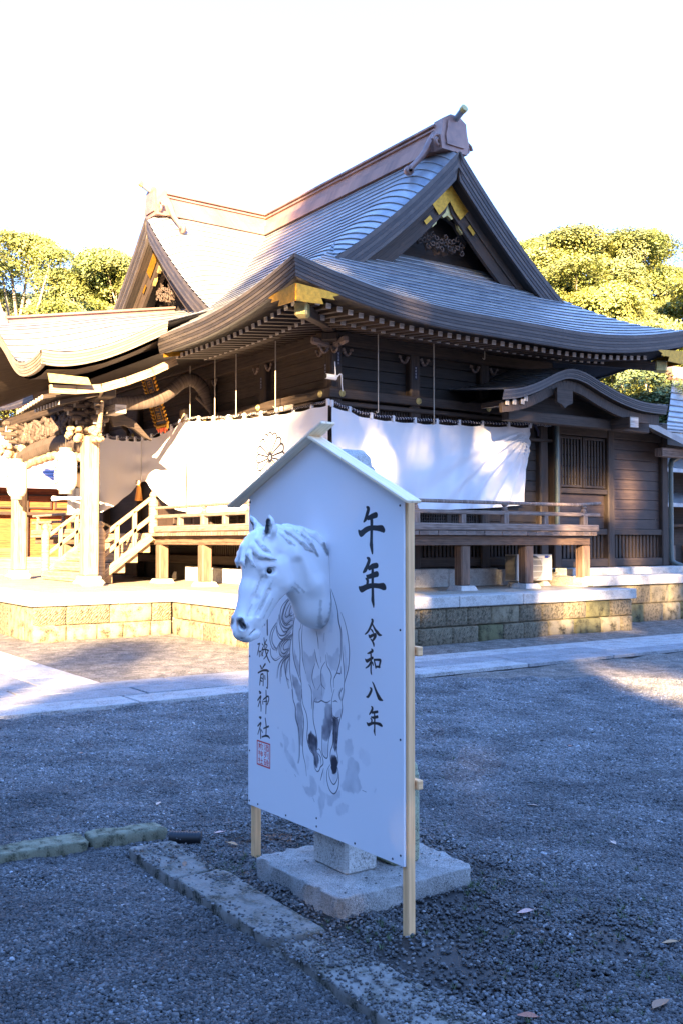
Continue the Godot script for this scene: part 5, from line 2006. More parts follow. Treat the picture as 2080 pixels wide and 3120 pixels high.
func lantern(at: Vector3, label: String) -> void:
	var l := thing("paper_lantern", label, "lantern", at - Vector3(0, 0.45, 0), "paper lanterns of the porch")
	var r := 0.205
	var prof := []
	for i in 41:
		var t := i / 40.0
		var y := -0.36 + 0.72 * t
		var e := pow(absf(t * 2.0 - 1.0), 5.0)
		prof.push_back(Vector2((r - 0.075 * e) + (0.004 if i % 2 else 0.0), y))
	var mb := MB.new()
	mb.lathe(prof, Transform3D(Basis(), at), 28)
	# characters brushed on the side that faces left of the stairs
	var W := 256
	var im := Image.create(W, W, false, Image.FORMAT_RGB8)
	im.fill(Color(1, 1, 1))
	var ink := Color(0.02, 0.02, 0.02)
	var cx := 150
	for k in 3:
		var y := 46 + k * 62
		for q in [[-14, 0, 28, 6], [-14, 0, 6, 40], [8, 0, 6, 40], [-14, 17, 28, 6], [-14, 36, 28, 6]]:
			im.fill_rect(Rect2i(cx + q[0], y + q[1], q[2], q[3]), ink)
		if k == 1: im.fill_rect(Rect2i(cx - 2, y - 8, 4, 48), ink)
		if k == 2:
			im.fill_rect(Rect2i(cx - 18, y - 8, 36, 4), ink)
			im.fill_rect(Rect2i(cx - 10, y + 44, 22, 4), ink)
	var rows := 41
	for i in mb.v.size():
		var p := mb.v[i] - at
		var a := atan2(p.z, p.x) / TAU + 0.5
		mb.t[i] = Vector2(a, 0.5 - p.y / 0.76)
		if mb.t[i].x < 0.45: mb.t[i].x += 1.0
		mb.t[i].x -= 0.39
	var sheet := mat(rgb(244, 240, 230), 0.75, ImageTexture.create_from_image(im))
	sheet.backlight_enabled = true
	sheet.backlight = Color(0.3, 0.3, 0.28)
	part(l, "paper_shade", mb, sheet)
	for s in [-1.0, 1.0]:
		var rm := MB.new()
		rm.lathe([Vector2(0.1, s * 0.43), Vector2(0.12, s * 0.43), Vector2(0.12, s * 0.355), Vector2(0.13, s * 0.35)], Transform3D(Basis(), at), 20)
		part(l, "metal_ring", rm, mat(rgb(150, 138, 120), 0.4))
	var hk := MB.new()
	hk.tube([at + Vector3(0, 0.43, 0), at + Vector3(0, 0.62, 0)], [0.008, 0.008], 6)
	part(l, "hanger", hk, M.iron)

# ---------- lower building on the right with its own curved gable
func build_side_building() -> void:
	var b := thing("side_building", "lower dark timber building right of the hall with curved gable and lattice windows", "building", V(14.4, 0.98, 13.4))
	var core := MB.new()
	core.bx(14.42, 17.72, 0.98, 4.1, 13.6, 17)
	part(b, "wall", core, M.hall_dark)
	for u in [14.5, 16.08, 17.82]:
		var mb := MB.new()
		mb.bx(u - 0.1, u + 0.1, 0.985, 4.05, 13.4, 13.6, 0.02)
		part(b, "post", mb, M.hall)
	for q in [[1.0, 1.16, 0.03], [1.64, 1.76, 0.02], [2.46, 2.56, 0.03], [3.62, 3.8, 0.03], [3.82, 4.0, 0.06]]:
		for s in [[14.6, 15.98], [16.18, 17.72]]:
			if q[0] > 2.4 and q[0] < 2.5 and s[0] > 16.0: continue
			var mb := MB.new()
			mb.bx(s[0], s[1], q[0], q[1], 13.45 - q[2], 13.6, 0.008)
			part(b, "rail_beam", mb, M.hall)
	# vents
	var sl := box_mesh(Vector3(0.065, 0.47, 0.035), 0.004)
	for i in 12:
		piece(b, "vent_slat", sl, M.hall, Transform3D(Basis(), V(14.68 + i * 0.112, 1.4, 13.53)))
	for i in 14:
		piece(b, "vent_slat", sl, M.hall, Transform3D(Basis(), V(16.24 + i * 0.112, 1.4, 13.53)))
	# plain boarded bay on the right, panels below the window on the left
	for r in 9:
		var mb := MB.new()
		mb.bx(16.18, 17.72, 1.765 + r * 0.206, 1.965 + r * 0.206, 13.5 - rng.randf() * 0.004, 13.6, 0.003)
		part(b, "wall_board", mb, M.hall_red)
	for r in 3:
		var mb := MB.new()
		mb.bx(14.62, 15.96, 1.765 + r * 0.232, 1.993 + r * 0.232, 13.5, 13.6, 0.006)
		part(b, "wall_board", mb, M.hall_red)
	# two lattice windows with paper behind
	for k in 2:
		var u0 := 14.62 + k * 0.69
		var w := MB.new()
		for e in [[u0, u0 + 0.05, 2.58, 3.6], [u0 + 0.61, u0 + 0.66, 2.58, 3.6], [u0 + 0.05, u0 + 0.61, 2.58, 2.63], [u0 + 0.05, u0 + 0.61, 3.55, 3.6]]:
			w.bx(e[0], e[1], e[2], e[3], 13.47, 13.56, 0.006)
		var wn := part(b, "lattice_window", w, M.hall)
		var pp := MB.new()
		pp.bx(u0 + 0.05, u0 + 0.61, 2.63, 3.55, 13.55, 13.57)
		part(wn, "paper_pane", pp, mat(rgb(150, 138, 112), 0.85))
		for i in 6:
			var mb := MB.new()
			mb.bx(u0 + 0.085 + i * 0.09, u0 + 0.125 + i * 0.09, 2.63, 3.55, 13.49, 13.53, 0.004)
			part(wn, "lattice_bar", mb, M.hall)
		for i in 4:
			var mb := MB.new()
			mb.bx(u0 + 0.05, u0 + 0.61, 2.78 + i * 0.22, 2.8 + i * 0.22, 13.52, 13.545)
			part(wn, "lattice_bar", mb, M.hall)
	# curved gable roof
	var prof := smooth_path([V(11.87, 4.1, 0), V(12.3, 4.17, 0), V(12.75, 4.32, 0), V(13.2, 4.52, 0), V(13.56, 4.62, 0), V(13.95, 4.58, 0), V(14.45, 4.42, 0), V(15.0, 4.27, 0), V(15.6, 4.18, 0), V(16.3, 4.17, 0)], 4)
	var roof := MB.new()
	var rows := []
	for w in [12.2, 13.5, 16.0]:
		var line := PackedVector3Array()
		for p in prof: line.push_back(Vector3(p.x, p.y - 0.02 + 0.12 * (w - 12.2), -w))
		rows.push_back(line)
	roof.grid(rows, 1.0, false)
	var rp := part(b, "roof", roof, M.edge_b)
	for i in range(0, prof.size() - 1, 1):
		var lo := PackedVector3Array()
		var up := PackedVector3Array()
		var p: Vector3 = prof[i]
		var q: Vector3 = prof[i + 1]
		if p.x > 13.55:
			var t := p
			p = q
			q = t
		for w in [12.18, 12.8, 13.5, 15.9]:
			lo.push_back(Vector3(p.x, p.y + 0.12 * (w - 12.2), -w))
			up.push_back(Vector3(q.x, q.y + 0.12 * (w - 12.2), -w))
		course(rp, lo, up, M.copper_b)
	var fl := []
	for p in prof: fl.push_back(Vector3(p.x, p.y, -12.2))
	porch_band(rp, fl, V(0, 0, -1), 0.17)
	# barge board below it, and the soffit
	var bg := MB.new()
	for i in prof.size() - 1:
		bg.bar(Vector3(prof[i].x * 0.96 + 0.56, prof[i].y - 0.28, -12.36), Vector3(prof[i + 1].x * 0.96 + 0.56, prof[i + 1].y - 0.28, -12.36), 0.07, 0.18)
	part(b, "barge_board", bg, M.hall)
	var so := MB.new()
	var ra := PackedVector3Array()
	var rb := PackedVector3Array()
	for p in prof:
		ra.push_back(Vector3(p.x, p.y - 0.18, -12.25))
		rb.push_back(Vector3(p.x, p.y - 0.1, -13.6))
	so.grid([ra, rb], 1.0, true)
	part(b, "soffit", so, M.hall_dark)
	var pd := MB.new()
	pd.prism(PackedVector2Array([Vector2(-0.2, 0.28), Vector2(-0.2, 0.02), Vector2(-0.08, -0.02), Vector2(0, -0.08), Vector2(0.08, -0.02), Vector2(0.2, 0.02), Vector2(0.2, 0.28)]), 0, 0.06, Transform3D(Basis(), V(13.42, 3.98, 12.28)))
	part(b, "gable_pendant", pd, M.hall)
	var gw := MB.new()
	gw.bx(12.6, 16.0, 3.75, 4.2, 12.9, 12.98)
	part(b, "gable_wall", gw, M.hall_dark)
	var bm := MB.new()
	bm.bx(12.4, 16.3, 3.66, 3.86, 12.62, 12.8, 0.015)
	part(b, "eave_beam", bm, M.hall)
	var be := MB.new()
	be.bx(15.12, 15.36, 3.66, 3.87, 12.16, 12.62, 0.012)
	var beam := part(b, "beam_nose", be, M.hall)
	var bf := MB.new()
	bf.bx(15.125, 15.355, 3.665, 3.865, 12.145, 12.158)
	part(beam, "painted_end", bf, M.cap_white)
	for q in [[12.05, 3.86, 0.09], [12.22, 3.88, 0.1], [12.42, 3.9, 0.09], [12.5, 3.96, 0.14]]:
		var mb := MB.new()
		mb.bx(q[0] - 0.04, q[0] + 0.04, q[1], q[1] + q[2], 12.3, 12.9)
		var r := part(b, "rafter", mb, M.hall)
		var c := MB.new()
		c.bx(q[0] - 0.04, q[0] + 0.04, q[1], q[1] + q[2], 12.284, 12.298)
		part(r, "painted_end", c, M.cap_white)
	# lean-to roof carrying on to the right
	var lr := MB.new()
	lr.grid([PackedVector3Array([V(16.2, 3.98, 12.7), V(17.4, 3.66, 12.7), V(18.6, 3.42, 12.7)]), PackedVector3Array([V(16.2, 4.5, 15.0), V(17.4, 4.2, 15.0), V(18.6, 3.9, 15.0)])], 1.0, false)
	lr.grid([PackedVector3Array([V(16.2, 3.86, 12.71), V(17.4, 3.54, 12.71), V(18.6, 3.3, 12.71)]), PackedVector3Array([V(16.2, 3.98, 12.7), V(17.4, 3.66, 12.7), V(18.6, 3.42, 12.7)])], 1.0, false)
	part(b, "side_roof", lr, M.copper)
	var lb := MB.new()
	lb.bx(17.2, 19.0, 3.28, 3.46, 13.0, 13.2, 0.01)
	part(b, "eave_beam", lb, M.deck)
	# downpipes
	var d1 := MB.new()
	d1.tube([V(14.39, 4.0, 13.32), V(14.39, 2.0, 13.32), V(14.39, 1.75, 13.32)], [0.045, 0.045, 0.045], 10)
	part(b, "downpipe", d1, M.pipe)
	var d2 := MB.new()
	d2.tube(smooth_path([V(18.0, 3.15, 13.4), V(18.0, 2.0, 13.4), V(18.0, 1.2, 13.4), V(18.02, 1.06, 13.36), V(18.12, 0.98, 13.22), V(18.16, 0.9, 13.1)], 3), smooth_vals([0.05, 0.05, 0.05, 0.05, 0.052, 0.055], 3), 10)
	part(b, "downpipe", d2, M.pipe)
	var d3 := MB.new()
	d3.tube([V(18.0, 3.12, 13.4), V(18.02, 3.24, 13.4), V(18.35, 3.36, 13.4)], [0.07, 0.06, 0.05], 10)
	part(b, "gutter_elbow", d3, M.pipe)

func build_far_buildings() -> void:
	# shrine office seen between the pillars
	var o := thing("shrine_office", "brown timber shrine office with ribbed blue-grey roof seen behind the porch pillars", "building", V(4, 0, 31))
	var wl := MB.new()
	wl.bx(-2, 16, 0, 3.3, 32.0, 36)
	part(o, "wall", wl, M.office_wood)
	for k in 14:
		var mb := MB.new()
		var u := 1.0 + k * 0.98
		mb.bx(u, u + 0.92, 2.55, 3.05, 31.94, 32.0, 0.01)
		var pn := part(o, "wall_panel", mb, M.office_wood)
		var m2 := MB.new()
		for e in [[u + 0.02, u + 0.9, 2.57, 2.62], [u + 0.02, u + 0.9, 2.98, 3.03], [u + 0.02, u + 0.07, 2.62, 2.98], [u + 0.85, u + 0.9, 2.62, 2.98]]:
			m2.bx(e[0], e[1], e[2], e[3], 31.9, 31.94)
		part(pn, "frame", m2, M.hall_red)
	for k in 10:
		var mb := MB.new()
		mb.bx(-1.0 + k * 1.8, -0.86 + k * 1.8, 0, 3.1, 31.85, 32.0)
		part(o, "post", mb, M.hall_red)
	var rf := MB.new()
	rf.grid([PackedVector3Array([V(-3, 3.28, 30.9), V(17, 3.28, 30.9)]), PackedVector3Array([V(-3, 5.3, 35.0), V(17, 5.3, 35.0)])], 1.0, false)
	rf.bx(-3, 17, 3.18, 3.28, 30.9, 31.0)
	var roof := part(o, "roof", rf, M.tile_blue)
	for k in 18:
		var mb := MB.new()
		var t := k / 17.0
		mb.bar(V(-3, 3.31 + 2.02 * t, 30.9 + 4.1 * t), V(17, 3.31 + 2.02 * t, 30.9 + 4.1 * t), 0.07, 0.06)
		part(roof, "roof_rib", mb, M.tile_blue)
	var ct := MB.new()
	ct.bx(-1, 13, 0.0, 1.02, 30.6, 31.4, 0.02)
	part(o, "counter", ct, M.porch_wood)
	var ln := MB.new()
	ln.bx(-1, 13, 2.35, 2.45, 31.7, 31.86)
	part(o, "lintel", ln, M.hall_red)
	# goods and notices on the counter
	var items := [["notice_board", "white notice with a line of red writing on the office counter", "notice", 6.3, 0.8, 0.55, rgb(236, 226, 216)], ["charm_rack", "blue patterned charm rack on the office counter", "charm rack", 5.85, 0.3, 0.32, rgb(70, 110, 180)], ["charm_box", "green and white box of charms on the office counter", "box", 6.05, 0.22, 0.3, rgb(170, 210, 150)], ["offering_tray", "orange tray of goods at the right of the office counter", "tray", 8.9, 0.7, 0.28, rgb(214, 110, 70)]]
	for q in items:
		var t := thing(q[0], q[1], q[2], V(q[3], 1.02, 31.0))
		var mb := MB.new()
		mb.bx(q[3] - q[4] * 0.5, q[3] + q[4] * 0.5, 1.02, 1.02 + q[5], 30.9, 31.1, 0.02)
		part(t, "body", mb, mat(q[6], 0.6))
		var m2 := MB.new()
		m2.bx(q[3] - q[4] * 0.4, q[3] + q[4] * 0.4, 1.02 + q[5] * 0.3, 1.02 + q[5] * 0.36, 30.88, 30.9)
		m2.bx(q[3] - q[4] * 0.4, q[3] + q[4] * 0.3, 1.02 + q[5] * 0.55, 1.02 + q[5] * 0.62, 30.88, 30.9)
		part(t, "printed_lines", m2, mat(rgb(150, 70, 70), 0.6))
	# sheet that hangs behind the near pillar
	var sh := thing("hanging_sheet", "plain white sheet hanging behind the nearer porch pillar", "cloth", V(8.1, 1.9, 22.6))
	var sm := MB.new()
	var rows := []
	for r in 5:
		var line := PackedVector3Array()
		for k in 9:
			line.push_back(V(7.96 + k * 0.038, 2.76 - r * 0.155, 22.6 + 0.025 * sin(k * 1.4)))
		rows.push_back(line)
	sm.grid(rows, 1.0, true)
	part(sh, "cloth", sm, M.white_sheet)

	# building beyond the right-hand corner
	var f := thing("far_shrine", "small shrine building with stacked pale roofs beyond the right-hand corner", "building", V(22, 0, 16))
	var fw := MB.new()
	fw.bx(21.6, 27.4, 0, 4.1, 16.4, 21)
	part(f, "wall", fw, M.hall_dark)
	var rows2 := []
	for k in 7:
		var t := k / 6.0
		rows2.push_back(PackedVector3Array([V(19.9 + t * 4.4, 4.15 + 2.1 * pow(t, 1.5), 15.0 + t * 3.0), V(28.5 - t, 4.15 + 2.1 * pow(t, 1.5), 15.0 + t * 3.0)]))
	var fr := MB.new()
	fr.grid(rows2, 1.0, false)
	fr.bx(19.9, 28.5, 3.98, 4.14, 15.0, 15.2)
	var roof2 := part(f, "roof", fr, M.copper)
	for k in 12:
		var mb := MB.new()
		var t := k / 11.0
		mb.bar(V(19.9 + t * 4.4, 4.17 + 2.1 * pow(t, 1.5), 15.0 + t * 3.0), V(28.5 - t, 4.17 + 2.1 * pow(t, 1.5), 15.0 + t * 3.0), 0.05, 0.025)
		part(roof2, "roof_course", mb, M.copper_b)
	var rd := MB.new()
	rd.bx(24.2, 27.6, 6.2, 6.6, 17.85, 18.2, 0.05)
	part(f, "ridge", rd, M.ridge)
	for q in [[3.3, 3.75, 0.55], [2.45, 2.8, 0.5]]:
		var mb := MB.new()
		mb.grid([PackedVector3Array([V(20.0, q[0], 15.1), V(27.6, q[0], 15.1)]), PackedVector3Array([V(21.4, q[1], 16.4), V(27.4, q[1], 16.4)])], 1.0, false)
		mb.bx(20.0, 27.6, q[0] - 0.1, q[0] - 0.005, 15.1, 15.2)
		part(f, "lower_roof", mb, M.copper)
	for k in 7:
		var mb := MB.new()
		mb.bx(20.5 + k * 0.5, 20.56 + k * 0.5, 0.4, 1.4, 16.3, 16.4)
		part(f, "fence_slat", mb, M.deck)
	for k in 2:
		var t := thing("white_jar", ["white jar under the far shrine's lower roof, left of a pair", "white jar under the far shrine's lower roof, right of a pair"][k], "jar", V(20.55 + k * 0.28, 1.95, 16.1), "jars under the far shrine's roof")
		var mb := MB.new()
		mb.lathe([Vector2(0, 0), Vector2(0.11, 0.0), Vector2(0.13, 0.1), Vector2(0.12, 0.25), Vector2(0.06, 0.32), Vector2(0, 0.34)], Transform3D(Basis(), V(20.55 + k * 0.28, 1.95, 16.1)), 12)
		part(t, "body", mb, M.paper)
	var shf := MB.new()
	shf.bx(20.3, 24, 1.88, 1.95, 15.9, 16.4)
	part(f, "shelf", shf, M.hall)

# ---------- trees
var clumps: Array = []

func make_clumps() -> void:
	# sprays of separate leaves, domed on top
	for s in 3:
		var mb := MB.new()
		var r := RandomNumberGenerator.new()
		r.seed = 300 + s
		for i in 100:
			var a := r.randf() * TAU
			var rr := sqrt(r.randf())
			var p := Vector3(cos(a) * rr * 0.5, 0.26 * (1.0 - rr * rr) + r.randf_range(-0.14, 0.05), sin(a) * rr * 0.5)
			var d := Vector3(cos(a) + r.randf_range(-0.7, 0.7), r.randf_range(-0.35, 0.75), sin(a) + r.randf_range(-0.7, 0.7)).normalized()
			var side := d.cross(Vector3(r.randf_range(-0.6, 0.6), 1, r.randf_range(-0.6, 0.6)).normalized()).normalized()
			var ln := r.randf_range(0.085, 0.13)
			var wd := ln * 0.3
			var m := p + d * ln * 0.5
			mb.quad(p, m + side * wd, p + d * ln, m - side * wd)
		clumps.push_back(mb.mesh())

func tree(called: String, label: String, at: Vector3, trunk_h: float, puffs: Array, tone: Color, sd: int, density: float, group: String, scale_ := 1.0, trunk_r := 0.22) -> void:
	var r := RandomNumberGenerator.new()
	r.seed = sd
	var t := thing(called, label, "tree", at, group)
	# trunk with limbs to each puff of leaves
	var mb := MB.new()
	var lean := Vector3(r.randf_range(-0.8, 0.8), 0, r.randf_range(-0.8, 0.8))
	var path := []
	var rad := []
	for i in 7:
		var f := i / 6.0
		path.push_back(at + Vector3(0, -0.1 + f * trunk_h, 0) + lean * f * f + Vector3(0.1 * sin(f * 7.0 + sd), 0, 0.1 * cos(f * 6.0 + sd)))
		rad.push_back(lerpf(trunk_r, trunk_r * 0.45, f) * (1.25 if i == 0 else 1.0))
	mb.tube(path, rad, 9)
	for q in puffs:
		var c: Vector3 = at + q[0]
		var i0: int = clampi(int((c.y - at.y) / trunk_h * 4.0), 2, 6)
		var a: Vector3 = path[i0]
		var m := a.lerp(c, 0.5) + Vector3(r.randf_range(-0.3, 0.3), -0.3, r.randf_range(-0.3, 0.3))
		mb.tube([a, a.lerp(m, 0.5) + Vector3(0, 0.1, 0), m, m.lerp(c, 0.6), c], [rad[i0] * 0.7, rad[i0] * 0.5, rad[i0] * 0.4, rad[i0] * 0.28, 0.03], 6)
	part(t, "trunk", mb, M.bark)
	var xf := []
	var cl := []
	var vi := sd % 3
	for q in puffs:
		var c: Vector3 = at + q[0]
		var ra: Vector3 = q[1]
		var n := int(density * (ra.x * ra.y + ra.x * ra.z + ra.y * ra.z) * 3.0)
		var own := r.randf_range(0.8, 1.25)
		for i in n:
			var d := Vector3(r.randfn(), r.randfn(), r.randfn()).normalized()
			if d.y < -0.25 and r.randf() < 0.75: d.y = -d.y
			var p := c + d * ra * pow(r.randf(), 0.28)
			var up := (d * Vector3(1, 1, 1) + Vector3(0, 0.9, 0)).normalized()
			var x := up.cross(Vector3(r.randfn(), r.randfn(), r.randfn())).normalized()
			var b := Basis(x, up, x.cross(up)).scaled(Vector3.ONE * r.randf_range(0.75, 1.35) * scale_)
			xf.push_back(Transform3D(b, p))
			var k := own * r.randf_range(0.7, 1.3)
			cl.push_back(Color(tone.r * k * r.randf_range(0.9, 1.15), tone.g * k, tone.b * k * r.randf_range(0.7, 1.3)))
	many(t, "crown", clumps[vi], M.leaf, xf, cl)

# from camera-right metres and depth to a place on the ground
func cam_at(r: float, z: float, y := 0.0) -> Vector3:
	return V(z * 0.572 + r * 0.820, y, z * 0.820 - r * 0.572)

func puff_set(sd: int, n: int, w: float, y0: float, y1: float, size: Vector2) -> Array:
	var r := RandomNumberGenerator.new()
	r.seed = sd
	var out := []
	for i in n:
		var f := i / float(maxi(n - 1, 1))
		var y := lerpf(y0, y1, f)
		var spread := w * sqrt(maxf(1.0 - pow(f * 0.9, 2.0), 0.12))
		var a := r.randf() * TAU
		var rr := spread * sqrt(r.randf_range(0.1, 1.0))
		var s := r.randf_range(size.x, size.y)
		out.push_back([Vector3(cos(a) * rr, y + r.randf_range(-0.4, 0.4), sin(a) * rr), Vector3(s, s * 0.4, s)])
	return out

func build_trees() -> void:
	make_clumps()
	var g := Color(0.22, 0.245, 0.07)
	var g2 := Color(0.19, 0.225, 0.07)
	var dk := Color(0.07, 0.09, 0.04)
	var grp := "trees behind the shrine buildings"
	# left of the hall
	tree("pale_trunk_tree", "tall tree with bare pale forked trunk at the left edge above the porch roof", cam_at(-13.0, 39.5), 11.5, puff_set(21, 9, 2.2, 10.6, 13.6, Vector2(0.8, 1.3)), g, 401, 7.0, grp, 1.0, 0.3)
	tree("broadleaf_tree", "round-crowned yellow-green tree second from the left edge", cam_at(-12.6, 47), 11.0, puff_set(22, 18, 2.8, 8.5, 14.8, Vector2(0.8, 1.4)), g, 402, 8.0, grp)
	tree("broadleaf_tree", "wide yellow-green tree left of the front gable, taller of the two there", cam_at(-10.6, 46), 11.0, puff_set(23, 18, 2.8, 9.0, 14.6, Vector2(0.8, 1.4)), g2, 403, 8.0, grp)
	tree("broadleaf_tree", "tree whose crown touches the left slope of the front gable", cam_at(-8.8, 45), 10.5, puff_set(24, 15, 2.2, 8.0, 13.8, Vector2(0.7, 1.2)), g, 404, 8.0, grp)
	tree("low_tree", "low bushy tree just above the left end of the porch roof", cam_at(-13.6, 41), 7.5, puff_set(25, 13, 2.6, 6.5, 9.6, Vector2(0.7, 1.2)), g, 405, 8.0, grp)
	tree("low_tree", "low bushy tree above the middle of the porch roof", cam_at(-10.2, 41), 7.5, puff_set(26, 13, 2.4, 6.5, 10.0, Vector2(0.7, 1.2)), g2, 406, 8.0, grp)
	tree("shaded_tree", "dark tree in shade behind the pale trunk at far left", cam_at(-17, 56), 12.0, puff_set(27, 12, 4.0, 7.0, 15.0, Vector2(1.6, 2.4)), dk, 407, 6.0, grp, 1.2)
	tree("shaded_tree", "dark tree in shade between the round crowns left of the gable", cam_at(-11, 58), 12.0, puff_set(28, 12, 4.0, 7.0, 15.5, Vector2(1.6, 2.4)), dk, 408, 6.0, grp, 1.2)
	# right of the gable
	tree("spreading_tree", "wide layered yellow-green tree right behind the main gable", cam_at(9.6, 43), 12.0, puff_set(31, 31, 4.0, 7.8, 14.4, Vector2(0.9, 1.6)), g, 411, 8.0, grp)
	tree("spreading_tree", "layered yellow-green tree half hidden by the main gable's right slope", cam_at(7.6, 44), 11.0, puff_set(39, 22, 2.6, 8.5, 14.4, Vector2(0.9, 1.4)), g2, 410, 8.0, grp)
	tree("spreading_tree", "layered yellow-green tree right of the main gable, highest crown on that side", cam_at(12.8, 45), 12.5, puff_set(32, 29, 3.8, 7.7, 14.7, Vector2(0.9, 1.6)), g2, 412, 8.0, grp)
	tree("spreading_tree", "yellow-green tree at the right edge of the picture above the eaves", cam_at(15.2, 41), 10.0, puff_set(33, 26, 3.4, 6.5, 12.2, Vector2(0.9, 1.5)), g, 413, 8.0, grp)
	tree("low_tree", "low bushy tree over the right end of the main eaves", cam_at(11.6, 37), 7.0, puff_set(34, 20, 3.2, 5.5, 9.2, Vector2(0.8, 1.3)), g, 414, 8.0, grp)
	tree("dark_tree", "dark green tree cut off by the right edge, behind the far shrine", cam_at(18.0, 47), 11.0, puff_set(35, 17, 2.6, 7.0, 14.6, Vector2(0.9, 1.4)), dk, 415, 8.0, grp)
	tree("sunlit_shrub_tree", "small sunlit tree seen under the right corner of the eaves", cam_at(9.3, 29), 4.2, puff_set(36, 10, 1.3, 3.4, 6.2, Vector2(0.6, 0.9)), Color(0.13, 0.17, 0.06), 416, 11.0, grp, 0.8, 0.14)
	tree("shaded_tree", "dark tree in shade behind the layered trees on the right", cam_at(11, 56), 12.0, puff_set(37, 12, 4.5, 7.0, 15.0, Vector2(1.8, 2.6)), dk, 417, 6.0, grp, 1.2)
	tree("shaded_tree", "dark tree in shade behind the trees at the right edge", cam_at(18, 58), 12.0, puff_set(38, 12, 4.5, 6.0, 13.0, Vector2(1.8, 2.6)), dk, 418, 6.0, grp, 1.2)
	# bare trunks under the eaves on the right
	for k in 4:
		var t := thing("bare_trunk", ["slender bare trunk under the right eaves, leftmost of four", "bare trunk under the right eaves, second from the left and thickest", "slender bare trunk under the right eaves, third from the left", "forked bare trunk under the right eaves, rightmost of four"][k], "tree trunk", cam_at(7.5 + k * 0.55, 31), "bare trunks under the right eaves")
		var mb := MB.new()
		var b := cam_at(7.5 + k * 0.55, 31)
		mb.tube([b, b + Vector3(0.1, 3, 0.1), b + Vector3(0.25 * (k % 2), 4.6, -0.2), b + Vector3(0.3 - 0.2 * k, 5.6, 0)], [0.16, 0.13 + 0.05 * (k % 2), 0.11, 0.07], 8)
		part(t, "trunk", mb, M.bark)
	# trees behind the viewpoint that throw the shade: l across the light, d behind, q height of the shade
	sh_tree("dense evergreen row behind the viewpoint, nearest the left", -1.0, 23.0, 501, [[-6.6, -1.0, 1.9, 1.9, 2.0], [-5.0, -1.0, 2.0, 1.9, 2.0], [-3.6, -1.0, 2.3, 1.9, 2.0], [-2.2, -1.0, 2.9, 1.9, 2.0], [-0.6, -1.0, 4.0, 1.9, 2.0], [1.2, -1.0, 4.6, 1.9, 2.0]], 13.0)
	sh_tree("dense evergreen row behind the viewpoint, in the middle", 5.0, 24.0, 502, [[3.0, -1.0, 2.55, 1.9, 2.0], [3.1, 3.75, 5.2, 1.9, 2.0], [5.0, -1.0, 5.0, 1.9, 2.0], [7.0, -1.0, 4.6, 1.9, 2.0]], 13.0)
	sh_tree("dense evergreen row behind the viewpoint, farthest right", 11.0, 25.0, 503, [[9.0, -1.0, 4.8, 1.9, 2.0], [11.0, -1.0, 5.5, 1.9, 2.0], [13.0, -1.0, 6.5, 1.9, 2.0], [15.0, -1.0, 7.5, 1.9, 2.0]], 12.0)
	sh_tree("tall dense tree behind the viewpoint", 1.6, 28.0, 504, [[-0.9, 10.4, 15.6, 1.6, 2.0], [0.8, 9.6, 17.0, 2.2, 2.2], [2.8, 9.2, 17.0, 2.2, 2.2], [4.8, 9.7, 16.0, 2.2, 2.2]], 9.0)
	sh_tree("open leaning tree behind the viewpoint, under the tall one", 2.0, 27.0, 506, [[-1.5, 7.8, 9.4, 0.9, 0.9], [-0.1, 8.7, 10.2, 1.2, 0.9], [-0.2, 5.6, 7.2, 1.0, 0.9], [1.3, 4.4, 7.0, 1.0, 0.9], [1.5, 9.2, 10.4, 1.1, 0.9], [2.7, 6.2, 7.4, 0.9, 0.9], [2.9, 8.7, 10.2, 1.1, 0.9], [4.2, 5.0, 6.2, 0.9, 1.0], [0.45, 7.0, 7.9, 0.75, 0.7], [1.0, 8.0, 8.9, 0.8, 0.7], [1.95, 7.2, 8.1, 0.75, 0.7], [2.5, 7.7, 8.6, 0.6, 0.7], [-0.6, 7.2, 8.1, 0.6, 0.7], [0.2, 7.9, 8.8, 0.5, 0.7]], 9.0)
	sh_tree("second tall tree behind the viewpoint, to the right", 8.0, 30.0, 505, [[7.0, 9.6, 15.0, 2.4, 2.2], [9.6, 8.5, 14.0, 2.4, 2.2], [5.9, 4.8, 7.4, 1.0, 0.9], [8.0, 7.2, 9.5, 1.4, 1.0]], 10.0)
	sh_tree("slim open tree behind the viewpoint, between the tall ones", 5.0, 27.5, 507, [[3.5, 8.6, 10.4, 1.0, 0.9], [4.3, 7.0, 8.2, 0.9, 0.9], [4.7, 9.4, 10.6, 1.1, 0.9], [6.5, 6.4, 10.2, 1.0, 0.9], [5.6, 9.4, 10.6, 1.0, 0.9]], 12.0)
	sh_tree("sparse low tree behind the viewpoint at the left", -3.6, 26.0, 508, [[-3.2, 3.1, 4.2, 0.7, 0.9], [-4.3, 3.4, 4.4, 0.6, 0.9]], 4.0)
	# unseen wood added on the left and behind to block low sky light
	var r := RandomNumberGenerator.new()
	r.seed = 71
	var xf := []
	var cl := []
	for i in 5200:
		var a := r.randf_range(-2.75, 0.62)
		var rad := r.randf_range(30.0, 38.0)
		# angle from -u towards -w
		var u := -cos(a + 0.9) * rad + 2.0
		var w := -sin(a + 0.9) * rad + 5.0
		var l := 0.8 * u - 0.6 * w
		var s := 0.6 * u + 0.8 * w
		var top := 17.0 + 2.5 * sin(a * 9.0) + 1.5 * sin(a * 23.0)
		if l > -13.0 and s < 0.0: top = minf(top, -0.302 * s + (0.3 if l < -1.0 else 0.4))
		var fwd := u * 0.572 + w * 0.82
		if fwd > -4.0 and absf(u * 0.82 - w * 0.572) < fwd * 0.42 + 9.0: continue
		var y := top * pow(r.randf(), 0.8)
		var b := Basis(Vector3.UP, r.randf() * TAU) * Basis(Vector3.RIGHT, r.randf_range(-0.6, 0.6))
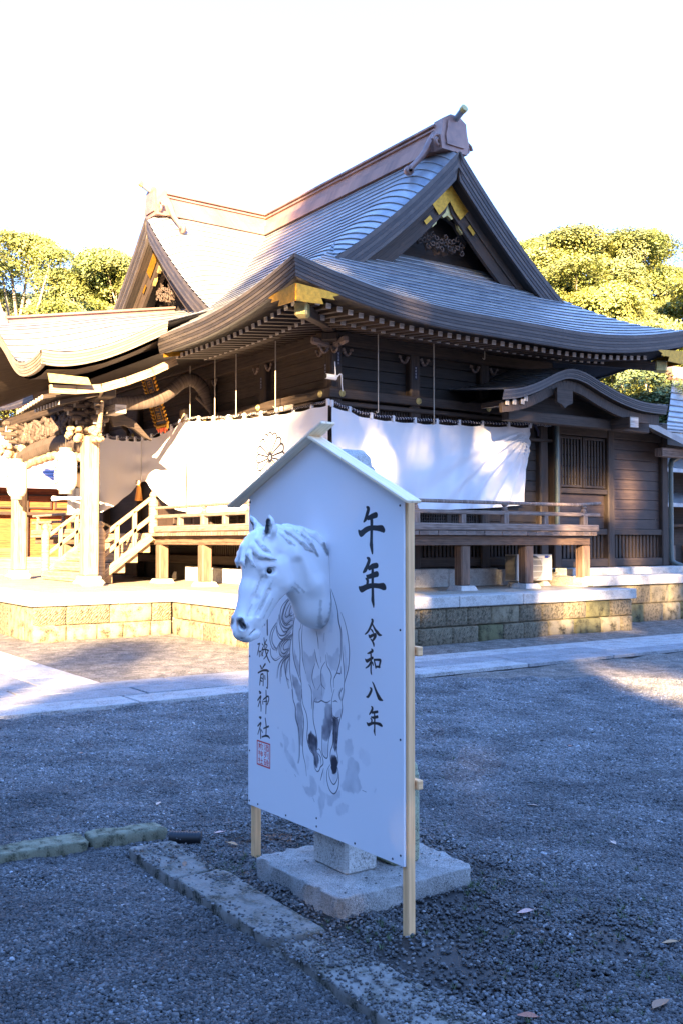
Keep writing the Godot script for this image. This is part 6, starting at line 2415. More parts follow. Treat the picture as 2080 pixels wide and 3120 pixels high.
		xf.push_back(Transform3D(b.scaled(Vector3.ONE * r.randf_range(2.6, 4.2)), V(u, y, w)))
		cl.push_back(Color(0.045, 0.065, 0.03) * r.randf_range(0.7, 1.3))
	many(self, "sky_blocking_woods", clumps[1], M.leaf, xf, cl)

func sh_tree(label: String, lt: float, dist: float, sd: int, cols_: Array, dens: float) -> void:
	var r := RandomNumberGenerator.new()
	r.seed = sd
	var base := V(-0.6 * dist + 0.8 * lt, 0, -0.8 * dist - 0.6 * lt)
	var puffs := []
	for c in cols_:
		var q: float = c[1] + 0.5
		while q < c[2] - 0.3:
			var y := q + 0.302 * dist
			var off := (c[0] - lt) as float
			puffs.push_back([V(0.8 * off + r.randf_range(-0.6, 0.6), y, -0.6 * off + r.randf_range(-0.6, 0.6)), Vector3(c[3] * 0.62, 0.62, c[3] * 0.62)])
			q += 0.95
	tree("shade_tree", label, base, 0.302 * dist + (cols_[0][2] as float) * 0.8, puffs, Color(0.05, 0.075, 0.03), sd, dens, "trees behind the viewpoint", 1.0, 0.3)

# ---------- ink on paper: coverage painted with round dabs
class Ink:
	var w: int
	var h: int
	var a := PackedFloat32Array()
	func _init(ww: int, hh: int) -> void:
		w = ww
		h = hh
		a.resize(w * h)
	func dab(x: float, y: float, r: float, s := 1.0) -> void:
		for j in range(maxi(int(y - r - 1), 0), mini(int(y + r + 2), h)):
			for i in range(maxi(int(x - r - 1), 0), mini(int(x + r + 2), w)):
				var d := Vector2(i + 0.5 - x, j + 0.5 - y).length()
				var k := clampf(r - d + 0.5, 0.0, 1.0) * s
				if k > a[j * w + i]: a[j * w + i] = k
	func stroke(p: Array, rad: Array, s := 1.0) -> void:
		# p: Vector2 list, smoothed through its points
		for i in p.size() - 1:
			var q0: Vector2 = p[maxi(i - 1, 0)]
			var q3: Vector2 = p[mini(i + 2, p.size() - 1)]
			var a0: Vector2 = p[i]
			var b0: Vector2 = p[i + 1]
			var n := maxi(int((b0 - a0).length() / 0.7), 2)
			for k in n + 1:
				var t := k / float(n)
				var c := a0.cubic_interpolate(b0, q0, q3, t)
				dab(c.x, c.y, lerpf(rad[i], rad[i + 1], t), s)

func fill_poly(ink: PackedFloat32Array, W: int, H: int, poly: PackedVector2Array, s: float, nz: FastNoiseLite) -> void:
	var lo := poly[0]
	var hi := poly[0]
	for p in poly:
		lo = lo.min(p)
		hi = hi.max(p)
	for y in range(maxi(int(lo.y) - 4, 0), mini(int(hi.y) + 5, H)):
		for x in range(maxi(int(lo.x) - 4, 0), mini(int(hi.x) + 5, W)):
			var q := Vector2(x + nz.get_noise_2d(x, y) * 7.0, y + nz.get_noise_2d(x + 500.0, y) * 7.0)
			if Geometry2D.is_point_in_polygon(q, poly):
				var k := s * (0.85 + 0.5 * nz.get_noise_2d(x * 0.3, y * 0.3 + 900.0))
				ink[y * W + x] = maxf(ink[y * W + x], clampf(k, 0.0, 1.0))

# ---------- curtains
func cloth(top: Array, bottom: Array, sag: float, fold: Callable, n: int, m: int) -> MB:
	# top, bottom: points of the two edges (u, y, w as Vector3), sampled evenly
	var mb := MB.new()
	var rows := []
	for r in m + 1:
		var line := PackedVector3Array()
		var f := r / float(m)
		for k in n + 1:
			var t := k / float(n)
			var a := edge_at(top, t)
			var b := edge_at(bottom, t)
			var p := a.lerp(b, f)
			var tabs := absf(sin(t * PI * sag))
			p.y -= 0.022 * tabs * (1.0 - f) * (1.0 - f)
			var along := (edge_at(top, minf(t + 0.02, 1.0)) - edge_at(top, maxf(t - 0.02, 0.0))).normalized()
			var out := Vector3(along.z, 0, -along.x)
			p += out * (fold.call(t, f) as float)
			line.push_back(p)
		rows.push_back(line)
	mb.grid(rows, 1.0, false)
	var i := 0
	for v in mb.v:
		mb.t[i] = Vector2(-v.z, v.y)
		i += 1
	return mb

func edge_at(e: Array, t: float) -> Vector3:
	var x := t * (e.size() - 1)
	var i := mini(int(x), e.size() - 2)
	return (e[i] as Vector3).cubic_interpolate(e[i + 1], e[maxi(i - 1, 0)], e[mini(i + 2, e.size() - 1)], x - i)

func cord(parent: Node3D, pts: Array, rad: float) -> void:
	var path := []
	for i in 61: path.push_back(edge_at(pts, i / 60.0) + Vector3(0, 0.008 * sin(i * 1.3), 0))
	var rr := []
	for p in path: rr.push_back(rad)
	var mb := MB.new()
	mb.tube(path, rr, 7)
	part(parent, "cord", mb, M.cord_dark)
	# pale strand twisted round it
	var hx := []
	var hr := []
	var L := (pts[-1] - pts[0] as Vector3).length()
	var n := int(L / 0.012)
	for i in n:
		var t := i / float(n - 1)
		var c := edge_at(pts, t) + Vector3(0, 0.008 * sin(t * 60.0 * 1.3), 0)
		var d := (edge_at(pts, minf(t + 0.01, 1.0)) - edge_at(pts, maxf(t - 0.01, 0.0))).normalized()
		var s := d.cross(Vector3.UP).normalized()
		var a := i * 0.012 / 0.055 * TAU
		hx.push_back(c + (Vector3.UP * cos(a) + s * sin(a)) * rad * 0.75)
		hr.push_back(rad * 0.52)
	var m2 := MB.new()
	m2.tube(hx, hr, 4)
	part(parent, "twisted_strand", m2, M.cord_white)

func tabs_for(parent: Node3D, top: Array, n: int, skip0 := false) -> void:
	var tb := box_mesh(Vector3(0.055, 0.11, 0.05), 0.008)
	for i in n + 1:
		if i == 0 and skip0: continue
		var t := i / float(n)
		var p := edge_at(top, t)
		var d := (edge_at(top, minf(t + 0.02, 1.0)) - edge_at(top, maxf(t - 0.02, 0.0)))
		piece(parent, "cloth_loop", tb, M.cloth, Transform3D(Basis(Vector3.UP, atan2(-d.z, d.x)), p + Vector3(0, 0.035, 0)))

func build_curtains() -> void:
	# right-hand curtain
	var c1 := thing("shrine_curtain", "white curtain along the right side of the hall, with tree shadows and slanting folds", "curtain", V(9.2, 2.1, 13.4), "white curtains hung round the hall")
	var top := [V(9.13, 3.74, 13.36), V(9.85, 3.6, 13.37), V(10.7, 3.58, 13.38), V(11.6, 3.6, 13.38), V(12.6, 3.64, 13.38), V(13.72, 3.69, 13.38)]
	var bot := [V(9.13, 2.0, 13.34), V(9.9, 2.0, 13.33), V(10.8, 2.02, 13.33), V(11.8, 2.08, 13.33), V(12.6, 2.12, 13.34), V(13.58, 2.2, 13.36)]
	var f1 := func(t: float, f: float) -> float:
		var x := (1.0 - t) * 4.6
		var y := f * 1.6
		var ang := atan2(y, x + 0.02)
		var rr := Vector2(x, y).length()
		var k := smoothstep(0.0, 0.5, rr) * exp(-rr * 0.33)
		return 0.085 * sin(ang * 30.0) * k * smoothstep(0.15, 0.6, ang) + 0.04 * sin(t * 19.0 + f * 2.0) * f + 0.015 * sin(t * 41.0) + 0.008 * sin(t * 90.0 + f * 14.0)
	part(c1, "cloth", cloth(top, bot, 9.0, f1, 150, 48), M.cloth)
	tabs_for(c1, top, 9)
	var rope := []
	for p in top: rope.push_back(p + Vector3(0, 0.055, 0))
	rope.push_back(V(14.2, 3.74, 13.3))
	cord(c1, rope, 0.022)
	var kn := MB.new()
	kn.tube([V(13.78, 3.74, 13.33), V(13.86, 3.6, 13.3), V(13.84, 3.52, 13.3)], [0.03, 0.02, 0.012], 7)
	part(c1, "cord_knot", kn, M.cord_dark)

	# curtain along the front, with the sixteen-petalled flower
	var c2 := thing("shrine_curtain", "white curtain along the hall's sunlit front, bearing an outlined round flower crest", "curtain", V(9.0, 2.1, 13.6), "white curtains hung round the hall")
	top = [V(8.86, 3.96, 18.15), V(8.9, 3.86, 17.2), V(8.95, 3.8, 16.2), V(9.0, 3.76, 15.2), V(9.04, 3.74, 14.3), V(9.08, 3.76, 13.4)]
	bot = [V(8.86, 2.05, 18.15), V(8.9, 2.03, 17.2), V(8.95, 2.02, 16.2), V(9.0, 2.0, 15.2), V(9.04, 2.0, 14.3), V(9.08, 2.0, 13.4)]
	var f2 := func(t: float, f: float) -> float:
		return 0.02 * sin(t * 23.0 + f * 3.0) * f + 0.01 * sin(t * 47.0)
	var W := 1024
	var H := 400
	var ink := Ink.new(W, H)
	var sc := W / 5.0
	var ce := Vector2((15.12 - 13.3) * sc, (4.0 - 3.0) * sc)
	var R := 0.45 * sc
	for k in 16:
		var a := TAU * k / 16.0
		var h := PI / 16.0
		var pts := [ce + Vector2.from_angle(a - h) * R * 0.13, ce + Vector2.from_angle(a - h) * R * 0.5, ce + Vector2.from_angle(a - h) * R * 0.86, ce + Vector2.from_angle(a - h * 0.55) * R * 0.97, ce + Vector2.from_angle(a) * R, ce + Vector2.from_angle(a + h * 0.55) * R * 0.97, ce + Vector2.from_angle(a + h) * R * 0.86]
		ink.stroke(pts, [3.1, 3.1, 3.1, 3.2, 3.2, 3.2, 3.1])
	var ring := []
	var rr := []
	for k in 25:
		ring.push_back(ce + Vector2.from_angle(TAU * k / 24.0) * R * 0.12)
		rr.push_back(3.0)
	ink.stroke(ring, rr)
	var im := Image.create(W, H, false, Image.FORMAT_RGB8)
	for y in H:
		for x in W:
			var v := ink.a[y * W + x] * 0.97
			im.set_pixel(x, y, Color(1.0 - v, 1.0 - v, 1.0 - v * 0.9))
	var cm: StandardMaterial3D = M.cloth.duplicate()
	cm.albedo_texture = ImageTexture.create_from_image(im)
	cm.texture_repeat = false
	cm.uv1_scale = Vector3.ONE
	cm.normal_enabled = false
	var mb := cloth(top, bot, 9.0, f2, 120, 24)
	for i in mb.t.size(): mb.t[i] = Vector2((mb.t[i].x - 13.3) / 5.0, (4.0 - mb.t[i].y) / (5.0 * H / W))
	part(c2, "cloth", mb, cm)
	tabs_for(c2, top, 9, true)
	rope = []
	for p in top: rope.push_back(p + Vector3(0, 0.055, 0))
	cord(c2, rope, 0.02)
	var hp := MB.new()
	hp.bx(8.78, 8.92, 3.86, 4.2, 18.16, 18.36, 0.03)
	part(c2, "rope_block", hp, M.porch_wood)

	# entrance curtain, drawn up in the middle
	var c3 := thing("entrance_curtain", "pale pink-white curtain over the stairs, drawn up to a point by an orange tassel", "curtain", V(8.5, 2.2, 18.3), "white curtains hung round the hall")
	top = [V(8.3, 3.9, 21.45), V(8.4, 3.78, 20.85), V(8.5, 3.7, 20.2), V(8.58, 3.67, 19.72), V(8.66, 3.72, 19.1), V(8.74, 3.85, 18.5), V(8.8, 3.98, 18.08)]
	bot = [V(8.3, 2.15, 21.45), V(8.38, 2.28, 20.85), V(8.48, 2.52, 20.2), V(8.58, 2.79, 19.72), V(8.66, 2.5, 19.2), V(8.74, 2.2, 18.6), V(8.8, 2.1, 18.08)]
	var f3 := func(t: float, f: float) -> float:
		var q := absf(t - 0.5)
		return (0.05 * sin(f * 14.0 + q * 16.0) * exp(-q * 5.0) * f) + 0.012 * sin(t * 40.0)
	part(c3, "cloth", cloth(top, bot, 10.0, f3, 110, 40), M.cloth)
	tabs_for(c3, top, 10)
	rope = []
	for p in top: rope.push_back(p + Vector3(0, 0.055, 0))
	cord(c3, rope, 0.018)
	var seam := MB.new()
	seam.tube([V(8.55, 3.66, 19.72), V(8.55, 3.2, 19.72), V(8.55, 2.8, 19.72)], [0.012, 0.012, 0.014], 6)
	part(c3, "draw_cord", seam, M.cord_white)
	var ts := MB.new()
	var tp := Transform3D(Basis(), V(8.5, 0, 19.72))
	ts.lathe([Vector2(0, 2.82), Vector2(0.035, 2.8), Vector2(0.04, 2.74), Vector2(0.025, 2.71), Vector2(0.045, 2.66), Vector2(0.06, 2.55), Vector2(0.085, 2.38), Vector2(0.06, 2.37), Vector2(0, 2.38)], tp, 16)
	part(c3, "tassel", ts, M.tassel)
	var bw := MB.new()
	for s in [-1.0, 1.0]:
		bw.tube([V(8.49, 2.76, 19.72), V(8.47, 2.79, 19.72 + s * 0.06), V(8.47, 2.75, 19.72 + s * 0.1), V(8.48, 2.72, 19.72 + s * 0.04), V(8.49, 2.74, 19.72)], [0.02, 0.024, 0.022, 0.02, 0.018], 7)
	part(c3, "cord_bow", bw, M.cord_white)

func build_small_things() -> void:
	# air conditioner under the veranda
	var ac := thing("air_conditioner", "beige air conditioner unit on stone feet under the veranda", "air conditioner", V(13.3, 0.69, 13.0))
	var mb := MB.new()
	mb.bx(12.72, 13.62, 0.79, 1.27, 12.74, 13.06, 0.012)
	var cab := part(ac, "cabinet", mb, M.ac)
	var gr := MB.new()
	gr.lathe([Vector2(0.0, 0.0), Vector2(0.2, 0.0), Vector2(0.21, 0.012), Vector2(0.225, 0.012), Vector2(0.225, -0.004)], Transform3D(Basis(Vector3.RIGHT, PI / 2), V(13.12, 1.02, 12.732)), 28)
	part(ac, "fan_opening", gr, M.ac_dark)
	for k in 20:
		var m2 := MB.new()
		var x := 12.9 + k * 0.0225
		m2.bx(x, x + 0.006, 0.81, 1.21, 12.714, 12.72)
		part(ac, "grille_bar", m2, M.ac)
	for k in 4:
		var m2 := MB.new()
		m2.bx(12.89, 13.35, 0.85 + k * 0.105, 0.862 + k * 0.105, 12.706, 12.713)
		part(ac, "grille_bar", m2, M.ac)
	for k in 19:
		var m2 := MB.new()
		m2.bx(12.7, 12.719, 0.82 + k * 0.0225, 0.829 + k * 0.0225, 12.77, 13.03)
		part(ac, "side_fin", m2, M.ac_dark)
	var lb := MB.new()
	lb.bx(13.42, 13.5, 1.2, 1.245, 12.73, 12.739)
	part(cab, "blue_label", lb, M.blue_label)
	var l2 := MB.new()
	for q in [[13.515, 13.53, 1.21, 1.235], [13.54, 13.55, 1.212, 1.23]]: l2.bx(q[0], q[1], q[2], q[3], 12.732, 12.739)
	part(cab, "small_lettering", l2, M.blue_label)
	for u in [12.85, 13.5]:
		var m2 := MB.new()
		var c0 := V(u, 0.69, 12.9)
		var rows := []
		for e in [[0.1, 0.0], [0.06, 0.1], [0.0, 0.101]]:
			var line := PackedVector3Array()
			for k in 5: line.push_back(c0 + Vector3(cos(PI / 4 + PI / 2 * k) * e[0] * 1.3, e[1], sin(PI / 4 + PI / 2 * k) * e[0] * 2.2))
			rows.push_back(line)
		m2.grid(rows, 1.0, true, false)
		part(ac, "stone_foot", m2, M.granite)
	var cb := thing("stone_block", "small beige stone block beside the air conditioner", "stone block", V(13.85, 0.69, 13.1))
	mb = MB.new()
	mb.bx(13.72, 13.98, 0.69, 0.9, 12.98, 13.2, 0.015)
	part(cb, "block", mb, M.tuff_plain)
	mb = MB.new()
	mb.bx(13.7, 14.0, 0.9, 0.925, 12.96, 13.22, 0.006)
	part(cb, "lid", mb, M.tuff_plain)

	# little surveillance camera on the corner post
	var sc := thing("security_camera", "small white security camera with upright aerial on the hall's corner post", "security camera", V(9.1, 4.1, 13.4))
	mb = MB.new()
	mb.tube([V(9.16, 4.19, 13.28), V(8.97, 4.2, 13.3)], [0.045, 0.045], 12)
	part(sc, "housing", mb, M.white_sheet)
	mb = MB.new()
	mb.tube([V(8.975, 4.2, 13.3), V(8.945, 4.202, 13.303)], [0.04, 0.036], 12)
	part(sc, "lens", mb, M.black)
	mb = MB.new()
	mb.tube([V(9.14, 4.22, 13.27), V(9.13, 4.45, 13.27)], [0.012, 0.009], 8)
	part(sc, "aerial", mb, M.white_sheet)
	mb = MB.new()
	mb.tube(smooth_path([V(9.16, 4.19, 13.28), V(9.27, 4.26, 13.3), V(9.32, 4.1, 13.35), V(9.36, 3.98, 13.38)], 4), smooth_vals([0.012, 0.012, 0.01, 0.01], 4), 6)
	part(sc, "cable", mb, M.white_sheet)

	# fallen leaves, each a curled blade
	var spots := [[2.49, 6.75], [2.40, 5.26], [2.39, 4.51], [2.37, 4.33], [2.02, 4.14], [5.49, 4.97], [3.93, 3.28], [2.90, 2.87], [3.14, 2.36], [2.68, 2.05], [2.28, 2.25], [4.09, 3.99]]
	var words := ["reddish fallen leaf alone on open gravel at far left", "pale fallen leaf on gravel left of the board's near post", "pinkish fallen leaf on bare soil beside the drain pipe, farther one", "pinkish fallen leaf on bare soil beside the drain pipe, nearer one", "brown fallen leaf lying on the flat edging stone", "curled brown fallen leaf on gravel right of the low granite pillar", "pale fallen leaf on gravel at the right, midway up", "pale pink fallen leaf just right of the board's right post", "narrow grey fallen leaf near the right edge", "large pointed tan fallen leaf in the bottom right corner", "brown fallen leaf at the bottom edge of the picture", "small pale fallen leaf on gravel right of the board's post"]
	for i in spots.size():
		var m2 := MB.new()
		var ln := 0.046 + 0.02 * rng.randf() + (0.03 if i == 9 else 0.0)
		var rows := []
		var curl := rng.randf_range(0.15, 0.5)
		for r in 9:
			var f := r / 8.0
			var wd := sin(pow(f, 0.8) * PI) * 0.2 * ln + 0.001
			var line := PackedVector3Array()
			for k in 5:
				var s := (k - 2) / 2.0
				line.push_back(Vector3((f - 0.5) * ln, 0.012 + curl * ln * 0.4 * pow(f - 0.45, 2.0) * 4.0 * 0.3 + absf(s) * wd * 0.5, s * wd))
			rows.push_back(line)
		m2.grid(rows, 1.0, true)
		m2.tube([Vector3(-0.5 * ln, 0.012, 0), Vector3(-0.72 * ln, 0.02, 0.004)], [0.0012, 0.0008], 5)
		var tone: Color = [rgb(168, 108, 84), rgb(196, 168, 150), rgb(206, 164, 150), rgb(176, 136, 96), rgb(140, 104, 78)][i % 5]
		var lf := part(null, "fallen_leaf", m2, mat(tone, 0.6))
		lf.position = V(spots[i][0], gh(spots[i][0], spots[i][1]) + (0.03 if i == 4 else 0.0), spots[i][1])
		lf.rotation = Vector3(rng.randf_range(-0.15, 0.15), rng.randf() * TAU, rng.randf_range(-0.15, 0.15))
		tag(lf, words[i], "fallen leaf", "fallen leaves on the gravel")
	# tufts of weeds that come up through the gravel
	var bl := MB.new()
	for k in 7:
		var a := k * 2.4
		var h := 0.02 + 0.006 * (k % 3)
		var d := Vector3(cos(a), 0, sin(a))
		var s := Vector3(-sin(a), 0, cos(a)) * 0.0022
		bl.tri(-s, s, d * 0.018 + Vector3(0, h, 0))
	var xf := []
	var cl := []
	for q in [[2.3, 3.05, 0.12, 9], [3.0, 2.4, 0.4, 26], [3.4, 2.0, 0.3, 14], [2.2, 4.05, 0.1, 16], [2.95, 3.2, 0.06, 8], [2.55, 2.2, 0.3, 10], [4.4, 4.6, 0.9, 24], [3.3, 3.4, 0.4, 16]]:
		for i in q[3] * 3:
			var p := Vector2(q[0] + rng.randfn() * q[2], q[1] + rng.randfn() * q[2])
			xf.push_back(Transform3D(Basis(Vector3.UP, rng.randf() * TAU).scaled(Vector3.ONE * rng.randf_range(0.5, 1.1)), V(p.x, gh(p.x, p.y), p.y)))
			cl.push_back(Color(0.05, 0.075, 0.025) * rng.randf_range(0.8, 1.5))
	many(self, "small_weeds", bl.mesh(), M.leaf, xf, cl)

func build_monument() -> void:
	var nz := FastNoiseLite.new()
	nz.seed = 8
	nz.frequency = 15.0
	var t := thing("granite_monument", "tall granite post on a rough-edged square slab behind the horse board", "monument", V(2.6, 0, 3.57))
	var mb := MB.new()
	rough_block(mb, [Vector2(2.26, 3.25), Vector2(2.97, 3.24), Vector2(2.99, 3.9), Vector2(2.25, 3.9)], -0.06, 0.087, nz, 0.017, 0.016)
	part(t, "base_slab", mb, M.granite_rough)
	mb = MB.new()
	mb.bx(2.43, 2.6, 0.08, 1.83, 3.45, 3.71, 0.015)
	var cap := []
	for e in [[0.085, 0.13, 1.825], [0.078, 0.122, 1.87], [0.055, 0.095, 1.9], [0.0, 0.0, 1.912]]:
		var line := PackedVector3Array()
		for k in 17:
			var a := TAU * k / 16.0
			var sx := signf(cos(a)) * pow(absf(cos(a)), 0.5)
			var sz := signf(sin(a)) * pow(absf(sin(a)), 0.5)
			line.push_back(V(2.515 + sx * e[0], e[2], 3.58 + sz * e[1]))
		cap.push_back(line)
	mb.grid(cap, 1.0, false)
	part(t, "granite_post", mb, M.granite)
	var p := thing("low_granite_pillar", "low square granite pillar with rounded top, greenish, right behind the horse board", "pillar", V(2.74, 0.087, 3.5))
	mb = MB.new()
	mb.bx(2.66, 2.82, 0.08, 0.49, 3.42, 3.62, 0.02)
	cap = []
	for e in [[0.079, 0.099, 0.47], [0.076, 0.096, 0.51], [0.06, 0.08, 0.535], [0.03, 0.05, 0.543], [0.0, 0.0, 0.544]]:
		var line := PackedVector3Array()
		for k in 17:
			var a := TAU * k / 16.0
			var sx := signf(cos(a)) * pow(absf(cos(a)), 0.4)
			var sz := signf(sin(a)) * pow(absf(sin(a)), 0.4)
			line.push_back(V(2.74 + sx * e[0], e[2], 3.52 + sz * e[1]))
		cap.push_back(line)
	mb.grid(cap, 1.0, false)
	var gm: StandardMaterial3D = M.granite.duplicate()
	gm.albedo_color = rgb(158, 164, 138)
	part(p, "shaft", mb, gm)
	# pebbles strewn on the slab
	var xf := []
	var cl := []
	var pm := MB.new()
	pm.lathe([Vector2(0, -0.4), Vector2(0.7, -0.25), Vector2(1, 0), Vector2(0.7, 0.3), Vector2(0, 0.4)], Transform3D(), 7)
	for i in 60:
		var u := rng.randf_range(2.3, 2.94)
		var w := rng.randf_range(3.28, 3.86)
		if u > 2.4 and u < 2.85 and w > 3.4 and w < 3.74: continue
		xf.push_back(Transform3D(Basis(Vector3.UP, rng.randf() * TAU).scaled(Vector3(1.2, 0.8, 0.8) * rng.randf_range(0.003, 0.007)), V(u, 0.092, w)))
		cl.push_back(Color(0.1, 0.1, 0.1) * rng.randf_range(0.4, 2.0))
	many(self, "strewn_pebbles", pm.mesh(), M.pebble, xf, cl)

# ---------- the horse board
func parse_pts(s: String) -> Array:
	var out := []
	for q in s.split(" "):
		var f := q.split(",")
		out.push_back(Vector3(float(f[0]), float(f[1]), float(f[2]) if f.size() > 2 else 0.0))
	return out

func panel_print() -> ImageTexture:
	var W := 1024
	var H := 1458
	var nz := FastNoiseLite.new()
	nz.seed = 61
	nz.frequency = 0.035
	var wash := PackedFloat32Array()
	wash.resize(W * H)
	for s in WASHES:
		var k: PackedStringArray = s.split(" ", true, 1)
		var poly := PackedVector2Array()
		var pts := parse_pts(k[1])
		for i in pts.size():
			var a := Vector2(pts[maxi(i - 1, 0)].x, pts[maxi(i - 1, 0)].y)
			var b := Vector2(pts[i].x, pts[i].y)
			var c := Vector2(pts[(i + 1) % pts.size()].x, pts[(i + 1) % pts.size()].y)
			poly.push_back(b.lerp((b + c) * 0.5, 0.2))
			poly.push_back(b.lerp(c, 0.5))
		fill_poly(wash, W, H, poly, float(k[0]) / 100.0, nz)
	# the washes bleed softly into the sheet
	var wb := PackedByteArray()
	wb.resize(W * H)
	for i in W * H: wb[i] = int(wash[i] * 255.0)
	var wi := Image.create_from_data(W, H, false, Image.FORMAT_L8, wb)
	wi.resize(W / 4, H / 4, Image.INTERPOLATE_LANCZOS)
	wi.resize(W / 10, H / 10, Image.INTERPOLATE_BILINEAR)
	wi.resize(W, H, Image.INTERPOLATE_CUBIC)
	wb = wi.get_data()
	for i in W * H: wash[i] = minf(wash[i] * (0.4 + 0.35 * wb[i] / 255.0) + 0.45 * wb[i] / 255.0, 0.92)
	var ink := Ink.new(W, H)
	for s in INK_LINES:
		var pts := []
		var rad := []
		var q := parse_pts(s)
		for i in q.size():
			pts.push_back(Vector2(q[i].x, q[i].y))
			var f := i / float(q.size() - 1)
			rad.push_back(0.7 + 1.5 * sin(f * PI))
		ink.stroke(pts, rad, 0.92)
	# fine hairs between the painted locks of the mane
	var r := RandomNumberGenerator.new()
	r.seed = 12
	for i in range(0, INK_LINES.size()):
		if i < 20 or i > 41: continue
		var q := parse_pts(INK_LINES[i])
		for rep in 2:
			var pts := []
			var rad := []
			var o := Vector2(r.randf_range(-9, 9), r.randf_range(-9, 9))
			for k in q.size():
				pts.push_back(Vector2(q[k].x, q[k].y) + o * (0.4 + 0.6 * k / float(q.size())))
				rad.push_back(0.9)
			ink.stroke(pts, rad, 0.5)
	var kan := Ink.new(W, H)
	for s in KANJI:
		var pts := []
		var rad := []
		for q in parse_pts(s):
			pts.push_back(Vector2(q.x, q.y))
			rad.push_back(q.z * 1.12 + 0.15)
		kan.stroke(pts, rad)
	# seal: red frame and two columns of three characters
	var red := Ink.new(W, H)
	var x0 := 72.0
	var y0 := 1197.0
	var x1 := 172.0
	var y1 := 1291.0
	for e in [[x0, y0, x1, y0], [x1, y0, x1, y1], [x1, y1, x0, y1], [x0, y1, x0, y0]]:
		red.stroke([Vector2(e[0], e[1]), Vector2(e[2], e[3])], [2.6, 2.6])
	# strokes of each character on a 30 x 26 cell
	var glyph := {
		"front": ["8,1 10,4", "21,1 18,5", "2,7 28,7", "6,10 5,25", "6,10 14,10 14,25", "6,14 14,14", "6,18 14,18", "20,11 20,20", "26,9 26,25 23,24"],
		"god": ["7,1 9,3", "2,7 12,7 3,16", "8,11 8,26", "10,13 12,16", "16,7 27,7 27,19 16,19 16,7", "16,13 27,13", "21,2 21,26"],
		"shrine": ["7,1 9,3", "2,7 12,7 3,16", "8,11 8,26", "10,13 12,16", "16,11 28,11", "22,3 22,24", "14,24 29,24"],
		"sake": ["3,2 6,5", "2,9 5,12", "2,24 7,15", "10,3 29,3", "12,9 28,9 28,25 12,25 12,9", "17,3 17,14 13,17", "23,3 23,14 26,16", "13,20 27,20"],
		"row": ["2,3 17,3", "9,3 3,16", "6,9 15,9 12,18 3,26", "7,13 11,17", "21,6 21,18", "27,2 27,25 24,24"],
		"shore": ["2,3 10,3", "7,3 2,15", "4,12 4,24", "4,12 9,12 9,22 4,22", "13,2 15,5 13,8 17,9", "23,2 25,5 23,8 28,9", "20,1 21,14 25,22 29,25", "11,14 29,13", "15,14 11,24", "14,19 17,22", "26,17 19,25"],
	}
	var cols := [["sake", "row", "shore"], ["front", "god", "shrine"]]
	for c in 2:
		for k in 3:
			var ox := (x0 + 52.0 if c == 0 else x0 + 6.0)
			var oy := y0 + 5.0 + k * 29.0
			for s in glyph[cols[c][k]]:
				var pts := []
				var rad := []
				for q in parse_pts(s):
					pts.push_back(Vector2(ox + q.x * 1.38, oy + q.y * 1.02))
					rad.push_back(1.25)
				for i in pts.size() - 1: red.stroke([pts[i], pts[i + 1]], [1.25, 1.25])
	var data := PackedByteArray()
	data.resize(W * H * 3)
	for i in W * H:
		var w := 0.95 * pow(wash[i], 1.35)
		var cr := 0.965 * (1.0 - w)
		var cg := 0.965 * (1.0 - w * 0.98)
		var cb := 0.97 * (1.0 - w * 0.9)
		var k := ink.a[i] * 0.86
		cr = lerpf(cr, 0.13, k)
		cg = lerpf(cg, 0.15, k)
		cb = lerpf(cb, 0.2, k)
		k = kan.a[i]
		cr = lerpf(cr, 0.07, k)
		cg = lerpf(cg, 0.07, k)
		cb = lerpf(cb, 0.1, k)
		k = red.a[i]
		cr = lerpf(cr, 0.86, k)
		cg = lerpf(cg, 0.16, k)
		cb = lerpf(cb, 0.16, k)
		data[i * 3] = clampi(int(cr * 255), 0, 255)
		data[i * 3 + 1] = clampi(int(cg * 255), 0, 255)
		data[i * 3 + 2] = clampi(int(cb * 255), 0, 255)
	return ImageTexture.create_from_image(Image.create_from_data(W, H, false, Image.FORMAT_RGB8, data))

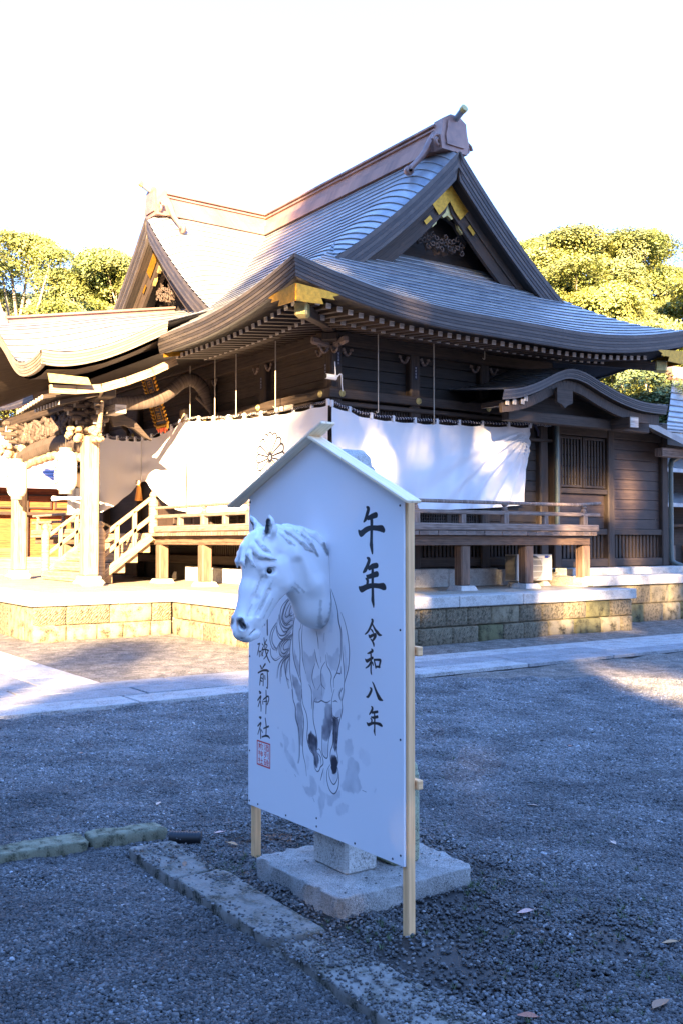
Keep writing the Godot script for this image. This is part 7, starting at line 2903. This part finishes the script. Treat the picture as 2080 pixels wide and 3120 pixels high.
func build_board() -> void:
	var b := thing("horse_board", "tall white gabled votive board with a sculpted white horse head, ink horse and brush lettering", "votive board", V(2.375, 0, 3.575))
	# panel: five-sided sheet
	var P := [Vector2(4.172, 0.243), Vector2(2.98, 0.262), Vector2(2.98, 1.678), Vector2(3.576, 1.955), Vector2(4.172, 1.715)]
	var mb := MB.new()
	var fr: Array[Vector3] = []
	var bk: Array[Vector3] = []
	var uv: Array[Vector2] = []
	for p in P:
		fr.push_back(V(2.368, p.y, p.x))
		bk.push_back(V(2.378, p.y, p.x))
		uv.push_back(Vector2((4.172 - p.x) / 1.192, (1.955 - p.y) / 1.7))
	for i in [1, 2, 3]:
		mb.tri(fr[0], fr[i], fr[i + 1], uv[0], uv[i], uv[i + 1])
	var front := mat(Color(0.93, 0.93, 0.94), 0.42, panel_print())
	var pn := part(b, "printed_panel", mb, front)
	var m2 := MB.new()
	for i in 5:
		var j := (i + 1) % 5
		m2.quad(fr[i], bk[i], bk[j], fr[j])
	for i in [1, 2, 3]: m2.tri(bk[0], bk[i + 1], bk[i])
	part(pn, "panel_edge", m2, M.white_sheet)
	# screws along the margin
	var sm := MB.new()
	sm.lathe([Vector2(0, 0.003), Vector2(0.004, 0.002), Vector2(0.005, 0.0)], Transform3D(), 8)
	var scm := sm.mesh()
	for q in [[4.16, 1.69], [4.16, 0.95], [4.16, 0.5], [4.16, 0.262], [3.0, 1.64], [3.0, 1.16], [3.0, 0.74], [3.0, 0.3], [4.08, 0.262], [3.58, 0.275], [3.05, 0.275], [3.3, 0.272], [3.83, 0.266], [3.58, 0.31]]:
		piece(b, "screw", scm, M.screw, Transform3D(Basis(Vector3.BACK, PI / 2), V(2.3675, q[1], q[0])))
	# legs, battens behind
	for w in [[2.967, 3.004, 1.668], [4.128, 4.166, 1.7]]:
		mb = MB.new()
		mb.bx(2.379, 2.414, -0.02, w[2], w[0], w[1], 0.003)
		part(b, "leg", mb, M.cedar)
	for y in [1.06, 0.55]:
		mb = MB.new()
		mb.bx(2.415, 2.442, y, y + 0.036, 2.953, 4.18, 0.003)
		part(b, "batten", mb, M.cedar)
	# little roof: the left board passes over the right one at the peak
	var L0 := V(0, 1.673, 4.30)
	var L1 := V(0, 2.006, 3.47)
	var R0 := V(0, 1.954, 3.575)
	var R1 := V(0, 1.65, 2.895)
	for q in [[L0, L1, "roof_board"], [R0, R1, "roof_board"]]:
		mb = MB.new()
		var du := V(2.351, 0, 0)
		mb.bar(q[0] + du, q[1] + du, 0.072, 0.012, Vector3.UP, 0.002)
		part(b, q[2], mb, M.pine_white)
	mb = MB.new()
	var head := horse_head()
	var hn := part(b, "horse_head", head, M.horse)
	for s in [-1.0, 1.0]:
		var e := MB.new()
		e.lathe([Vector2(0, 0.0125), Vector2(0.007, 0.0105), Vector2(0.011, 0.006), Vector2(0.0125, 0), Vector2(0.011, -0.006), Vector2(0.0, -0.0125)], Transform3D(Basis(Vector3.RIGHT, PI / 2), V(2.368 - 0.281, 1.379, 3.575 + s * 0.0655)), 14)
		part(hn, "eye", e, M.eye)

# tapered capsules of the sculpture: a, b, radius at a and b, blend, squash across
var hp_: Array = []
var hcut: Array = []
var hpaint: Array = []
var hshift := Vector2(0.0, 1.0)

func cap_d(p: Vector3, a: Vector3, b: Vector3, ra: float, rb: float) -> float:
	var ab := b - a
	var t := clampf((p - a).dot(ab) / maxf(ab.length_squared(), 1e-9), 0.0, 1.0)
	return (p - a - ab * t).length() - lerpf(ra, rb, t)

func horse_d(p0: Vector3) -> float:
	var p := Vector3(p0.x, p0.y, absf(p0.z))
	var d := 1.0
	for q in hp_:
		var ce: Vector3 = q[6]
		var lim: float = q[7]
		if p.distance_squared_to(ce) > lim: continue
		var ps := Vector3(p.x, p.y, p.z / (q[5] as float))
		var e := cap_d(ps, q[0], q[1], q[2], q[3])
		var k: float = q[4]
		var h := maxf(k - absf(d - e), 0.0) / k
		d = minf(d, e) - h * h * k * 0.25
	for q in hcut:
		if p.distance_squared_to(q[6]) > (q[7] as float): continue
		var e := -cap_d(p, q[0], q[1], q[2], q[3])
		var k: float = q[4]
		var h := maxf(k - absf(d - e), 0.0) / k
		d = maxf(d, e) + h * h * k * 0.25
	return d

func hc(list: Array, chain: Array, k: float, sq := 1.0) -> void:
	for i in maxi(chain.size() - 1, 1):
		var a: Array = chain[i]
		var b: Array = chain[mini(i + 1, chain.size() - 1)]
		var va := Vector3(a[0] + hshift.x, a[1], a[2] * hshift.y / sq)
		var vb := Vector3(b[0] + hshift.x, b[1], b[2] * hshift.y / sq)
		var ce := (va + vb) * 0.5 * Vector3(1, 1, sq)
		var lim := va.distance_to(vb) * 0.5 + maxf(a[3], b[3]) + k + 0.06
		list.push_back([va, vb, a[3], b[3], k, sq, ce, lim * lim])

func hproj(p: Vector3) -> Vector3:
	var h := 0.002
	for it in 6:
		var d := horse_d(p)
		var g := Vector3(horse_d(p + Vector3(h, 0, 0)) - d, horse_d(p + Vector3(0, h, 0)) - d, horse_d(p + Vector3(0, 0, h)) - d) / h
		p -= g.normalized() * d * 0.9
	return p

func horse_head() -> MB:
	# neck
	hc(hp_, [[0.235, 1.49, 0, 0.055], [0.14, 1.48, 0, 0.072], [0.04, 1.432, 0, 0.085], [-0.04, 1.385, 0, 0.085]], 0.05, 0.95)
	hc(hp_, [[0.165, 1.4, 0, 0.06], [0.085, 1.335, 0, 0.074], [0.008, 1.225, 0, 0.088], [-0.04, 1.205, 0, 0.085]], 0.05, 1.0)
	hc(hp_, [[0.15, 1.43, 0, 0.07], [-0.04, 1.3, 0, 0.094]], 0.05)
	hshift = Vector2(-0.016, 0.9)
	# skull, brow, nose
	hc(hp_, [[0.265, 1.475, 0, 0.062], [0.3, 1.44, 0, 0.062]], 0.04)
	hc(hp_, [[0.318, 1.465, 0, 0.05], [0.33, 1.4, 0, 0.048], [0.352, 1.3, 0, 0.04], [0.38, 1.2, 0, 0.034]], 0.03, 0.9)
	hc(hp_, [[0.285, 1.41, 0.03, 0.045], [0.275, 1.36, 0.03, 0.045]], 0.03)
	# cheek plate and jaw
	hc(hp_, [[0.235, 1.385, 0.03, 0.052], [0.215, 1.335, 0.03, 0.05]], 0.03, 0.95)
	hc(hp_, [[0.2, 1.345, 0.03, 0.035], [0.235, 1.3, 0.026, 0.034]], 0.025)
	hc(hp_, [[0.26, 1.35, 0.01, 0.055], [0.3, 1.27, 0.008, 0.047], [0.34, 1.19, 0.004, 0.04]], 0.03)
	hc(hp_, [[0.235, 1.3, 0.015, 0.034], [0.315, 1.155, 0.006, 0.023]], 0.025)
	# muzzle, lips, chin
	hc(hp_, [[0.378, 1.175, 0.008, 0.036], [0.382, 1.145, 0.006, 0.038]], 0.025)
	hc(hp_, [[0.388, 1.128, 0, 0.036], [0.372, 1.118, 0, 0.032]], 0.02)
	hc(hp_, [[0.355, 1.113, 0, 0.026], [0.33, 1.122, 0, 0.028]], 0.014)
	# bone under the eye, brow and lids, cheek muscles, veins
	hc(hp_, [[0.295, 1.34, 0.06, 0.012], [0.335, 1.255, 0.04, 0.011]], 0.02)
	hc(hp_, [[0.318, 1.398, 0.057, 0.018], [0.285, 1.408, 0.066, 0.018]], 0.02)
	hc(hp_, [[0.312, 1.368, 0.062, 0.012], [0.28, 1.363, 0.068, 0.013]], 0.016)
	hc(hp_, [[0.24, 1.405, 0.064, 0.02], [0.215, 1.33, 0.062, 0.02]], 0.03)
	hc(hp_, [[0.31, 1.28, 0.045, 0.008], [0.345, 1.2, 0.036, 0.009]], 0.016)
	hc(hp_, [[0.265, 1.3, 0.05, 0.01], [0.325, 1.19, 0.035, 0.009]], 0.016)
	hc(hp_, [[0.36, 1.3, 0.018, 0.014], [0.395, 1.2, 0.018, 0.014]], 0.02)
	# neck muscles
	hshift = Vector2(0.0, 1.0)
	hc(hp_, [[0.15, 1.45, 0.06, 0.02], [0.06, 1.32, 0.075, 0.026], [0.0, 1.2, 0.06, 0.03]], 0.04)
	hshift = Vector2(-0.016, 0.9)
	# nostril rim
	hc(hp_, [[0.405, 1.178, 0.033, 0.019], [0.402, 1.155, 0.038, 0.02]], 0.014)
	hc(hcut, [[0.416, 1.18, 0.046, 0.0125], [0.408, 1.152, 0.052, 0.014]], 0.006)
	hc(hcut, [[0.41, 1.172, 0.036, 0.007], [0.402, 1.158, 0.04, 0.007]], 0.006)
	# mouth, eye socket, grooves of the face
	hc(hcut, [[0.4, 1.108, 0.022, 0.004], [0.365, 1.122, 0.036, 0.0045], [0.338, 1.137, 0.036, 0.005]], 0.007)
	hc(hcut, [[0.3, 1.381, 0.084, 0.014], [0.292, 1.38, 0.086, 0.014]], 0.006)
	hc(hcut, [[0.318, 1.35, 0.066, 0.009], [0.35, 1.27, 0.048, 0.01], [0.375, 1.2, 0.044, 0.008]], 0.016)
	hc(hcut, [[0.295, 1.3, 0.064, 0.008], [0.34, 1.2, 0.046, 0.007]], 0.01)
	hc(hcut, [[0.17, 1.41, 0.1, 0.012], [0.15, 1.31, 0.105, 0.014]], 0.03)
	# ears: leaf-shaped shells
	hc(hp_, [[0.272, 1.515, 0.046, 0.02], [0.283, 1.552, 0.064, 0.024], [0.296, 1.585, 0.078, 0.015], [0.304, 1.61, 0.086, 0.003]], 0.012)
	hc(hcut, [[0.302, 1.532, 0.07, 0.012], [0.306, 1.56, 0.079, 0.0155], [0.312, 1.588, 0.09, 0.008]], 0.004)
	# forelock and mane: tapering locks that stand off the surface
	hc(hp_, [[0.285, 1.537, 0, 0.026], [0.33, 1.515, 0.01, 0.026], [0.354, 1.478, 0.04, 0.021], [0.336, 1.447, 0.072, 0.017], [0.305, 1.437, 0.092, 0.011], [0.276, 1.425, 0.1, 0.003]], 0.005)
	hc(hp_, [[0.3, 1.54, 0.02, 0.02], [0.335, 1.505, 0.05, 0.017], [0.325, 1.475, 0.078, 0.011], [0.3, 1.458, 0.092, 0.004]], 0.004)
	hc(hp_, [[0.33, 1.525, 0, 0.021], [0.376, 1.475, 0.006, 0.018], [0.397, 1.42, 0.024, 0.011], [0.392, 1.392, 0.034, 0.003]], 0.005)
	hc(hp_, [[0.345, 1.505, 0.022, 0.018], [0.376, 1.45, 0.044, 0.013], [0.371, 1.41, 0.06, 0.008], [0.358, 1.395, 0.068, 0.003]], 0.004)
	hshift = Vector2(0.0, 1.0)
	hc(hp_, [[0.24, 1.545, 0.0, 0.022], [0.14, 1.553, 0, 0.018], [0.05, 1.523, 0, 0.016], [-0.02, 1.483, 0, 0.016]], 0.015)
	hc(hp_, [[0.215, 1.556, 0.01, 0.02], [0.17, 1.542, 0.05, 0.019], [0.135, 1.502, 0.074, 0.016], [0.112, 1.475, 0.084, 0.01], [0.085, 1.462, 0.09, 0.003]], 0.004)
	hc(hp_, [[0.16, 1.56, 0.01, 0.018], [0.115, 1.543, 0.05, 0.018], [0.09, 1.503, 0.074, 0.015], [0.075, 1.465, 0.086, 0.009], [0.06, 1.445, 0.091, 0.003]], 0.004)
	hc(hp_, [[0.1, 1.552, 0.01, 0.017], [0.05, 1.53, 0.05, 0.017], [0.022, 1.492, 0.074, 0.014], [0.008, 1.455, 0.088, 0.006]], 0.004)
	hc(hp_, [[0.235, 1.55, 0.01, 0.016], [0.205, 1.53, 0.048, 0.013], [0.185, 1.5, 0.068, 0.009], [0.165, 1.485, 0.076, 0.003]], 0.004)
	hc(hp_, [[0.13, 1.558, 0.02, 0.012], [0.135, 1.53, 0.06, 0.011], [0.15, 1.5, 0.076, 0.004]], 0.004)
	# grey paint: a, b, reach, strength
	for q in [
		[0.362, 1.455, 0.06, 0.33, 1.43, 0.09, 0.006, 0.3, 1], [0.325, 1.43, 0.09, 0.276, 1.42, 0.104, 0.007, 0.5, 1], [0.392, 1.43, 0.02, 0.392, 1.392, 0.036, 0.008, 0.5, 1], [0.378, 1.43, 0.05, 0.358, 1.395, 0.07, 0.007, 0.45, 1], [0.33, 1.48, 0.08, 0.3, 1.456, 0.095, 0.005, 0.4, 1],
		[0.135, 1.495, 0.085, 0.085, 1.46, 0.092, 0.007, 0.4, 0], [0.088, 1.49, 0.086, 0.06, 1.443, 0.093, 0.007, 0.5, 0], [0.024, 1.49, 0.085, 0.008, 1.45, 0.092, 0.009, 0.6, 0], [0.19, 1.545, 0.045, 0.14, 1.5, 0.085, 0.004, 0.3, 0], [0.13, 1.545, 0.045, 0.095, 1.505, 0.082, 0.004, 0.3, 0], [0.2, 1.51, 0.07, 0.165, 1.484, 0.08, 0.004, 0.3, 0],
		[0.32, 1.352, 0.062, 0.343, 1.29, 0.048, 0.005, 0.3, 1], [0.36, 1.24, 0.042, 0.378, 1.2, 0.038, 0.005, 0.25, 1], [0.3, 1.285, 0.058, 0.325, 1.225, 0.046, 0.004, 0.25, 1], [0.28, 1.265, 0.046, 0.312, 1.19, 0.034, 0.004, 0.22, 1], [0.285, 1.338, 0.07, 0.297, 1.318, 0.062, 0.004, 0.25, 1],
		[0.31, 1.398, 0.068, 0.276, 1.397, 0.08, 0.0035, 0.45, 1], [0.316, 1.384, 0.064, 0.308, 1.366, 0.068, 0.004, 0.35, 1],
		[0.4, 1.1, 0.0, 0.36, 1.085, 0.0, 0.024, 0.42, 1], [0.405, 1.11, 0.02, 0.375, 1.09, 0.025, 0.016, 0.4, 1], [0.4, 1.108, 0.026, 0.34, 1.135, 0.042, 0.004, 0.75, 1],
		[0.412, 1.172, 0.042, 0.404, 1.155, 0.046, 0.015, 0.98, 1],
		[0.302, 1.54, 0.07, 0.309, 1.582, 0.084, 0.013, 0.95, 1],
		[0.165, 1.3, 0.08, 0.14, 1.275, 0.07, 0.004, 0.3, 0], [0.15, 1.32, 0.085, 0.12, 1.285, 0.08, 0.004, 0.3, 0], [0.19, 1.275, 0.05, 0.23, 1.262, 0.04, 0.006, 0.2, 1],
		[0.05, 1.25, 0.1, 0.045, 1.18, 0.085, 0.006, 0.3, 0], [0.045, 1.18, 0.085, 0.025, 1.135, 0.06, 0.01, 0.35, 0], [0.0, 1.24, 0.1, 0.008, 1.16, 0.085, 0.008, 0.35, 0], [0.02, 1.135, 0.05, 0.0, 1.135, 0.05, 0.014, 0.35, 0]]:
		hshift = Vector2(-0.016, 0.9) if q[8] == 1 else Vector2(0.0, 1.0)
		var pa := hproj(Vector3(q[0] + hshift.x, q[1], q[2] * hshift.y))
		var pc := hproj(Vector3(q[3] + hshift.x, q[4], q[5] * hshift.y))
		var pm := hproj((pa + pc) * 0.5)
		hpaint.push_back([pa, pm, q[6], q[7]])
		hpaint.push_back([pm, pc, q[6], q[7]])
	return nets(Vector3(-0.012, 1.06, 0.0), Vector3(0.45, 1.63, 0.128), 0.0034)

func nets(lo: Vector3, hi: Vector3, c: float) -> MB:
	var nx := int((hi.x - lo.x) / c / 4.0) * 4 + 5
	var ny := int((hi.y - lo.y) / c / 4.0) * 4 + 5
	var nz := int((hi.z - lo.z) / c / 4.0) * 4 + 9
	var val := PackedFloat32Array()
	val.resize(nx * ny * nz)
	val.fill(9.0)
	var verts := {}
	var pos := PackedVector3Array()
	var blocks := []
	for bk in range(0, nz - 4, 4):
		for bj in range(0, ny - 4, 4):
			for bi in range(0, nx - 4, 4):
				var ce := lo + Vector3(bi + 2, bj + 2, bk + 1) * c
				if absf(horse_d(ce)) < c * 6.5: blocks.push_back(Vector3i(bi, bj, bk))
	for b in blocks:
		for k in 5:
			for j in 5:
				for i in 5:
					var id: int = (b.x + i) + nx * ((b.y + j) + ny * (b.z + k))
					if val[id] > 8.0:
						var p := lo + Vector3(b.x + i, b.y + j, b.z + k - 1) * c
						var d := horse_d(p)
						# flat back where it meets the panel
						val[id] = maxf(d, -p.x)
	var corners := [Vector3i(0, 0, 0), Vector3i(1, 0, 0), Vector3i(0, 1, 0), Vector3i(1, 1, 0), Vector3i(0, 0, 1), Vector3i(1, 0, 1), Vector3i(0, 1, 1), Vector3i(1, 1, 1)]
	var edges := [[0, 1], [2, 3], [4, 5], [6, 7], [0, 2], [1, 3], [4, 6], [5, 7], [0, 4], [1, 5], [2, 6], [3, 7]]
	var cells := []
	for b in blocks:
		for k in 4:
			for j in 4:
				for i in 4:
					var x: int = b.x + i
					var y: int = b.y + j
					var z: int = b.z + k
					var id := x + nx * (y + ny * z)
					var vs := [val[id], val[id + 1], val[id + nx], val[id + nx + 1], val[id + nx * ny], val[id + nx * ny + 1], val[id + nx * ny + nx], val[id + nx * ny + nx + 1]]
					var neg := 0
					for q in vs:
						if q < 0.0: neg += 1
					if neg == 0 or neg == 8: continue
					var sum := Vector3.ZERO
					var n := 0
					for e in edges:
						var va: float = vs[e[0]]
						var vb: float = vs[e[1]]
						if (va < 0.0) != (vb < 0.0):
							sum += Vector3(corners[e[0]]).lerp(Vector3(corners[e[1]]), va / (va - vb))
							n += 1
					verts[id] = pos.size()
					pos.push_back(lo + (Vector3(x, y, z - 1) + sum / n) * c)
					cells.push_back(Vector3i(x, y, z))
	# colours and normals once per vertex
	var nor := PackedVector3Array()
	var col := PackedColorArray()
	var h := 0.0025
	var tint := FastNoiseLite.new()
	tint.frequency = 60.0
	for p in pos:
		var d0 := horse_d(p)
		var g := Vector3(horse_d(p + Vector3(h, 0, 0)) - d0, horse_d(p + Vector3(0, h, 0)) - d0, horse_d(p + Vector3(0, 0, h)) - d0)
		nor.push_back(g.normalized())
		var q := Vector3(p.x, p.y, absf(p.z))
		var dark := 0.0
		for s in hpaint:
			var dd := cap_d(q, s[0], s[1], 0.0, 0.0) + tint.get_noise_3dv(p) * 0.006
			dark = maxf(dark, minf((s[3] as float) * 1.1, 0.98) * clampf(1.5 - dd / (s[2] as float), 0.0, 1.0))
		var w := 0.92 * (1.0 - dark)
		col.push_back(Color(w + 0.01, w + 0.012, w + 0.015))
	var mb := MB.new()
	var st := [1, nx, nx * ny]
	for cc in cells:
		var id: int = cc.x + nx * (cc.y + ny * cc.z)
		for ax in 3:
			var a: float = val[id]
			var b2: float = val[id + st[ax]]
			if (a < 0.0) == (b2 < 0.0): continue
			var u: int = st[(ax + 1) % 3]
			var v: int = st[(ax + 2) % 3]
			var ids := [id, id - u, id - u - v, id - v]
			var ok := true
			for q in ids:
				if not verts.has(q): ok = false
			if not ok: continue
			var i0: int = verts[ids[0]]
			var i1: int = verts[ids[1]]
			var i2: int = verts[ids[2]]
			var i3: int = verts[ids[3]]
			var order := [i0, i1, i2, i3] if a < 0.0 else [i0, i3, i2, i1]
			hq(mb, pos, nor, col, order, false)
			# the far side mirrors this one
			if (ax == 2 and cc.z >= 1) or (ax != 2 and cc.z > 1): hq(mb, pos, nor, col, order, true)
	return mb

func hq(mb: MB, pos: PackedVector3Array, nor: PackedVector3Array, col: PackedColorArray, o: Array, mirror: bool) -> void:
	var s := -1.0 if mirror else 1.0
	var seq := [0, 1, 2, 0, 2, 3]
	if not mirror: seq = [0, 2, 1, 0, 3, 2]
	for k in seq:
		var p := pos[o[k]]
		var n := nor[o[k]]
		# out of the panel is towards lesser u; across is w
		mb.v.push_back(V(2.368 - p.x, p.y, 3.575 + p.z * s))
		mb.n.push_back(V(-n.x, n.y, n.z * s))
		mb.t.push_back(Vector2(p.x, p.y))
		mb.c.push_back(col[o[k]])
